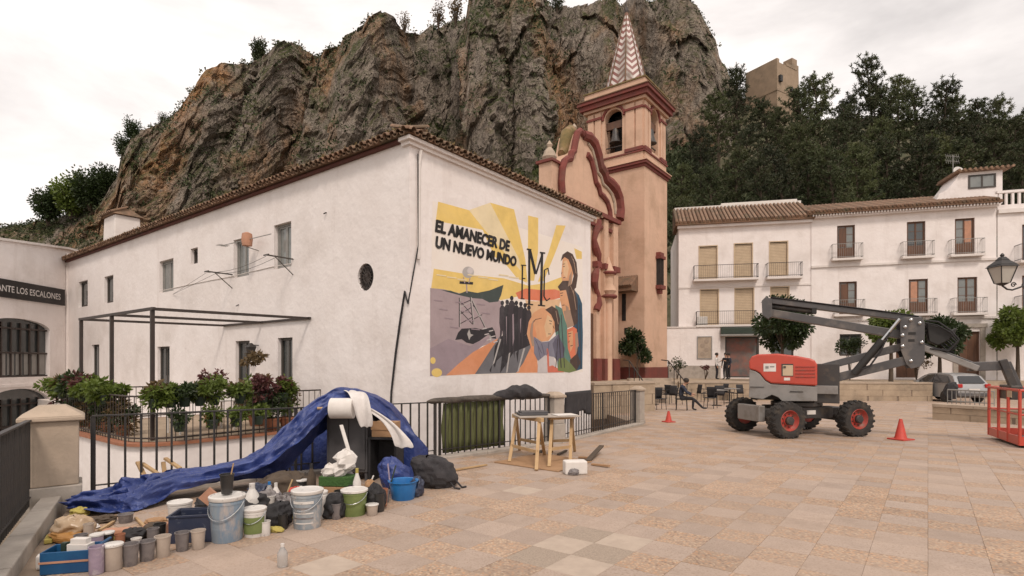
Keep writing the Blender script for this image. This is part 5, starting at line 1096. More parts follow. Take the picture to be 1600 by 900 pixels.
# upper room with window, curved side wall
ux0, uz0 = mB_(1478,303); ux1, uz1 = mB_(1576,258); 
ur = MB(); pro = [(ux0-.2,zeB+.2),(ux1+.25,zeB+.2),(ux1+.25,uz1+.1),(ux0+1.25,uz1+.1),(ux0+1.0,uz1-.35),(ux0+.6,uz1-.9),(ux0+.1,uz0+.35)]
ur.prism(pro, fF, 1.2, 3.6); uo = ur.build('attic_room', W['plaster'], hB)
wx0, wz0 = mB_(1525,293); wx1, wz1 = mB_(1562,268); wx0 += .1; wx1 += .35; wz0 += .35; wz1 += .35
window(uo, lambda x,z,d: (x,1.2+d,z), wx0, wx1, wz0-.1, wz1-.1, -.02, 'frame', 'glasspale', 2, 'attic_window')
m_ = MB(); m_.box(ux0+.95, ux1+.4, .95, 3.8, uz1+.1, uz1+.2)
for k in range(11): x = ux0+1.1+k*.29; m_.tube((x,.85,uz1+.22),(x,3.8,uz1+.3),.09,n=6)
m_.build('attic_roof', W['tile2'], uo)
# --- house C at the right edge
aC, bC = (30.5,34.58,0), (39.5,31.9,0)
hC, mC, LC_ = facade_thing('white_townhouse', 'white house at right edge with balustraded roof terrace', aC, bC)
zeC = 11.35; opC = rects(mC, [(1597,1625,430,488),(1597,1625,350,408)]); 
wl = MB(); holed(wl, 0, LC_, TZ-.4, zeC, opC, fF, .2); wl.add([(0,.01,zeC),(LC_,.01,zeC),(LC_,9,zeC),(0,9,zeC)], [(0,1,2,3)]); wl.build('wall', W['plaster'], hC, fix=False)
for (x0,x1,z0,z1) in opC:
    window(hC, fF, x0, x1, z0, z1, .13, 'woodbrown', 'glass', 2, 'balcony_door', 2); balcony(hC, x0-.4, x1+.4, z0-.02, .7, 1.0)
m_ = MB(); m_.box(0, LC_, -.16, .1, zeC-.35, zeC-.1); m_.build('cornice', W['plaster2'], hC)
m_ = MB(); m_.box(0, LC_, .02, .25, zeC, zeC+.2); m_.box(0, LC_, .02, .25, zeC+.95, zeC+1.1)
for k in range(26): m_.box(.1+k*.34, .22+k*.34, .06, .2, zeC+.2, zeC+.95)
m_.build('balustrade', W['plaster'], hC)
# aerial mast and dish on house B's roof
def roofpt(px, py, dy): q = mB_(px, py); return q
ant = thing('roof_aerial', 'television aerial on a thin mast above the tiled roof', 'aerial', P(1489,300,39.0))
m_ = MB(); m_.tube((0,0,-.6),(0,0,2.6),.03,n=6)
for z in (2.55,2.2): 
    m_.tube((-.5,0,z),(.5,.1,z),.018,n=5)
    for k in range(7): x = -.45+.15*k; m_.tube((x,.0,z-.18),(x,.1,z+.18),.011,n=4)
m_.build('mast', W['frameal'], ant)
dsh = thing('satellite_dish', 'round white satellite dish beside the attic room', 'satellite dish', P(1498,268,38.2))
m_ = MB(); m_.lathe([(0,-.1),(.2,-.08),(.34,-.02),(.38,.03),(.36,.03),(.2,-.05),(0,-.07)], (0,0,0), 20, M=Matrix.Rotation(R(72),4,'X')); m_.build('reflector', W['plasticwhite'], dsh, smooth=True)
m_ = MB(); m_.tube((0,.05,0),(0,.2,-1.6),.03,n=6); m_.tube((0,-.05,-.2),(0,-.45,0),.012,n=5); m_.build('stand', W['frameal'], dsh)

# ================================================================== TERRACE, PERGOLA, POT PLANTS BESIDE THE WHITE HOUSE
ter = thing('house_terrace', 'white walled terrace with tiled edge below the pergola', 'terrace', (HC.x, HC.y, 0), TH)
tv0, tv1, tu = 3.2, 9.2, -4.1
def trect(v0, v1, u0, r=.9, off=0):
    o_ = [(0,v1+off),(u0-off,v1+off)]; 
    o_ = [(-.005,v0-off)]
    for k in range(7): t = math.pi/2*k/6; o_.append((u0-off+r-r*math.sin(t), v0-off+r-r*math.cos(t)))
    for k in range(7): t = math.pi/2*k/6; o_.append((u0-off+r-r*math.cos(t), v1+off-r+r*math.sin(t)))
    o_.append((-.005,v1+off)); return o_
poly = trect(tv0, tv1, tu); n = len(poly); m_ = MB(); m_.add([(a,b,-.06) for a,b in poly]+[(a,b,-2.6) for a,b in poly], [tuple(range(n))]+[(i,n+i,n+(i+1)%n,(i+1)%n) for i in range(n)]); m_.build('terrace_wall', W['plaster'], ter)
poly2 = trect(tv0, tv1, tu, off=.07); m_ = MB(); m_.add([(a,b,.0) for a,b in poly2]+[(a,b,-.055) for a,b in poly2], [tuple(range(n))]+[tuple(range(2*n-1,n-1,-1))]+[(i,n+i,n+(i+1)%n,(i+1)%n) for i in range(n)]); m_.build('tiled_edge', W['terracotta'], ter)
m_ = MB(); m_.add([(a,b,.006) for a,b in trect(tv0,tv1,tu,off=-.12)], [tuple(range(n))]); m_.build('terrace_floor', W['stonewall'], ter)
m_ = MB(); m_.box(-1.3,-.005,tv1+.08,HL-.2,-2.6,-.02); m_.build('landing', W['plaster2'], ter)
def loc_h(u, v, z=0): return HC + U*u + V*v + Vector((0,0,z))
# railing of the terrace
trail = thing('terrace_railing', 'thin brown iron railing round the plant terrace', 'railing', (HC.x, HC.y, 0), TH)
rp = trect(tv0+.1, tv1-.1, tu+.1); m_ = MB()
for z in (.08,.93): m_.path([(a,b,z) for a,b in rp], .018, 6)
m_.build('rail', W['ironbrown'], trail)
bme = MB(); bme.tube((0,0,.0),(0,0,.93),.009,n=5); bme = bme.mesh('baluster', W['ironbrown'])
acc = 0
for i in range(len(rp)-1):
    p, q = Vector(rp[i]), Vector(rp[i+1]); L = (q-p).length; t = (.16-acc) if acc else 0
    while t < L:
        c_ = p+(q-p)*t/L; inst('baluster', bme, trail, (c_.x,c_.y,0)); t += .16
    acc = L-(t-.16)
per = thing('pergola', 'bare brown steel pergola frame over the terrace', 'pergola', (HC.x, HC.y, 0), TH)
pu = -3.63; ph = 2.70
for v in (3.78, 6.12, 8.3):
    m_ = MB(); m_.box(pu-.035,pu+.035,v-.035,v+.035,0,ph); m_.build('post', W['ironbrown'], per); m_ = MB(); m_.bar((pu,v,ph+.03),(-.01,v,ph+.07),.06,.06); m_.build('beam', W['ironbrown'], per)
m_ = MB(); m_.bar((pu,3.7,ph+.035),(pu,8.4,ph+.035),.061,.059); m_.build('edge_beam', W['ironbrown'], per)
m_ = MB(); m_.bar((-.04,3.7,ph+.075),(-.04,8.4,ph+.075),.055,.055); m_.build('wall_beam', W['ironbrown'], per)
def foliage(mb, c, rx, rz, n_, l, mi=0, droop=.0):
    c = Vector(c); subs = []
    for k in range(11):
        d = Vector((rnd.gauss(0,1), rnd.gauss(0,1), rnd.gauss(.15,.9))).normalized(); r_ = rnd.uniform(.35,.95); subs.append((Vector((d.x*rx*r_, d.y*rx*r_, d.z*rz*r_)), rnd.uniform(.25,.5)))
    for k in range(n_):
        d = Vector((rnd.gauss(0,1), rnd.gauss(0,1), rnd.gauss(0,1))).normalized(); o_, s_ = rnd.choice(subs); r_ = s_*rnd.random()**.45
        p = c + o_ + Vector((d.x*rx*r_, d.y*rx*r_, d.z*rz*r_)); dd = Vector((d.x, d.y, d.z*.6+rnd.uniform(-.6,.6)-droop)); mb.leaf(p, dd, l*rnd.uniform(.6,1.3), l*.5, mi)
def pot_plant(label, pos, pr, phh, fol, rx, rz, pk='potgreen', n_=170, l=.09, zc=None, group=None, tall=0):
    t = thing('potted_plant', label, 'plant', pos, rnd.uniform(0,6), group)
    m_ = MB(); m_.lathe([(pr*.68,0),(pr*.72,.01),(pr,phh*.85),(pr*1.08,phh*.86),(pr*1.08,phh),(pr*.93,phh),(pr*.9,phh*.86),(0,phh*.84)], (0,0,0), 14); m_.build('pot', W[pk], t, smooth=True)
    keys = fol if isinstance(fol, (list,tuple)) else [fol]
    for i, k in enumerate(keys):
        m_ = MB(); off = (rnd.uniform(-.3,.3)*rx*(i>0), rnd.uniform(-.3,.3)*rx*(i>0), (zc if zc is not None else phh+rz*.55)+.3*rz*(i>0))
        foliage(m_, off, rx*(1.1 if i == 0 else .8), rz*(1.1 if i == 0 else .8), int(n_*3.4) if i == 0 else int(n_*1.3), l*1.2, 0, .2); 
        for s_ in range(5): m_.path([(0,0,phh*.8),(rnd.uniform(-.5,.5)*rx, rnd.uniform(-.5,.5)*rx, phh+rz*rnd.uniform(.4,1))], .006, 4)
        m_.build('foliage', W[k], t, fix=False)
    return t
# pots standing in the top rail, front side (along v) then right side (along u)
front = [(9.0,'leafgreen',.30,.22,'bushy light green plant at the far left corner of the terrace railing'),(8.35,['leafgreen','leafdry'],.25,.2,'green plant with dry tips second from the left on the railing'),(7.55,['leafdark','leafred'],.25,.26,'dark plant with red leaves third from the left on the railing'),
         (6.8,['leafgreen','leafred'],.27,.22,'green plant with red flowers left of the pergola corner post'),(6.1,'leafgreen',.27,.2,'light green plant in dark trough beside the pergola'),(5.3,['leafgreen'],.30,.22,'round green plant just left of the tall front pergola post')]
for (v, k, rx, rz, lb_) in front: pot_plant(lb_, loc_h(tu+.12, v, .72), .13, .2, k, rx, rz, n_=260, l=.1)
side = [(-3.48,'leafgreen',.22,.18,'light green plant squeezed second right of the front pergola post'),(-2.9,['leafgreen','leafdry'],.22,.18,'yellowish green plant between the dark and the trailing one'),(-1.0,['leafgreen','leafred'],.22,.2,'green and red plant at the right end of the railing top'),(-3.75,['leafgreen','leafdry'],.24,.2,'small green plant with brown tips right of the front pergola post'),(-3.2,'leafdark',.2,.2,'small dark green plant in a green pot on the railing'),(-2.6,'leafgreen',.28,.24,'bright green trailing plant in dark pot on the railing'),
        (-2.05,['leafgreen','leafdry'],.24,.17,'low green plant with dry leaves on the railing'),(-1.5,'leafred',.24,.26,'purple leaved plant in a green pot on the railing')]
for (u, k, rx, rz, lb_) in side: pot_plant(lb_, loc_h(u, tv0+.12, .70), .12, .2, k, rx, rz, n_=200, l=.09)
low = [(-3.4,'leafdark','dark green plant hanging low outside the railing, leftmost of the low row'),(-2.75,'leafgreen','light green plant in the low row, second from left'),(-2.25,'leafgreen','light green plant in the low row, third from left'),(-1.75,'leafgreen','light green plant at right end of the low row')]
for (u, k, lb_) in low: pot_plant(lb_, loc_h(u, tv0-.13, .22), .12, .2, k, .19, .17, n_=130, l=.075)
flo = [(9.0,'leafred','dark red trailing plant on the terrace floor at far left'),(8.0,'leafdark','dark shrubby plant on the terrace floor below the pergola'),(7.0,'leafdry','dry brown climbing plant on the railing below the pergola'),(6.2,'leafdark','dark plant low behind the railing beside the pergola'),(5.2,'leafdry','brown dried bush behind the railing at the terrace corner')]
for (v, k, lb_) in flo: pot_plant(lb_, loc_h(tu+.4, v, .0), .16, .25, [k,'leafdark'], .34, .38, 'terracotta', 240, .085)
pot_plant('tall bush with red and green leaves before the middle terrace door', loc_h(-.9,4.7,0), .24, .35, ['leafdry','leafgreen'], .40, .42, 'terracotta', 300, .1, .8)
pot_plant('tall thin geranium with dark leaf heads by the wall lantern', loc_h(-.7,5.2,0), .18, .3, ['leafdry'], .28, .2, 'terracotta', 110, .1, 1.75)
pot_plant('leggy red leaved plant leaning left of the terrace door', loc_h(-1.6,5.6,0), .2, .3, ['leafred'], .28, .22, 'terracotta', 90, .1, 1.2)
pot_plant('green climbing plant at the right end of the terrace', loc_h(-.8,3.45,0), .2, .3, ['leafgreen','leafdry'], .26, .42, 'terracotta', 160, .085, .75)
pot_plant('dark green bush at the right terrace railing', loc_h(-1.2,3.5,0), .2, .3, ['leafdark','leafgreen'], .5, .35, 'terracotta', 300, .085, .6)
tb = thing('terrace_table', 'white cloth covered table and clutter on the terrace', 'table', loc_h(-2.3,4.6,0), TH)
m_ = MB(); m_.box(-.7,.7,-.4,.4,.70,.74); m_.build('table_top', W['plasticwhite'], tb, bevel=.01)
for sx in (-.6,.6):
    for sy in (-.32,.32): m_ = MB(); m_.tube((sx,sy,0),(sx,sy,.7),.025,n=6); m_.build('leg', W['plasticwhite'], tb)
# ================================================================== RAILINGS AND PILLARS
def railing(label, a, b, sp=.14, hgt=.95, key='iron', z0=.06, lift=None, bt=.009):
    a, b = Vector(a), Vector(b); d = b-a; L = Vector((d.x,d.y,0)).length; ang = math.atan2(d.y,d.x); root = thing('railing', label, 'railing', (a.x,a.y,0), ang)
    za, zb = gz(a.y)+.05, gz(b.y)+.05; at = lambda x: za+(zb-za)*x/L
    for zz, w_, h_ in ((hgt,.05,.018),(.1,.035,.014)):
        m_ = MB(); m_.bar((0,0,za+zz),(L,0,zb+zz),w_,h_); m_.build('rail', W[key], root)
    n_ = int(L/sp); me = MB(); me.box(-bt,bt,-bt,bt,.0,hgt-.01); me = me.mesh('bar', W[key])
    for k in range(n_+1): x = L*k/n_; inst('bar', me, root, (x,0,at(x)), (0,0,rnd.uniform(-.15,.15)))
    for x in (0.02, L/2, L-.02): m_ = MB(); m_.box(x-.018,x+.018,-.018,.018,at(x)-.05,at(x)+hgt); m_.build('post', W[key], root)
    return root
o5 = Vector((-.0,.0,0))
railing('dark iron railing behind the paint buckets and blue tarp', FP0+Vector((.12,.1,0)), FP1, .165, bt=.012)
railing('dark iron railing with green screen under the mural', FP1+Vector((.05,.05,0)), FP2-Vector((.12,.12,0)), .14)
railing('dark iron railing between the two stone pillars right of the sawhorse table', FP2+Vector((.12,.17,0)), FP3-Vector((.1,.17,0)), .14)
fa, fb = FL+Vector((-.07,.0,.1)), FP0-Vector((.24,.32,-.1))
railing('dense black railing at the left edge on its kerb', fa, fb, .075, .95)
def pillar(label, c, hw, h, rz, base=.35, cap=.16, body='stone'):
    z = gz(c.y); t = thing('stone_pillar', label, 'pillar', (c.x,c.y,z), rz)
    m_ = MB(); m_.frus((0,0,-.1), hw*1.12,hw*1.12,hw*1.12,hw*1.12,base+.1); m_.build('plinth', W['stonegrey'], t, bevel=.012)
    m_ = MB(); m_.frus((0,0,base+.003), hw,hw,hw,hw,h-base-.003); m_.build('shaft', W[body], t, bevel=.012)
    m_ = MB(); m_.frus((0,0,h+.002), hw*1.22,hw*1.22,hw*1.22,hw*1.22,.05); m_.frus((0,0,h+.0525), hw*1.2,hw*1.2,hw*.5,hw*.5,cap*.75); m_.build('cap', W['stone'], t, bevel=.012)
    return t
pillar('large stone pillar with pyramid cap at the left edge', Vector((-5.36,6.42,0)), .245, .98, R(38), .24, .16)
pillar('square stone pillar behind the sawhorse table', FP2, .155, .98, R(42), .42, .1, 'stonegrey')
pillar('stone pillar at the far end of the railing near the cafe chairs', FP3, .155, .98, R(52), .12, .12, 'stonegrey')
# pale coping seen over the pillar, green screen tied behind the bars, nets on the rail
def along(a, b, t, off=0):
    p = a+(b-a)*t; d = (b-a).normalized(); return p+Vector((-d.y,d.x,0))*off
gs = MB(); rows = []
N_ = 60
for z in (0.1,.3,.5,.7,.9):
    rows.append([along(FP1,FP2,.06+.48*k/N_+.006*math.sin(z*9+k*.2),.07+.034*math.sin(k*1.05+.6*math.sin(k*.3))+.012*math.sin(k*.4+z*5))+Vector((0,0,(z-.1)*1.13+gz(10.4)+.07)) for k in range(N_+1)])
gs.grid(rows); g_ = gs.build('green_screen', W['greenscreen'], None, smooth=True); tag(g_, 'olive green cloth screen hung behind the railing bars', 'cloth'); g_.modifiers.new('s','SOLIDIFY').thickness = .004
def lump(name, label, cat, pts, rad, key, seed=1, n=10, amp=.35, squash=1.0):      # cloth bundle draped along a line
    r_ = random.Random(seed); rows = []; pts = [Vector(p) for p in pts]; M_ = 24
    for i in range(M_+1):
        t = i/M_*(len(pts)-1); k = min(int(t), len(pts)-2); p = pts[k].lerp(pts[k+1], t-k); d = (pts[k+1]-pts[k]).normalized(); a = d.cross(Vector((0,0,1))).normalized(); b_ = a.cross(d)
        rr = (rad[k]+(rad[k+1]-rad[k])*(t-k)); rr *= 1 if 0 < i < M_ else .25
        rows.append([p+(a*math.cos(q)+b_*math.sin(q)*squash)*rr*(1+amp*(r_.random()-.5)+.2*math.sin(3*q+i*.9)) for q in [2*math.pi*j/n for j in range(n)]])
    m_ = MB(); m_.grid(rows, closed=True); m_.add(rows[0],[tuple(range(n))]); m_.add(rows[-1],[tuple(range(n))]); o = m_.build(name, W[key], None, smooth=True); s_ = o.modifiers.new('sub','SUBSURF'); s_.levels = s_.render_levels = 1
    return tag(o, label, cat)
rz_ = lambda t, dz, a=FP1, b=FP2: along(a,b,t,.0)+Vector((0,0,gz((a+(b-a)*t).y)+1.0+dz))
lump('net_roll', 'brown netting rolled along the railing top below the mural', 'netting', [rz_(-.06,.02),rz_(.2,.03),rz_(.5,.04),rz_(.98,.03)], [.05,.06,.07,.05], 'netting', 3)
lump('cloth_bundle', 'black cloth bundle heaped on the railing top below the mural', 'bundle', [rz_(.42,.05),rz_(.6,.12),rz_(.72,.13),rz_(.88,.04)], [.05,.14,.15,.05], 'blackcloth', 4)
def curtain(name, label, cat, a, b, t0, t1, z1, drop, key, off, seed=1, thick=.01):
    r_ = random.Random(seed); rows = []; n_ = 22
    for k in range(9):
        s_ = k/8; rows.append([along(a,b,t0+(t1-t0)*(j/n_+.02*s_*math.sin(j*.5)),off+.03*math.sin(j*1.1+s_*1.5)*s_)+Vector((0,0,gz(12)+z1-drop*s_*(1+.12*math.sin(j*.45+seed)))) for j in range(n_+1)])
    m_ = MB(); m_.grid(rows); o = m_.build(name, W[key], None, smooth=True); o.modifiers.new('s','SOLIDIFY').thickness = thick; return tag(o, label, cat)
curtain('hanging_bag', 'dark grey sack hung over the railing right of the square pillar', 'sack', FP2, FP3, .07, .32, 1.08, .52, 'blackcloth', -.07, 5, .05)

# ================================================================== BLUE TARP SHELTER
def FD(px):
    k = (px-800)/F; a, b = FP0, FP1; t = (k*a.y-a.x)/((b.x-a.x)-k*(b.y-a.y)); return a.y+(b.y-a.y)*t
st_ = [(118,783,798,-.35,-.55),(150,772,800,-.3,-.7),(185,764,806,-.3,-.8),(215,752,808,-.3,-.85),(236,752,804,-.3,-.85),(252,744,792,-.3,-.85),(290,735,768,-.35,-.75),(330,730,758,-.4,-.75),(370,722,748,-.4,-.8),(405,706,742,-.4,-.85),(435,684,728,-.45,-.95),(462,656,706,-.5,-1.0),(484,636,684,-.55,-1.0),(505,619,660,-.6,-1.0),(530,610,640,-.65,-1.05),(560,609,640,-.7,-1.1),(590,618,652,-.65,-1.1),(615,632,672,-.6,-1.05),(636,655,700,-.55,-.95),(652,684,728,-.5,-.8),(664,720,752,-.45,-.7),(668,742,756,-.45,-.65)]
nq = 30; per_ = 7; NI = (len(st_)-1)*per_+1
_ii, _jj = np.meshgrid(np.arange(NI), np.arange(nq+1), indexing='ij')
lngf = fbm(np.stack([_ii*.035, _jj*.16, _ii*0+.5],-1), 3, 5, True); crm_ = fbm(np.stack([_ii*.11+_jj*.05, _jj*.22, _ii*0+3.5],-1), 3, 8, True)
cr2_ = fbm(np.stack([_ii*.3-_jj*.12, _jj*.55, _ii*0+9.5],-1), 2, 14, True)
rows = []
for i in range(NI):
    f_ = i/per_; k = min(int(f_), len(st_)-2); t = f_-k; a_, b_ = st_[k], st_[k+1]; L5 = [a_[m]+(b_[m]-a_[m])*t for m in range(5)]; px, yt, yl, dt_, dl = L5; fd = FD(px)
    top = P(px,yt,fd+dt_); lo_ = P(px-4,yl,fd+dl); row = []; bunch = 1+1.3*max(0,1-abs(px-215)/90)
    bk = Vector((top.x+.03, fd-.12, max(top.z-.5, gz(fd)+.03)))
    for j in range(nq+1):
        s_ = j/nq
        if s_ < .35: q_ = bk.lerp(top, s_/.35); q_.z += .05*math.sin(s_/.35*math.pi)
        else:
            u_ = (s_-.35)/.65; q_ = top.lerp(lo_, u_); q_ += Vector((0,-.10,.05))*math.sin(u_*math.pi)
        fold = bunch*(.11*(lngf[i,j]-.75)+.07*(crm_[i,j]-.75)+.028*(cr2_[i,j]-.7)); q_ += Vector((0,-1,.45))*fold; q_.z = max(q_.z, gz(q_.y)+.015)
        row.append(q_)
    rows.append(row)
m_ = MB(); m_.grid(rows); tarp = m_.build('blue_tarpaulin', W['tarp'], None, smooth=True, fix=True); tag(tarp, 'crumpled blue tarpaulin draped over the painters gear by the railing', 'tarpaulin')
tarp.modifiers.new('s','SOLIDIFY').thickness = .006; s_ = tarp.modifiers.new('sub','SUBSURF'); s_.levels = s_.render_levels = 1
# hanging right flap of the tarp (inner dark side)
def P2(px, py, Y): return P(px,py,Y)
fl_r = []
for k in range(9):
    s_ = k/8; fl_r.append([P(590+(668-590)*j/10+6*s_, 640+ (60*(j/10)**1.6) + s_*(112-50*(j/10)), 8.15+.25*j/10+.05*math.sin(j*1.4+s_*3)) for j in range(11)])
m_ = MB(); m_.grid(fl_r); fo_ = m_.build('tarp_flap', W['tarp'], tarp, smooth=True); fo_.modifiers.new('s','SOLIDIFY').thickness = .006
bk_r = []
for k in range(7):
    bk_r.append([P(430+(600-430)*j/10, 700-(60*math.sin(j/10*2.2))+ (775-640)*k/6*.9, 8.35+.2*j/10+.04*math.sin(j*1.7)) for j in range(11)])
m_ = MB(); m_.grid(bk_r); fo_ = m_.build('tarp_back', W['tarp'], tarp, smooth=True); fo_.modifiers.new('s','SOLIDIFY').thickness = .006
def put(name, label, cat, px, py, rz=0, dz=0, group=None): return thing(name, label, cat, G(px,py)+Vector((0,0,dz)), rz, group)
def sz(px, py): return G(px,py).y/F           # metres per photograph pixel at that ground point
# grey cabinet the tarp hangs over
y_ = 7.75; p = P(541,735,y_); zb = gz(y_); cb = thing('grey_cabinet', 'dark grey board cabinet standing under the blue tarp', 'cabinet', (p.x,y_+.05,zb), R(-8))
m_ = MB(); m_.box(-.31,.3,0,.42,.12,1.0); m_.build('carcass', W['greyboard'], cb, bevel=.008)
m_ = MB(); m_.box(-.27,.02,-.02,-.002,.16,.96); m_.build('door', W['greyboard'], cb, bevel=.006); m_ = MB(); m_.box(.035,.27,-.02,-.002,.16,.96); m_.build('door', W['greyboard'], cb, bevel=.006)
for sx in (-.28,.25): m_ = MB(); m_.box(sx,sx+.04,.02,.4,0,.12); m_.build('foot', W['greyboard'], cb)
# pole with paper roll and rag
pa_, pb_ = P(496,638,7.5), P(578,638,7.55); rl = thing('paper_roll', 'white paper roll on a wooden pole on top of the shelter', 'paper roll', pa_)
m_ = MB(); m_.tube((0,0,0), pb_-pa_, .018, n=8); m_.build('pole', W['woodraw'], rl)
m_ = MB(); q0, q1 = P(517,638,7.5)-pa_, P(553,638,7.5)-pa_; m_.path([q0,q0.lerp(q1,.01),q0.lerp(q1,.99),q1], [.125,.14,.14,.125], 20); m_.build('roll', W['paper'], rl, smooth=True)
def cloth(name, label, pts_px, wid, key='whitecloth', seed=0, cat='cloth', parent=None):        # ribbon of cloth: (px,py,depth,width)
    rows = []; 
    for i,(px,py,Y,w_) in enumerate(pts_px):
        c_ = P(px,py,Y); rows.append([c_+Vector((w_*(j/6-.5), .03*math.sin(j*1.6+i*.8+seed)-.02*abs(j-3)*0, .02*math.sin(j*2+i+seed))) for j in range(7)])
    m_ = MB(); m_.grid(rows); o = m_.build(name, W[key], parent, smooth=True); o.modifiers.new('s','SOLIDIFY').thickness = .008; s_ = o.modifiers.new('sub','SUBSURF'); s_.levels = s_.render_levels = 2
    return tag(o, label, cat) if label else o
cloth('white_rag', 'white rag flung over the top of the shelter beside the roll', [(545,610,7.9,.2),(556,612,7.55,.26),(562,622,7.42,.26),(566,640,7.38,.24),(571,656,7.38,.22),(573,668,7.4,.14)], .2)
cloth('white_sheet', 'long white sheet slung down the right side of the shelter', [(565,634,7.45,.1),(588,646,7.4,.1),(608,660,7.38,.13),(622,676,7.36,.18),(630,690,7.36,.24),(632,700,7.36,.26)], .2, seed=2)
p = P(598,683,7.65); cbx = thing('cardboard_box', 'open cardboard box held up under the tarp', 'box', p, R(-6)); m_ = MB(); m_.box(-.16,.16,0,.3,0,.2); m_.build('box_body', W['cardboard'], cbx, bevel=.004); m_ = MB(); m_.box(-.165,.165,-.012,-.002,.1,.22); m_.build('flap', W['cardboard'], cbx)
sh = thing('shelf_crate', 'dark crate carrying the cardboard box under the tarp', 'crate', (p.x,7.62,gz(7.7)), R(-6)); hb = p.z-gz(7.7); m_ = MB()
for sx in (-.2,.17): m_.box(sx,sx+.03,0,.35,0,hb-.03)
m_.box(-.21,.21,0,.35,hb-.03,hb-.002); m_.box(-.2,.2,.33,.35,0,hb-.03); m_.build('crate_body', W['black'], sh)
# ---------------------------------------------------------------- buckets
def bucket(label, px, py, wpx, hpx, bodyk, lidk='plasticwhite', handle=True, lid=True, labelk=None, rz=0, group=None):
    s_ = sz(px,py); r_ = wpx*s_/2*.86; h_ = hpx*s_*.97; c_ = G(px,py); t = thing('paint_bucket', label, 'bucket', (c_.x, c_.y+r_*.6, gz(c_.y+r_*.6)), rz, group)
    r0 = r_*.86
    m_ = MB(); m_.lathe([(r0*.97,0),(r0,.01),(r_*.97,h_*.82),(r_*1.0,h_*.825),(r_*1.0,h_*.87),(r_*.97,h_*.88),(r_*.97,h_*.95),(r_*.93,h_*.95),(r_*.9,h_*.3),(0,h_*.28)], n=32); m_.build('body', W[bodyk], t, smooth=True)
    if lid: m_ = MB(); m_.lathe([(r_*1.03,h_*.91),(r_*1.05,h_*.92),(r_*1.05,h_*.985),(r_*1.0,h_),(r_*.93,h_),(r_*.9,h_*.985),(0,h_*.985)], n=32); m_.build('lid', W[lidk], t, smooth=True)
    if labelk:
        m_ = MB(); rows = []
        for z in (.14,.72): rr = r0+(r_*.97-r0)*z/.82+.003; rows.append([(rr*math.cos(a),rr*math.sin(a),h_*z) for a in [-math.pi*.95+math.pi*.9*k/16 for k in range(17)]])
        m_.grid(rows); m_.build('label', W[labelk], t, smooth=True)
    if handle:
        m_ = MB(); m_.path([(r_*1.02*math.cos(a), -r_*.35*math.sin(a)-r_*.75*math.sin(a), h_*.86-h_*.34*math.sin(a)) for a in [math.pi*k/14 for k in range(15)]], .004*max(1,h_/.3), 5); m_.build('handle', W['chrome'], t)
    return t
b1 = bucket('large paint smeared bucket with white lid and black cup on it', 347,848,60,74,'bucketmix')
bucket('small white bucket with green label beside the paint smeared bucket', 393,840,40,46,'plasticwhite', labelk='greenlabel')
bucket('big blue grey printed bucket with spattered white lid', 475,827,55,62,'bucketblue')
bb = bpy.data.objects['paint_bucket.002']; r0_ = 55*sz(475,827)/2*.86; h0_ = 62*sz(475,827)*.97
for k in range(5):
    m_ = MB(); zq = h0_*(.16+.13*k); rr = r0_*(.86+.11*zq/h0_/.82)+.004; m_.grid([[(rr*math.cos(a),rr*math.sin(a),z) for a in [-2.3+1.5*j/10 for j in range(11)]] for z in (zq,zq+h0_*(.035 if k < 4 else .07))]); m_.build('print_band', W['cupgrey' if k%2 else 'plasticwhite'], bb, smooth=True)
bucket('slim white tub right behind the blue grey bucket', 498,811,26,44,'plasticwhite', handle=False)
bucket('low green bucket with white rim in front of the shelter', 550,807,47,42,'greenlabel', lid=True)
bucket('white lidded bucket standing in the navy crate', 275,826,40,42,'plasticwhite', handle=False)
# small pots and cups
def cup(name, label, px, py, wpx, hpx, key, lid=None, flare=.78, group=None):
    s_ = sz(px,py); r_ = wpx*s_/2*.88; h_ = hpx*s_*.97; c_ = G(px,py); t = thing(name, label, 'cup' if 'cup' in name else 'pot', (c_.x,c_.y+r_*.6,gz(c_.y+r_*.6)), 0, group)
    m_ = MB(); m_.lathe([(r_*flare*.96,0),(r_*flare,.006),(r_*.97,h_*.93),(r_*1.04,h_*.94),(r_*1.04,h_),(r_*.93,h_),(r_*.9,h_*.9),(r_*flare*.9,h_*.55),(0,h_*.55)], n=22); m_.build('body', W[key], t, smooth=True)
    if lid: m_ = MB(); m_.lathe([(r_*1.08,h_*.96),(r_*1.08,h_*1.03),(r_*1.0,h_*1.05),(0,h_*1.04)], n=22); m_.build('lid', W[lid], t, smooth=True)
    return t
cup('plastic_cup','clear plastic cup with pale residue left of the grey cups',250,872,26,34,'cupclear')
cup('plastic_cup','grey paint cup in front of the navy crate, left one',281,862,24,30,'cupgrey'); cup('plastic_cup','brownish paint cup in front of the navy crate, right one',306,859,24,30,'cupclear')
cup('plastic_cup','dark grey paint cup beside the white lidded pot',199,886,27,36,'cupgrey'); cup('plastic_cup','dark mottled paint cup behind the clear one',225,878,27,32,'cupgrey')
cup('paint_pot','beige paint pot with white lid at front left',171,892,30,40,'cupclear','plasticwhite',.9)
cup('glass_jar','lilac speckled jar next to the blue tool crate',146,898,24,44,'lilac',None,.95); cup('glass_jar','smaller lilac jar behind the speckled one',147,868,21,32,'lilac','plasticwhite',.95)
cup('paint_pot','small black pot on the ground at the tarp edge',192,818,24,14,'cupgrey',None,.85)
bc = cup('black_cup','black cup with a stick on the lid of the smeared bucket',345,848,24,32,'cupblack'); bc.location.z += 74*sz(347,848)*.985; bc.location.y += .07
m_ = MB(); m_.tube((.01,0,.03),(.07,-.02,.28),.006,n=6); m_.build('stir_stick', W['woodraw'], bc)
cup('small_tub','grey tub beside the blue basin',600,786,18,20,'cupgrey')
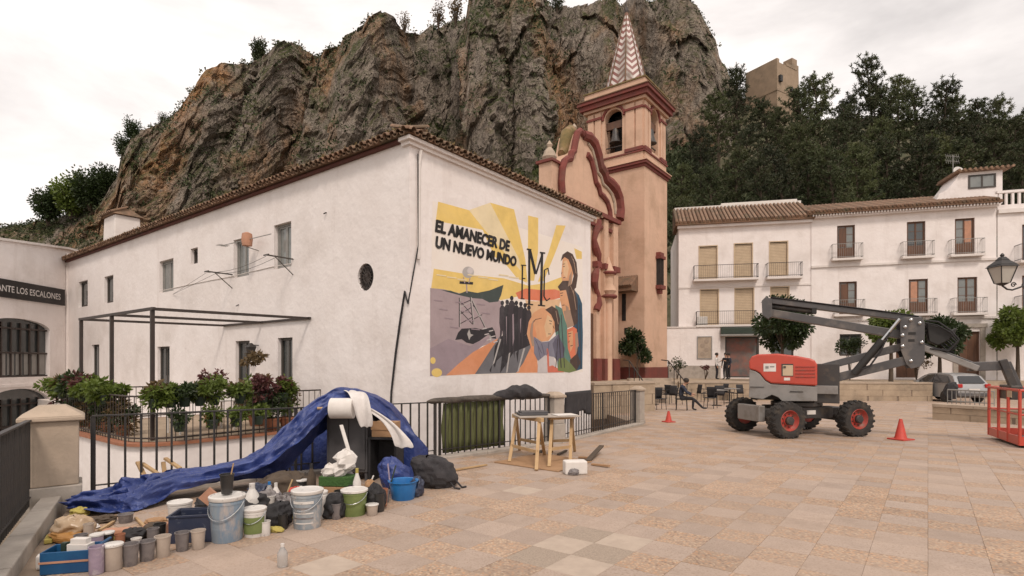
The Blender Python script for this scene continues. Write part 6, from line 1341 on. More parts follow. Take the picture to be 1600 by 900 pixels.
cup('plastic_cup','off-white cup lying among the black bags',420,800,18,26,'plasticwhite')
NEAR = ['right of the blue tool crate', 'between the ochre bag and the lilac jars', 'behind the white lidded pot', 'behind the left dark grey cup', 'behind the mottled cup', 'behind the clear cup', 'at the left corner of the navy crate', 'behind the smeared bucket', 'under the tarp right of the smeared bucket', 'between the smeared bucket and the small bucket', 'at the foot of the white jug', 'just right of the small green labelled bucket', 'on the black bag left of the printed bucket', 'touching the printed bucket on its left', 'behind the printed bucket', 'in the shadow by the tan dust sheets', 'left of the grass tray crate', 'behind the slim white tub', 'between the slim tub and the dark bag', 'at the left foot of the grass tray crate', 'in front of the grass tray crate', 'between the printed and the green bucket', 'right of the green bucket at the front', 'between the green bucket and the grey tub', 'left of the blue basin', 'right behind the green bucket', 'right of the grass tray', 'under the tarp in front of the brown bottle', 'under the tarp near the dust sheets', 'deepest under the tarp at the left']
for k,(px,py) in enumerate([(122,862),(135,846),(163,862),(184,858),(210,858),(236,852),(246,846),(330,812),(362,800),(388,826),(403,812),(412,838),(436,816),(440,828),(448,796),(462,788),(476,784),(492,790),(508,804),(520,798),(530,792),(524,812),(580,806),(590,800),(596,792),(560,790),(540,786),(470,776),(455,774),(440,772)]):
    ky, cn = [('cupgrey','grey'),('cupclear','beige'),('cupblack','black'),('terracotta','rust red'),('plasticwhite','white'),('cupgrey','grey'),('cupblack','black')][k%7]; rr_ = random.Random(k); cup('paint_pot', 'small '+cn+' paint pot '+NEAR[k], px, py, rr_.uniform(15,22), rr_.uniform(15,30), ky, 'plasticwhite' if k%5 == 2 else None, rr_.uniform(.8,.97), 'small used paint pots')
# ---------------------------------------------------------------- crates, basin, bottles
t = put('navy_crate','dark navy splattered crate holding a bucket','crate',290,850,R(12)); m_ = MB(); w_ = .18
for a in ((-w_,w_,-.14,-.128,0,.24),(-w_,w_,.128,.14,0,.24),(-w_,-w_+.012,-.128,.128,0,.24),(w_-.012,w_,-.128,.128,0,.24),(-w_,w_,-.128,.128,0,.012)): m_.box(*a)
m_.build('crate_body', W['navy'], t, bevel=.004); m_ = MB(); framed(m_, lambda x,z,d: (x,z,d), -w_-.012, w_+.012, -.152, .152, .235, .25, .02); m_.build('rim', W['navy'], t); t.location.y += .16
t = put('tool_crate','bright blue open tool crate full of tools at front left','crate',98,896,R(14)); m_ = MB(); w_ = .17
for a in ((-w_,w_,-.11,-.1,0,.17),(-w_,w_,.1,.11,0,.17),(-w_,-w_+.01,-.1,.1,0,.17),(w_-.01,w_,-.1,.1,0,.17),(-w_,w_,-.1,.1,0,.01)): m_.box(*a)
m_.build('crate_body', W['toolblue'], t, bevel=.006); m_ = MB(); m_.box(-w_-.005,w_+.005,-.116,-.111,.085,.1); m_.build('stripe', W['salmon'], t); t.location.y += .1
m_ = MB(); m_.path([(w_,-.08,.15),(w_+.05,-.08,.2),(w_+.05,.08,.2),(w_,.08,.15)], .01, 6); m_.build('handle', W['toolblue'], t)
def odd(name, label, cat, key, t_=None, pos=(0,0,0), fn=None, bevel=.003, rz=0):
    t = thing(name, label, cat, pos, rz); m_ = MB(); fn(m_); m_.build('body', W[key], t, bevel=bevel); return t
tp_ = t.location
o_ = odd('scrubbing_brush','pale brush sticking out of the blue tool crate','brush','paper',None,tp_+Vector((.06,.0,.1)),lambda m: (m.box(-.08,.08,-.04,.04,0,.1), m.box(-.06,.06,-.03,.03,.1,.14)))
odd('hand_tool','dark green handled tool in the blue tool crate','tool','potgreen',None,tp_+Vector((-.08,.02,.08)),lambda m: (m.path([(0,0,0),(.02,.02,.1),(.06,.03,.13)],.018,7), m.box(-.02,.02,-.02,.02,.0,.12)))
basin = put('blue_basin','bright blue round plastic basin beside the backpack','basin',626,784); m_ = MB(); m_.lathe([(.13,0),(.135,.01),(.165,.2),(.185,.215),(.185,.225),(.16,.22),(.125,.02),(0,.015)], n=28); m_.build('bowl', W['basinblue'], basin, smooth=True); basin.location.y += .15
def bottle(label, px, py, wpx, hpx, key, capk='plasticwhite', name='bottle'):
    s_ = sz(px,py); r_ = wpx*s_/2; h_ = hpx*s_; t = put(name, label, 'bottle', px, py); t.location.y += r_
    m_ = MB(); m_.lathe([(r_*.9,0),(r_,.01),(r_,h_*.5),(r_*.93,h_*.62),(r_*.4,h_*.82),(r_*.32,h_*.88),(0,h_*.885)], n=20); m_.build('bottle_body', W[key], t, smooth=True)
    m_ = MB(); m_.lathe([(r_*.36,h_*.87),(r_*.36,h_),(0,h_*1.0)], n=14); m_.build('cap', W[capk], t, smooth=True); return t
Mt('clearpet', (.62,.60,.58), (.56,.54,.52), 4, .12, trans=.55)
bottle('white plastic jug between the two left buckets',388,812,25,54,'plasticwhite')
bottle('small clear water bottle standing alone on the paving',438,888,16,36,'clearpet')
bottle('clear bottle with blue cap in the clutter',418,790,13,36,'clearpet','basinblue'); bottle('small white capped bottle in the clutter',428,796,14,40,'paper'); bottle('pale spray bottle behind the green bucket',556,788,13,55,'paper','sponge'); bottle('dark green bottle by the green bucket',545,790,18,30,'potgreen','black'); bottle('tall brown bottle under the tarp',484,778,14,52,'bark','black')
# bags, sponge, rollers, timber
def bag(name, label, cat, px, py, w_, d_, h_, key, seed, amp=.3, dz=0):
    r_ = random.Random(seed); t = put(name, label, cat, px, py, r_.uniform(-.3,.3)); t.location.y += d_*.5; t.location.z += dz; rows = []
    A_, B_ = np.meshgrid(np.linspace(0.02,math.pi-.02,22), np.linspace(0,2*math.pi,32,endpoint=False), indexing='ij')
    D_ = np.stack([np.sin(A_)**.75*np.cos(B_), np.sin(A_)**.75*np.sin(B_), -np.cos(A_)],-1)
    k_ = 1+amp*1.5*(fbm(D_*1.5+seed*3.7, 3, seed, True)-.8)+amp*.5*(fbm(D_*4.2+seed, 2, seed+3, True)-.7)
    Q_ = D_*k_[...,None]*np.array([w_/2,d_/2,h_/2])+np.array([0,0,h_*.42]); Q_[...,2] = np.maximum(Q_[...,2], .004)
    top_ = np.clip((Q_[...,2]-h_*.3)/h_,0,1); Q_[...,0] += top_*w_*r_.uniform(-.35,.35); Q_[...,1] += top_*d_*r_.uniform(-.2,.2)
    rows = [[tuple(q) for q in r] for r in Q_.tolist()]
    m_ = MB(); m_.grid(rows, closed=True); o = m_.build('bag_body', W[key], t, smooth=True); s_ = o.modifiers.new('sub','SUBSURF'); s_.levels = s_.render_levels = 1; return t
bag('pigment_bag','clear bag of ochre pigment behind the blue tool crate','bag',100,846,.30,.22,.2,'plasticfilm',3); bag('pigment_tray','flat heap of ochre pigment below the clear bag','pigment',100,850,.30,.16,.09,'ochre',4)
bag('cloth_heap','black rubbish bag between the small and the blue grey bucket','bag',425,826,.24,.2,.22,'black',5); bag('cloth_heap','grey paint rag on the black bags','rag',408,800,.26,.2,.2,'cupgrey',6); bag('cloth_heap','yellow stained scrap on the ground by the small bucket','scrap',430,833,.12,.07,.05,'sponge',7); bag('cloth_heap','red rag in the clutter under the tarp','rag',455,788,.16,.14,.18,'rose' if 'rose' in W else 'cone',8)
bag('cloth_heap','black bag beside the green bucket','bag',583,800,.2,.2,.28,'black',9); bag('cloth_heap','tan paper bag by the green bucket','bag',577,795,.13,.12,.3,'cardboard',10); bag('cloth_heap','dark bag between the tub and the green bucket','bag',517,812,.2,.18,.24,'black',11); bag('cloth_heap','dark blue bag right of the basin','bag',648,778,.15,.2,.22,'navy',12)
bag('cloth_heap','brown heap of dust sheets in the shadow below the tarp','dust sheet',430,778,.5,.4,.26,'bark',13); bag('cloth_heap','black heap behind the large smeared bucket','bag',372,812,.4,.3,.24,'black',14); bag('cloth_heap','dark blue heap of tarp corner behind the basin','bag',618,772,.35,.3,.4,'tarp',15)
bag('paint_roller','dark paint roller sleeve heap behind the cups, left','roller',200,848,.17,.14,.11,'black',16); bag('paint_roller','dark paint roller sleeve heap behind the cups, right','roller',228,842,.15,.14,.12,'bark',17)
odd('sponge','yellow sponge block behind the lidded pot','sponge','sponge',None,G(170,852),lambda m: m.box(-.07,.07,0,.09,0,.07),.01); odd('sponge','coral sponge strip behind the yellow sponge','sponge','salmon',None,G(180,838),lambda m: m.box(-.12,.12,0,.09,0,.06),.01,R(10))
odd('brush_block','salmon painting block leaning by the navy crate','block','salmon',None,G(240,838),lambda m: m.box(-.10,.10,0,.12,0,.1),.01,R(15)); odd('sponge','pale cream sponge at the far left front','sponge','paper',None,G(68,890),lambda m: m.box(-.05,.05,0,.09,0,.11),.015,R(30)); odd('sponge','pale yellow stick of foam by the kerb','sponge','sponge',None,G(75,850),lambda m: m.box(-.03,.03,0,.2,0,.04),.008,R(35))
wb = thing('wide_brush','wide brown wall brush leaning on the navy crate','brush',G(300,845)+Vector((0,.32,.25)),R(20)); m_ = MB(); m_.bar((-.06,0,.12),(.06,0,.0),.05,.13); m_.build('bristles', W['salmon'], wb); m_ = MB(); m_.tube((.05,0,.03),(.16,-.02,-.05),.018,n=7); m_.build('handle', W['woodraw'], wb)
for (p0_,p1_,y0,y1,lb_) in [((215,722),(228,748),7.15,7.0,'short upright pale timber offcut behind the tarp'),((222,724),(252,744),7.1,7.0,'slanting pale timber offcut behind the tarp, left'),((258,716),(282,732),7.3,7.2,'slanting pale timber offcut behind the tarp, right'),((255,722),(258,744),7.3,7.2,'second upright timber offcut behind the tarp')]:
    m_ = MB(); m_.bar(P(*p0_,y0),P(*p1_,y1),.05,.03); tag(m_.build('timber_offcut', W['woodraw'], None, bevel=.003), lb_, 'timber')
for (a,b,w_,lb_,ky) in [((128,838),(140,820),.03,'thin dark batten by the ochre bag','bark'),((155,832),(178,818),.03,'thin yellowish stick on the ground near the tarp','woodraw'),((212,812),(226,826),.025,'thin pale stick behind the cups','woodraw'),((676,742),(760,728),.05,'long yellow batten lying below the green screen','woodraw')]:
    m_ = MB(); m_.bar(G(*a)+Vector((0,0,.02)),G(*b)+Vector((0,0,.02)),w_,.02); tag(m_.build('batten', W[ky], None), lb_, 'timber')
# planter tray, crumpled paper, stick under the shelter
gt = thing('grass_tray','green artificial grass tray on a wooden crate under the shelter','tray',G(522,785)+Vector((0,.15,0)),R(-4)); s_ = sz(522,785)
m_ = MB(); m_.box(-.21,.21,-.1,.1,.0,.17); m_.build('crate', W['cardboard'], gt, bevel=.006); m_ = MB(); m_.box(-.2,.2,-.105,.1,.173,.29); m_.build('tray', W['greengrass'], gt, bevel=.01)
for k,(dx_,dz_,s2,lb_) in enumerate([(-.1,.29,.09,'crumpled white paper on the grass tray, left'),(.02,.30,.10,'crumpled white paper on the grass tray, middle'),(.10,.40,.13,'large crumpled white paper heap on the grass tray')]):
    r_ = random.Random(k+30); rows = [[((s2*math.sin(math.pi*i/7)*math.cos(q))*(.7+.6*r_.random()), (s2*math.sin(math.pi*i/7)*math.sin(q))*(.7+.6*r_.random()), -s2*math.cos(math.pi*i/7)*(.8+.4*r_.random())) for q in [2*math.pi*j/10 for j in range(10)]] for i in range(8)]
    m_ = MB(); m_.grid(rows, closed=True); o = m_.build('crumpled_paper', W['paper'], None); o.location = gt.location+Vector((dx_,-.02,dz_+s2*.6)); tag(o, lb_, 'paper')
m_ = MB(); m_.bar(P(533,664,7.35),P(550,722,7.2),.05,.012); tag(m_.build('painting_stick', W['paper'], None), 'flat white stick leaning against the grey cabinet', 'stick')
for k,(px,py,w_,d_,h_,ky,nm,lb_,ct_) in enumerate([(405,826,.1,.08,.06,'paper','paper_scrap','crushed pale paper scrap between the small bucket and the black bag','paper'),(440,800,.14,.1,.16,'cupgrey','cloth_heap','grey crumpled rag behind the blue grey bucket','rag'),(468,784,.2,.16,.14,'paper','paper_scrap','pale crumpled sheet under the tarp edge','paper'),(398,786,.22,.2,.2,'navy','cloth_heap','dark navy cloth behind the white jug','cloth'),(450,812,.09,.08,.1,'sponge','cloth_heap','yellow stained rag beside the blue grey bucket','rag'),(505,800,.12,.1,.16,'cupgrey','cloth_heap','grey rag wedged behind the slim white tub','rag'),(565,800,.08,.08,.07,'sponge','cloth_heap','small yellow rag right of the green bucket','rag'),(590,794,.14,.1,.08,'salmon','cloth_heap','flat salmon rag left of the grey tub','rag'),(130,828,.16,.1,.05,'paper','paper_scrap','flat pale scrap beside the ochre bag','paper'),(152,818,.2,.12,.06,'bark','cloth_heap','brown flattened rag near the tarp end','rag'),(238,822,.16,.12,.06,'cardboard','cloth_heap','torn cardboard scrap by the navy crate','cardboard'),(118,808,.14,.1,.08,'sponge','cloth_heap','pale yellow rag at the foot of the big pillar','rag'),(330,802,.3,.2,.14,'black','cloth_heap','black cloth behind the wide brush','cloth'),(535,778,.2,.16,.3,'cupgrey','cloth_heap','grey rag pile right of the grass tray','rag')]): bag(nm, lb_, ct_, px, py, w_, d_, h_, ky, 50+k, .45)
for k,(px,py,dx_,ln_,lb_) in enumerate([(440,792,.1,.3,'thin roller pole leaning in the clutter'),(512,782,-.08,.34,'wooden brush handle beside the grass tray'),(604,780,.1,.4,'dark green stake standing behind the basin'),(612,780,-.06,.42,'purple stake standing behind the basin'),(566,784,.12,.3,'pale handle sticking up behind the green bucket')]):
    q = G(px,py); m_ = MB(); m_.tube((0,0,0),(dx_,.06,ln_),.009,n=6); o = m_.build('long_stick', W[['woodraw','woodraw','potgreen','lilac','paper'][k]], None); o.location = q; tag(o, lb_, 'stick')
# backpack
bp_ = put('backpack','black backpack slumped on the paving right of the tarp','backpack',682,764,R(10)); bp_.location.y += .18; 
A_, B_ = np.meshgrid(np.linspace(0.02,math.pi-.02,26), np.linspace(0,2*math.pi,36,endpoint=False), indexing='ij'); D_ = np.stack([np.sin(A_)**.55*np.cos(B_), np.sin(A_)**.55*np.sin(B_), -np.cos(A_)],-1)
k_ = 1+.30*(fbm(D_*1.3+4.2,3,4,True)-.8)+.14*(fbm(D_*4+1.2,2,6,True)-.7); Q_ = D_*k_[...,None]*np.array([.25,.2,.2])+np.array([0,0,.17]); Q_[...,2] = np.maximum(Q_[...,2],.004); Q_[...,0] -= np.clip(Q_[...,2]-.1,0,1)*.45; rows = [[tuple(q) for q in r] for r in Q_.tolist()]
m_ = MB(); m_.grid(rows, closed=True); o = m_.build('pack_body', W['blackcloth'], bp_, smooth=True); s_ = o.modifiers.new('sub','SUBSURF'); s_.levels = s_.render_levels = 1
m_ = MB(); m_.box(-.12,.1,-.225,-.13,.04,.18); m_.build('front_pocket', W['black'], bp_, bevel=.03); m_ = MB(); m_.path([(.12,-.1,.2),(.24,-.16,.08),(.30,-.2,.015),(.36,-.16,.012)], .014, 6); m_.path([(.1,-.12,.14),(.2,-.24,.02),(.27,-.28,.012)], .012, 6); m_.build('strap', W['black'], bp_, smooth=True); m_ = MB(); m_.path([(-.16,0,.34),(-.14,-.02,.40),(-.06,0,.35)], .012, 6); m_.build('grab_handle', W['black'], bp_)

# ================================================================== SAWHORSE TABLE
db = MB(); q = [G(772,723),G(872,738),G(925,722),G(845,709)]; db.add([p+Vector((0,0,.004)) for p in q]+[p+Vector((0,0,.016)) for p in q], [(0,1,2,3),(7,6,5,4),(0,4,5,1),(1,5,6,2),(2,6,7,3),(3,7,4,0)]); tag(db.build('floor_board', W['cardboard'], None), 'brown board lying on the paving under the sawhorses', 'board')
def sawhorse(label, f0, f1, b0, b1, hgt):
    c_ = (f0+f1)/2; t = thing('sawhorse', label, 'sawhorse', c_); f0, f1, b0, b1 = [p-c_ for p in (f0,f1,b0,b1)]
    t0 = (f0+b0)/2; t1 = (f1+b1)/2; t0.z = t1.z = hgt; d = (t1-t0)*.06
    for a, tp in ((f0,t0+d),(b0,t0+d),(f1,t1-d),(b1,t1-d)): m_ = MB(); m_.bar(a+Vector((0,0,.015)),tp-Vector((0,0,.03)),.055,.035); m_.build('leg', W['woodraw'], t, bevel=.003)
    m_ = MB(); m_.bar(t0-d,t1+d,.07,.07); m_.build('top_beam', W['woodraw'], t, bevel=.004)
    m_ = MB(); m_.bar(f0.lerp(t0,.35),f1.lerp(t1,.35),.02,.05); m_.build('brace', W['woodraw'], t); m_ = MB(); m_.bar(b0.lerp(t0,.35),b1.lerp(t1,.35),.02,.05); m_.build('brace', W['woodraw'], t)
sA = (G(798,722),G(846,734),G(806,706)+Vector((.0,.1,0)),G(850,714)); sB = (G(850,732),G(888,728),G(858,704),G(897,706))
sawhorse('wooden sawhorse at the left under the work top', G(796,723),G(838,736),G(812,704),G(851,712),.72)
sawhorse('wooden sawhorse at the right under the work top', G(858,731),G(891,725),G(862,707),G(898,706),.72)
c_ = (G(796,723)+G(851,712)+G(858,731)+G(898,706))/4; tt = thing('work_top','grey paint stained work top lying on the sawhorses','table top',(c_.x+.02,c_.y,gz(c_.y)+.757),R(12))
m_ = MB(); m_.box(-.55,.55,-.28,.28,0,.022); m_.build('board', W['stonegrey'], tt, bevel=.004)
bx = thing('grey_sheet_stack','stack of dark sheets on the left of the work top','sheets',tt.location+Vector((-.25,.03,.026)),R(10)); m_ = MB(); m_.box(-.26,.24,-.18,.18,0,.035); m_.box(-.22,.26,-.15,.2,.036,.06); m_.build('sheets', W['greyboard'], bx, bevel=.006)
bx = thing('paper_pad','pale sheet lying on the right of the work top','paper',tt.location+Vector((.3,-.05,.026)),R(20)); m_ = MB(); m_.box(-.18,.2,-.14,.14,0,.012); m_.build('pad', W['paper'], bx, bevel=.003)
wb_ = put('white_block','white foam block on the paving beside the sawhorses','block',901,742,R(8)); m_ = MB(); m_.box(-.17,.17,0,.2,0,.2); m_.build('block', W['paper'], wb_, bevel=.02)
bag('grey_rag','grey rag lying against the white block','rag',896,743,.14,.08,.09,'cupgrey',21)
for k,(a,b,w_,lb_) in enumerate([((918,722),(940,708),.09,'dark broken board tilted up right of the sawhorses'),((925,727),(952,731),.06,'dark scrap of wood lying far right of the sawhorses'),((872,712),(885,706),.05,'short offcut under the right sawhorse'),((905,716),(922,718),.07,'brown offcut beside the white block'),((835,712),(848,706),.06,'offcut under the left sawhorse')]):
    m_ = MB(); pa_, pb_ = G(*a)+Vector((0,0,.02)), G(*b)+Vector((0,0,.14 if k == 0 else .03)); m_.bar(pa_,pb_,w_,.025); tag(m_.build('wood_scrap', W['bark' if k%2 == 0 else 'cardboard'], None), lb_, 'wood scrap')
# traffic cones
def cone(label, px, py, h_, sq=.19):
    t = put('traffic_cone', label, 'cone', px, py, R(20)); t.location.y += sq*.6
    m_ = MB(); m_.box(-sq,sq,-sq,sq,0,.03); m_.build('base', W['cone'], t, bevel=.008); m_ = MB(); m_.lathe([(sq*.72,.03),(sq*.62,.06),(.03,h_),(.02,h_),(0,h_-.01)], n=20); m_.build('body', W['cone'], t, smooth=True); return t
cone('red traffic cone right of the boom lift', 1413,688,.47); cone('small red traffic cone near the stone pillar', 1046,660,.34,.15)
# ================================================================== BOOM LIFT
LT = Vector((7.10,13.75,0)); LT.z = gz(13.75); bd = Vector((.894,-.447,0)).normalized(); bperp = Vector((-bd.y,bd.x,0)); bang = math.atan2(bd.y,bd.x); cang = R(12)-bang
lift = thing('boom_lift','red and grey four wheeled articulated boom lift standing on the plaza','boom lift',LT,bang)
def BP(px, py, off=0):                                  # photograph point on the boom's vertical plane (off = metres towards the far side) -> (x,z)
    q = onplane(px, py, LT+bperp*off, bperp) - LT; return q.dot(bd), q.z
fb_ = lambda x, z, d: (x, d, z)
Mc = Matrix.Rotation(cang, 4, 'Z')
def cpt(x, y, z): return tuple(Mc @ Vector((x,y,z)))
def cbox(m_, x0,x1,y0,y1,z0,z1): b = len(m_.v); m_.box(x0,x1,y0,y1,z0,z1); m_.v[b:] = [cpt(*v) for v in m_.v[b:]]
wr = .43
# chassis
m_ = MB(); cbox(m_,-.62,.62,-.5,.5,.42,.70); cbox(m_,-1.2,1.2,-.28,.28,.45,.66); chs = m_.build('chassis', W['liftdark'], lift, bevel=.02)
m_ = MB(); cbox(m_,-1.0,-.86,-.72,.72,.34,.50); cbox(m_,.86,1.0,-.72,.72,.34,.50); m_.build('axle', W['liftdark'], chs, bevel=.02)
m_ = MB(); cbox(m_,-1.36,-1.19,-.42,.42,.36,.74); m_.build('bumper_box', W['liftpale'], chs, bevel=.02)
m_ = MB(); cbox(m_,-.12,.12,-.515,-.502,.52,.62); m_.build('white_decal', W['paper'], chs)
m_ = MB(); m_.lathe([(.55,.70),(.58,.72),(.58,.80),(.5,.82),(0,.82)], n=32); m_.build('turntable_ring', W['liftdark'], lift, smooth=True)
# wheels
def wheel(x, y, side, steer=0):
    Mw = Matrix.Translation(cpt(x,y,wr)) @ Matrix.Rotation(cang+steer,4,'Z') @ Matrix.Rotation(R(90)*(1 if side < 0 else -1),4,'X')
    t_ = MB(); wd = .15
    pr = [(.24,-wd*.9),(.30,-wd),(.385,-wd*.95),(.42,-wd*.7),(.425,0),(.42,wd*.7),(.385,wd*.95),(.30,wd),(.24,wd*.9)]
    b = len(t_.v); t_.lathe(pr, n=36); t_.f = [f for f in t_.f if len(f) == 4]; t_.m = [0]*len(t_.f)
    for k in range(20):
        for s_ in (-1,1):
            a = 2*math.pi*(k+.25*s_)/20; c_ = Vector((math.cos(a),math.sin(a),0)); tt_ = Vector((-c_.y,c_.x,0)); q = c_*.425
            p0 = q+Vector((0,0,s_*.01)); p1 = c_*.40+Vector((0,0,s_*wd*.98))+tt_*.05*s_
            t_.bar(p0,p1,.05,.045,0,c_)
    t_.v = [tuple(Mw @ Vector(v)) for v in t_.v]; wo = t_.build('wheel', W['rubber'], lift, smooth=False)
    r_ = MB(); r_.lathe([(.245,-.1),(.25,.13),(.235,.14),(.215,.10),(.17,.06),(.13,.06),(.12,.09),(0,.09)], n=28); r_.v = [tuple(Mw @ Vector(v)) for v in r_.v]; r_.build('rim', W['rimred'], wo, smooth=True)
    h_ = MB(); h_.lathe([(.1,.06),(.1,.145),(.08,.17),(0,.175)], n=18)
    for k in range(9): a = 2*math.pi*k/9; h_.lathe([(.014,.06),(.014,.085),(0,.088)], (.148*math.cos(a),.148*math.sin(a),0), 6)
    h_.v = [tuple(Mw @ Vector(v)) for v in h_.v]; h_.build('hub', W['liftdark'], wo)
wheel(-.94,-.82,-1); wheel(.94,-.82,-1); wheel(-.94,.82,1); wheel(.94,.82,1)
# turret: red cowl over grey tray on the near side and a twin on the far side
yo = -.88; g0 = []
red = [BP(px,py,yo) for px,py in ((1171,577),(1170,566),(1174,557),(1184,553.5),(1215,552.5),(1245,556),(1266,560),(1273,563),(1277,569),(1277,603),(1205,599),(1196,594),(1187,583),(1180,579))]
gry = [BP(px,py,yo) for px,py in ((1171,578),(1180,580),(1187,584.5),(1196,595.5),(1205,600.5),(1277,604.5),(1277,627),(1222,627),(1216,621),(1206,617),(1198,621),(1192,624),(1170,621))]
for sgn, y0, y1 in ((1,yo,yo+.52),(-1,.36,.88)):
    m_ = MB(); m_.prism(red, fb_, y0, y1); cw = m_.build('cowl', W['redpaint'], lift, bevel=.035)
    m_ = MB(); m_.prism(gry, fb_, y0+.01, y1-.01); m_.build('tray', W['liftpale'], lift, bevel=.012)
    if sgn > 0:
        def plate(name, a, b, key, d=.006, pr=cw):
            x0, z1 = BP(*a,yo); x1, z0 = BP(*b,yo); mm = MB(); fbox(mm, fb_, x0, x1, z0, z1, yo-d, yo-.0015); return mm.build(name, W[key], pr)
        plate('white_decal',(1193,568),(1212.5,580.5),'paper'); plate('decal_mark',(1196,572),(1201,576),'liftpale',.009); plate('decal_mark',(1203,572),(1210,574),'liftpale',.009)
        plate('control_panel_rim',(1221,568.5),(1239.5,588),'liftdark'); plate('control_panel',(1223,570.5),(1239,587),'blind',.012); plate('panel_knob',(1224,572),(1228,575),'liftdark',.03); plate('small_decal',(1225,590),(1234.5,594.5),'paper')
        for k in range(4): plate('louvre',(1243,572+k*5.2),(1274,573.6+k*5.2),'rimred',.02)
        plate('lettering_strip',(1234,611),(1255,613),'liftdark'); plate('lettering_strip',(1172,604),(1194,605.5),'liftdark')
m_ = MB(); x0 = BP(1172,600,yo)[0]; m_.box(x0+.05, .3, -.34, .34, .84, 1.05); m_.box(x0-.02, x0+.35, -.34, .34, .84, 1.62); m_.build('counterweight', W['liftdark'], lift, bevel=.03)
xt0, _ = BP(1278,590,-.3); xt1, _ = BP(1313,590,-.3)
m_ = MB(); m_.box(xt0-.1,xt1-.02,-.40,-.3,.8,1.74); m_.box(xt0-.1,xt1-.02,.3,.40,.8,1.74); m_.box(xt0-.1,xt1-.1,-.3,.3,.82,1.0); m_.build('turret_plates', W['liftdark'], lift, bevel=.015)
m_ = MB(); m_.box(xt0-.08,xt1-.06,-.47,-.405,1.02,1.22); m_.build('side_step', W['liftpale'], lift, bevel=.01)
def beam(name, a, b, w_, h_, key, parent=lift, off=0, bev=.012):
    (x0,z0),(x1,z1) = BP(*a,off), BP(*b,off); mm = MB(); mm.bar((x0,off,z0),(x1,off,z1),w_,h_); return mm.build(name, W[key], parent, bevel=bev)
for s_ in (-.2,.2):
    beam('lower_link',(1300,592),(1420,562),.06,.2,'liftgrey',off=s_); 
beam('lower_link',(1300,592),(1418,562.5),.3,.12,'liftgrey'); beam('upper_link',(1284,574),(1412,541),.22,.17,'liftgrey')
# knuckle: thick side plates with bolts
kp_ = [BP(px,py,-.27) for px,py in ((1406,500),(1412,495),(1440,496),(1445,503),(1445,562),(1438,573),(1424,576),(1416,569),(1408,548))]
for y0,y1 in ((-.27,-.24),(.24,.27)):
    m_ = MB(); m_.prism(kp_, fb_, y0, y1); kn = m_.build('knuckle_plate', W['liftgrey'], lift, bevel=.006)
    if y0 < 0:
        for (px,py) in ((1423,500),(1410,524),(1410,541),(1423,564),(1437,505),(1414,511),(1440,535)):
            x,z = BP(px,py,-.27); m_ = MB(); m_.lathe([(.035,0),(.035,.03),(.02,.04),(0,.04)], (x,-.271,z), 12, M=Matrix.Rotation(R(90),4,'X')); m_.build('pivot_pin', W['chrome'], kn, smooth=True)
        for (px,py,w_) in ((1424,532,.06),(1425,521,.07)):
            x,z = BP(px,py,-.27); m_ = MB(); m_.box(x-w_,x+w_,-.276,-.271,z-.03,z+.03); m_.build('plate_hole', W['dark'], kn)
m_ = MB(); xk0,zk0 = BP(1412,560); xk1,zk1 = BP(1443,500); m_.box(xk0+.05,xk1-.03,-.235,.235,zk0,zk1); m_.build('knuckle_core', W['liftdark'], lift)
# two long arms folded back over the turret
beam('upper_arm',(1438,500),(1199,470),.28,.13,'liftgrey'); beam('lower_arm',(1418,525),(1197,488),.24,.19,'liftgrey')
for k in range(3): m_ = MB(); q_ = [BP(px,py,-.17) for px,py in ((1436,494+k),(1380,486+k),(1300,476+k),(1204,464+k*2))]; m_.path([(x,-.16+.02*k,z+.012*k) for x,z in q_], .012, 6); m_.build('hydraulic_hose', W['black'], lift, smooth=True)
pe = [BP(px,py,-.2) for px,py in ((1190,470),(1196,464),(1206,467),(1207,494),(1200,498),(1191,492))]
for y0,y1 in ((-.2,-.17),(.17,.2)): m_ = MB(); m_.prism(pe, fb_, y0, y1); m_.build('end_plate', W['liftgrey'], lift, bevel=.006)
m_ = MB(); (x0,z0),(x1,z1) = BP(1206,479), BP(1275,487); m_.tube((x0,0,z0),(x1,0,z1),.065,n=12); m_.build('lift_cylinder', W['liftdark'], lift, smooth=True)
m_ = MB(); m_.box(BP(1272,480)[0]-.05,BP(1272,480)[0]+.05,-.16,.16,BP(1272,490)[1],BP(1272,482)[1]); m_.build('wear_pad', W['dark'], lift)
(x0,z0),(x1,z1) = BP(1332,584), BP(1402,500)
m_ = MB(); m_.tube((x0,-.33,z0),(x0+(x1-x0)*.62,-.33,z0+(z1-z0)*.62),.085,n=14); cyl = m_.build('riser_cylinder', W['dark'], lift, smooth=True)
m_ = MB(); m_.tube((x0+(x1-x0)*.6,-.33,z0+(z1-z0)*.6),(x1,-.33,z1),.04,n=12); m_.build('piston_rod', W['chrome'], cyl, smooth=True)
m_ = MB(); m_.path([(x0+.1,-.38,z0+.1),(x0+.3,-.42,z0+.18),(x0+.5,-.4,z0+.5),(x1-.2,-.36,z1-.3)], .02, 6); m_.build('hose', W['black'], lift, smooth=True)
# dark hose carrier and bracket behind the knuckle
m_ = MB(); r_ = random.Random(3)
for k in range(7):
    pts = [BP(px,py) for px,py in ((1443,502+k*3),(1462,504+k*4),(1482,516+k*5),(1494,532+k*3),(1478,548),(1450,545))]; m_.path([(x,-.22+.06*k+r_.uniform(-.02,.02),z+r_.uniform(-.02,.02)) for x,z in pts], .018, 6)
m_.build('hose_loops', W['black'], lift, smooth=True)
m_ = MB(); m_.prism([BP(px,py) for px,py in ((1446,506),(1466,510),(1482,518),(1494,512),(1490,522),(1480,532),(1464,540),(1450,534))], fb_, -.12, .12); m_.build('hose_carrier', W['dark'], lift, bevel=.02)
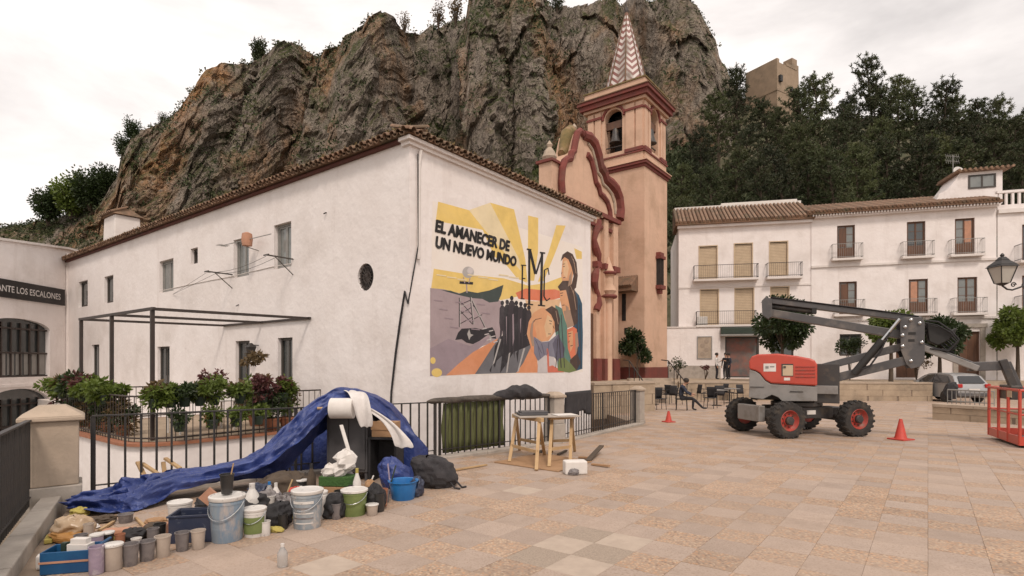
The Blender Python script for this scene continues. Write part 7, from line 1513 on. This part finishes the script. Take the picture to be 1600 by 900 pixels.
# jib and cage
beam('jib_tube',(1436,541),(1528,576),.11,.13,'liftpale',off=-.14); beam('jib_tube',(1436,541),(1528,576),.11,.13,'liftpale',off=.14); beam('jib_tube',(1440,536),(1522,568),.07,.05,'liftgrey')
beam('jib_arm',(1512,573),(1572,571),.2,.2,'liftgrey'); beam('cage_arm',(1566,562),(1590,620),.14,.14,'liftdark',off=-.1); beam('cage_arm',(1572,566),(1598,622),.14,.14,'liftgrey',off=.12)
cx0, cx1, cy0, cy1 = 4.0, 4.85, -.95, .95; cb0, cb1 = .12, 1.2
cage = MB()
cage.box(cx0,cx1,cy0,cy1,cb0-.03,cb0); cage = cage.build('cage_floor', W['liftgrey'], lift)
for (p,q) in (((cx0,cy0),(cx1,cy0)),((cx1,cy0),(cx1,cy1)),((cx1,cy1),(cx0,cy1)),((cx0,cy1),(cx0,cy0))):
    for zz, r_ in ((cb1,.03),((cb0+cb1)/2+.05,.02)): m_ = MB(); m_.tube((*p,zz),(*q,zz),r_,n=10); m_.build('cage_rail', W['redpaint'], lift, smooth=True)
    m_ = MB(); m_.bar((*p,cb0+.06),(*q,cb0+.06),.03,.18); m_.build('toe_board', W['redpaint'], lift)
for (x,y) in ((cx0,cy0),(cx1,cy0),(cx1,cy1),(cx0,cy1),(cx0,-.3),(cx0,.3),(cx1,0)): m_ = MB(); m_.tube((x,y,cb0-.03),(x,y,cb1),.03,n=10); m_.build('cage_post', W['redpaint'], lift, smooth=True)
m_ = MB(); m_.box(cx0+.02,cx0+.22,-.35,.35,cb1-.22,cb1+.08); m_.build('control_box', W['liftdark'], lift, bevel=.02)
m_ = MB(); m_.box(cx0-.04,cx0-.031,-.62,-.36,cb1-.16,cb1-.02); m_.build('yellow_decal', W['blind'], lift)
# ================================================================== CAR
cp = Vector((22.95, 29.3, gz(29.3))); ch_ = R(88)
car = thing('parked_car','silver hatchback parked behind the low bench wall','car',cp,ch_)
side = [(-2.02,.42),(-2.06,.62),(-2.0,.86),(-1.92,.98),(-1.62,1.36),(-1.35,1.45),(-.5,1.50),(.15,1.46),(.5,1.34),(1.02,.99),(1.6,.88),(1.98,.74),(2.06,.55),(2.02,.34),(1.72,.24),(-1.75,.26)]
def carsec(y, k): return [(x*(1-.015*k), y, z) for x, z in side]
m_ = MB(); rows = []
for y, zz in ((-.84,.55),(-.86,.8),(-.80,1.0),(-.64,1.0)): pass
def loft(fy):
    out_ = []
    for (x,z) in side:
        hw = .86 if z < .95 else .86-.42*(z-.95); out_.append((x, hw*fy*(1 if abs(x) < 1.7 else .93), z))
    return out_
rows = [loft(f) for f in (-1,-.94,-.5,0,.5,.94,1)]
for r in (0,6): rows[r] = [(x*.985, y, z*.985+.005) for x,y,z in rows[r]]
m_.grid(rows, closed=True); n = len(side); m_.add(rows[0],[tuple(range(n))]); m_.add(rows[-1],[tuple(range(n-1,-1,-1))]); body = m_.build('body', W['silver'], car, smooth=True)
s_ = body.modifiers.new('b','BEVEL'); s_.width = .05; s_.segments = 3; s_.limit_method = 'ANGLE'; s_.angle_limit = R(30)
for s_ in (-1,1):
    f = lambda x, z, d: (x, s_*((.86 if z < .95 else .86-.42*(z-.95))*1.0+d), z)
    for poly in ([(-1.55,1.0),(-1.25,1.36),(-.42,1.42),(-.42,1.0)],[(-.36,1.0),(-.36,1.42),(.1,1.38),(.75,1.0)]):
        m_ = MB(); m_.prism(poly, f, -.02, .008); m_.build('side_window', W['carglass'], car)
    m_ = MB(); m_.box(.55,.75,s_*.88-.02 if s_ < 0 else .86,s_*.88+.02 if s_ < 0 else 1.02,.94,1.08); 
    m_.v = [(x, s_*(.86+.16*((abs(y)-.86)>.01)), z) for x,y,z in m_.v]; m_.build('wing_mirror', W['silver'], car)
    m_ = MB(); m_.prism([(-2.02,.78),(-1.9,.98),(-1.55,.94),(-1.7,.78)], f, -.05, .012); m_.build('tail_light', W['taillight'], car, bevel=.01)
    m_ = MB(); m_.box(-2.07,-1.98,s_*.55 if s_ > 0 else -.8,.8 if s_ > 0 else -.55,.78,.96); m_.build('tail_light', W['taillight'], car, bevel=.02)
    m_ = MB(); m_.bar((.05,s_*.868,.84),(-.12,s_*.868,.84),.02,.03); m_.build('door_handle', W['silver'], car)
    for x in (-1.28,1.32):
        Mw = Matrix.Translation((x,s_*.76,.31)) @ Matrix.Rotation(R(90)*(1 if s_ < 0 else -1),4,'X'); t_ = MB(); t_.lathe([(.2,-.1),(.30,-.1),(.315,-.06),(.315,.08),(.29,.115),(.2,.12)], n=28); t_.v = [tuple(Mw @ Vector(v)) for v in t_.v]; wo = t_.build('wheel', W['rubber'], car, smooth=True)
        t_ = MB(); t_.lathe([(.205,-.05),(.205,.11),(.17,.10),(.06,.12),(0,.12)], n=24); t_.v = [tuple(Mw @ Vector(v)) for v in t_.v]; t_.build('rim', W['silver'], wo, smooth=True)
m_ = MB(); m_.add([(-1.945,-.62,1.0),(-1.945,.62,1.0),(-1.66,.52,1.345),(-1.66,-.52,1.345)],[(0,1,2,3)]); m_.v = [(x-.012,y,z+.01) for x,y,z in m_.v]; m_.build('rear_window', W['carglass'], car)
m_ = MB(); m_.box(-2.085,-2.065,-.26,.26,.62,.73); m_.build('number_plate', W['paper'], car); m_ = MB(); m_.box(-2.10,-1.95,-.80,.80,.34,.52); m_.build('bumper', W['liftgrey'], car, bevel=.03)
# low metal fence on the bench wall
a, b = G(1490,655), G(1565,661); bw = thing('low_fence','low grey bar fence on top of the stone bench wall','fence',(a.x,a.y+.25,0),math.atan2(b.y-a.y,b.x-a.x)); L = (b-a).length; z0 = gz(a.y)+.5
m_ = MB(); m_.tube((0,0,z0+.45),(L,0,z0+.45),.02,n=6); m_.tube((0,0,z0+.08),(L,0,z0+.08),.015,n=6); m_.build('rail', W['frameal'], bw)
for k in range(11): m_ = MB(); m_.tube((L*k/10,0,z0-.05),(L*k/10,0,z0+.45),.013,n=6); m_.build('bar', W['frameal'], bw)
bag('litter_bin_bag','black bag standing on the stone bench wall behind the fence','bag',1490,648,.4,.35,.62,'black',40,.2,.55)
# ================================================================== STREET LANTERN
lp = P(1640,568,14.0); lamp = thing('street_lamp','black wrought iron street lantern on a scrolled bracket at right edge','street lamp',(lp.x,14.0,gz(14)))
lz = CZ+(HZ-450)/F*14-gz(14); m_ = MB(); m_.lathe([(.2,0),(.2,.25),(.12,.4),(.08,.6),(.06,2.0),(.055,lz+.6),(.09,lz+.62),(.0,lz+.75)], n=14); m_.build('post', W['iron'], lamp, smooth=True)
hx = (1566-1640)/F*14; zz = CZ+(HZ-404)/F*14-gz(14)
m_ = MB(); ap = [(0,0,lz-.1),(-.25,0,lz+.1),(-.5,0,lz+.12),(-.75,0,lz+.02),(-.95,0,lz-.05),(hx+.12,0,lz-.03),(hx,0,lz+.06)]; m_.path(ap, .022, 8)
for (cx_,r_,s_) in ((-.3,.1,1),(-.62,.11,-1),(-.92,.07,1)): m_.path([(cx_+r_*(1-k/22)*math.cos(k*.5),0,lz+.08+s_*r_*(1-k/22)*math.sin(k*.5)) for k in range(18)], .014, 6)
m_.build('bracket', W['iron'], lamp, smooth=True)
def at(z): return (hx,0,z)
h0 = lz+.06; m_ = MB(); m_.frus((hx,0,h0), .03,.03,.11,.11,.06); m_.build('lantern_foot', W['iron'], lamp); m_ = MB(); m_.frus((hx,0,h0+.47), .24,.24,.20,.20,.05); m_.frus((hx,0,h0+.52), .21,.21,.09,.09,.13); m_.frus((hx,0,h0+.65), .1,.1,.05,.05,.08); m_.lathe([(.03,0),(.05,.04),(.02,.09),(0,.1)], (hx,0,h0+.73), 8); lh = m_.build('lantern_frame', W['iron'], lamp)
m_ = MB()
for sx,sy in ((-1,-1),(1,-1),(1,1),(-1,1)): m_.bar((hx+sx*.11,sy*.11,h0+.06),(hx+sx*.205,sy*.205,h0+.47),.022,.022)
m_.build('lantern_bars', W['iron'], lamp); m_ = MB(); m_.frus((hx,0,h0+.062), .105,.105,.198,.198,.405); m_.build('lantern_glass', W['lampglass'], lamp)
# ================================================================== PLAZA TREES AND BUSHES
def orange_tree(label, px, ctop, cbot, wpx, Y, base, n_=2600, seed=1, lop=.85, key='leafdark'):
    s_ = Y/F; x = (px-800)*s_; zt, zb = CZ+(HZ-ctop)*s_, CZ+(HZ-cbot)*s_; r_ = random.Random(seed); t = thing('orange_tree', label, 'tree', (x,Y,base)); rx = wpx*s_/2; rz = (zt-zb)/2; cz_ = (zt+zb)/2-base
    m_ = MB(); m_.path([(0,0,-.1),(.03,.02,(zb-base)*.6),(0,0,zb-base+rz*.5)], [.13,.10,.07], 9)
    tips = []
    for k in range(34):
        d = Vector((r_.gauss(0,1),r_.gauss(0,1),r_.gauss(.2,.8))).normalized(); k_ = r_.uniform(.45,.92); q_ = Vector((d.x*rx*k_,d.y*rx*k_,cz_+d.z*rz*k_)); m_.path([(0,0,zb-base+rz*.2), q_*.5+Vector((0,0,cz_*.5)), q_], [.05,.03,.012], 5); tips.append(q_)
    m_.build('trunk', W['bark'], t, smooth=True); m_ = MB()
    for k in range(n_):
        q_ = r_.choice(tips); d = Vector((r_.gauss(0,1),r_.gauss(0,1),r_.gauss(0,1))).normalized(); p = q_+d*rx*.27*r_.random()**.5; m_.leaf(p, d+Vector((0,0,-.3)), .2*r_.uniform(.7,1.3), .11)
    m_.build('crown', W[key], t, fix=False); return t
orange_tree('round dark orange tree before the house with roller blinds',1222,462,552,88,31.5,TZ,9000,1)
orange_tree('dark orange tree half hidden by the lift knuckle',1468,498,556,72,33,TZ,7000,2)
orange_tree('round orange tree at right edge below the lantern',1590,476,552,66,33,TZ,7000,3,key='leafgreen')
orange_tree('low orange tree behind the folded lift arms',1392,486,540,70,32,TZ,6000,4,key='leafgreen')
def bush(label, px, py, wpx, hpx, Y, base, key='leafdark', n_=700, l=.14):
    s_ = Y/F; t = thing('bush', label, 'bush', ((px-800)*s_,Y,base)); zc_ = CZ+(HZ-py)*s_-base; m_ = MB(); foliage(m_, (0,0,zc_), wpx*s_/2, hpx*s_/2, n_, l); m_.build('foliage', W[key], t, fix=False)
    m_ = MB()
    for k in range(5): m_.path([(0,0,0),(rnd.uniform(-.2,.2),rnd.uniform(-.2,.2),zc_*.6),(rnd.uniform(-.5,.5)*wpx*s_*.5,rnd.uniform(-.3,.3),zc_)], [.03,.02,.01], 5)
    m_.build('stem', W['bark'], t)
bush('dark green bush at the foot of the church tower',995,540,44,48,35.2,TZ,'leafdark',2600,.22)
bush('leafy plant in front of the ground floor window',1328,541,36,36,34.5,TZ,'leafdark',1500)
bush('dark bush in a tub by the white annex',1058,572,26,24,36.5,TZ,'leafdark',400); bush('brown and green hedge plants behind the jib',1432,566,44,40,34,TZ,'leafdry',500)
bush('small plant on a stand before the annex',1102,574,14,8,36.6,TZ,'leafred',150)
# ================================================================== PEOPLE
def person(label, pos, rz, pose, tops, legs, hairc='hair', scale=1.0, sleeves=True):
    J_ = pose; names = list(J_); idx_ = {n_: i for i, n_ in enumerate(names)}
    rad = dict(pelvis=.14,waist=.125,chest=.15,neckb=.085,neck=.055,chin=.07,head=.095,crown=.07,nose=.02,shl=.07,shr=.07,ell=.045,elr=.045,wrl=.032,wrr=.032,hal=.035,har=.035,hil=.095,hir=.095,knl=.062,knr=.062,anl=.042,anr=.042,hel=.042,her=.042,tol=.032,tor=.032)
    E = [('pelvis','waist'),('waist','chest'),('chest','neckb'),('neckb','neck'),('neck','chin'),('chin','head'),('head','crown'),('head','nose'),('chest','shl'),('shl','ell'),('ell','wrl'),('wrl','hal'),('chest','shr'),('shr','elr'),('elr','wrr'),('wrr','har'),('pelvis','hil'),('hil','knl'),('knl','anl'),('anl','tol'),('pelvis','hir'),('hir','knr'),('knr','anr'),('anr','tor')]
    vs_ = [Vector(J_[n_]) for n_ in names]; es = [(idx_[a],idx_[b]) for a,b in E]; rr = [rad[n_] for n_ in names]
    for s_ in 'lr':                                       # fingers and thumb
        wv, hv = Vector(J_['wr'+s_]), Vector(J_['ha'+s_]); d = (hv-wv).normalized(); sd_ = d.cross(Vector((0,0,1)) if abs(d.z) < .9 else Vector((1,0,0))).normalized()
        for k in range(5):
            off = sd_*(k-1.5)*.018 if k < 4 else sd_*.045; L_f = (.07,.085,.08,.06,.04)[k]; vs_.append(hv+off+d*(L_f if k < 4 else .0)); rr.append(.009); es.append((idx_['ha'+s_],len(vs_)-1))
    me = bpy.data.meshes.new('person'); me.from_pydata([tuple(v) for v in vs_], es, []); o = bpy.data.objects.new('person', me); C.objects.link(o)
    sk = o.modifiers.new('skin','SKIN'); sk.use_smooth_shade = True
    for i, sv in enumerate(me.skin_vertices[0].data): sv.radius = (rr[i],rr[i]*(.8 if names[i] in ('chest','waist','pelvis') else 1)) if i < len(names) else (rr[i],rr[i]); sv.use_root = (i == idx_['pelvis'])
    ss = o.modifiers.new('sub','SUBSURF'); ss.levels = ss.render_levels = 2
    dg = bpy.context.evaluated_depsgraph_get(); dg.update(); m2 = bpy.data.meshes.new_from_object(o.evaluated_get(dg)); bpy.data.objects.remove(o)
    m2.materials.clear()
    for k in ('skin', tops, legs, 'black'): m2.materials.append(W[k])
    bone = {}
    for a,b in E:
        mi = 0
        if b in ('waist','chest','neckb','shl','shr') or (b in ('ell','elr','wrl','wrr') and sleeves): mi = 1
        if b in ('hil','hir','knl','knr','anl','anr'): mi = 2
        if b in ('tol','tor'): mi = 3
        bone[(a,b)] = mi
    segs = [(Vector(J_[a]),Vector(J_[b]),mi) for (a,b),mi in bone.items()]
    for p in m2.polygons:
        c_ = p.center; best = None
        for a,b,mi in segs:
            ab = b-a; t_ = max(0,min(1,(c_-a).dot(ab)/max(ab.length_squared,1e-9))); d_ = (c_-(a+ab*t_)).length_squared
            if best is None or d_ < best[0]: best = (d_,mi)
        p.material_index = best[1]; p.use_smooth = True
    ob = bpy.data.objects.new('person', m2); C.objects.link(ob); ob.location = pos; ob.rotation_euler = (0,0,rz); ob.scale = (scale,)*3; tag(ob, label, 'person')
    hd = Vector(J_['head']); cr_ = Vector(J_['crown']); up_ = (cr_-hd).normalized(); m_ = MB(); Mh = up_.to_track_quat('Z','Y').to_matrix().to_4x4()
    m_.lathe([(.098,-.03),(.112,.02),(.108,.07),(.085,.115),(.045,.14),(0,.145)], tuple(hd+Vector((0,.012,0))), 14, M=Mh); m_.build('hair', W[hairc], ob, smooth=True)
    m_ = MB()
    for s_ in (-.033,.033): m_.lathe([(0,-.01),(.011,0),(0,.01)], tuple(hd+Vector((s_,-.088,.0))), 8)
    m_.build('eyes', W['dark'], ob); return ob
def standing(arm=0, bag_=0):
    return dict(pelvis=(0,0,.93),waist=(0,.01,1.08),chest=(0,.02,1.28),neckb=(0,.02,1.44),neck=(0,.01,1.50),chin=(0,-.015,1.555),head=(0,-.005,1.63),crown=(0,.0,1.70),nose=(0,-.105,1.61),shl=(.18,.02,1.39),ell=(.25,.02,1.12),wrl=(.22,-.10,.92) if not arm else (.14,-.22,1.2),hal=(.21,-.13,.84) if not arm else (.08,-.28,1.24),shr=(-.18,.02,1.39),elr=(-.25,.03,1.12),wrr=(-.24,-.06,.89),har=(-.235,-.08,.81),
                hil=(.09,0,.88),knl=(.11,-.03,.48),anl=(.11,.02,.08),tol=(.13,-.15,.035),hir=(-.09,0,.88),knr=(-.11,-.02,.48),anr=(-.12,.04,.08),tor=(-.15,-.13,.035))
YP = 36.2
person('person in white top and dark trousers standing before the shop',((1120-800)/F*YP,YP,TZ),R(60),standing(1),'shirtwhite','clothblack')
person('person all in black standing in front of the pair by the shop',((1132-800)/F*YP,YP-.2,TZ),R(-50),standing(1),'clothblack','clothblack')
person('person in dark jacket standing behind the one in black',((1138.5-800)/F*(YP+.5),YP+.5,TZ),R(-80),standing(0),'clothblue','clothblack')
# seated person leaning forward, one leg stretched out
sp_ = G(1079,641); seat = dict(pelvis=(0,.05,.50),waist=(0,.04,.66),chest=(0,-.02,.86),neckb=(0,-.08,1.0),neck=(0,-.11,1.05),chin=(0,-.16,1.09),head=(0,-.17,1.16),crown=(0,-.19,1.23),nose=(0,-.27,1.12),shl=(.18,-.04,.96),ell=(.24,-.18,.74),wrl=(.14,-.38,.66),hal=(.10,-.45,.65),shr=(-.18,-.04,.96),elr=(-.24,-.18,.74),wrr=(-.14,-.36,.62),har=(-.10,-.43,.6),
            hil=(.1,.0,.48),knl=(.13,-.44,.46),anl=(.14,-.80,.10),tol=(.15,-.95,.10),hir=(-.1,.0,.48),knr=(-.13,-.45,.50),anr=(-.12,-.42,.08),tor=(-.12,-.57,.04))
person('person in dark clothes sitting at the cafe with one leg stretched out',(sp_.x-.35,sp_.y,gz(sp_.y)),R(70),seat,'clothblue','clothblack')
# ================================================================== CAFE CHAIRS AND TABLES
def chair(label, x, y, rz, key='black', z=None):
    t = thing('cafe_chair', label, 'chair', (x,y,gz(y) if z is None else z), rz, 'cafe chairs')
    m_ = MB(); m_.box(-.22,.22,-.22,.22,.43,.46); m_.build('seat', W[key], t, bevel=.01); m_ = MB(); rows = [[(.24*math.sin(a),.2+.05*math.cos(a)-.02*k,.46+.11*k) for a in [-1.1+2.2*j/8 for j in range(9)]] for k in range(5)]; m_.grid(rows); o = m_.build('backrest', W[key], t, smooth=True); o.modifiers.new('s','SOLIDIFY').thickness = .02
    for sx in (-.19,.19):
        for sy in (-.19,.19): m_ = MB(); m_.tube((sx,sy,.43),(sx*1.1,sy*1.1,0),.014,n=6); m_.build('leg', W['iron'], t)
        m_ = MB(); m_.path([(sx*1.2,-.2,.45),(sx*1.25,-.2,.66),(sx*1.25,.2,.68)], .014, 6); m_.build('armrest', W[key], t)
    return t
def table(label, x, y, rz=0, z=None):
    t = thing('cafe_table', label, 'table', (x,y,gz(y) if z is None else z), rz); m_ = MB(); m_.box(-.35,.35,-.35,.35,.70,.73); m_.build('table_top', W['liftpale'], t, bevel=.006); m_ = MB(); m_.tube((0,0,.02),(0,0,.70),.03,n=8); m_.build('column', W['iron'], t); m_ = MB(); m_.box(-.25,.25,-.03,.03,0,.03); m_.box(-.03,.03,-.25,.25,.0,.032); m_.build('base', W['iron'], t)
cs = [(1014,634,40,'black cafe chair just right of the stone pillar'),(1030,640,10,'black cafe chair before the low round table'),(1040,630,-60,'black cafe chair left of the seated person, back row'),(1056,632,120,'black cafe chair directly left of the seated person'),(1008,627,200,'black cafe chair half behind the stone pillar'),(1026,624,80,'black cafe chair in the far row near the steps'),(1070,638,70,'black cafe chair under the seated person'),(1110,638,-40,'dark cafe chair left of the lift wheel'),(1124,632,160,'dark cafe chair behind the lift wheel'),(1098,628,100,'dark cafe chair in the back row before the lift'),(1138,626,30,'dark cafe chair behind the front tyre of the lift'),(1152,628,200,'dark cafe chair farthest right behind the lift'),(962,621,80,'cafe chair seen through the railing left of the pillar'),(950,618,-30,'second cafe chair seen through the railing')]
for (px,py,a,lb_) in cs: q = G(px,py); chair(lb_, q.x, q.y, R(a))
q = G(1079,641); bpy.data.objects['cafe_chair.006'].location = (sp_.x-.35, sp_.y+.02, gz(sp_.y)); bpy.data.objects['cafe_chair.006'].rotation_euler.z = R(70)
for (px,py,lb_) in ((1022,632,'cafe table among the chairs by the pillar'),(1048,628,'cafe table left of the seated person'),(1120,634,'cafe table behind the front tyre of the lift'),(1140,630,'cafe table at the back behind the lift'),(956,617,'cafe table seen through the railing')): q = G(px,py); table(lb_, q.x, q.y, .3)
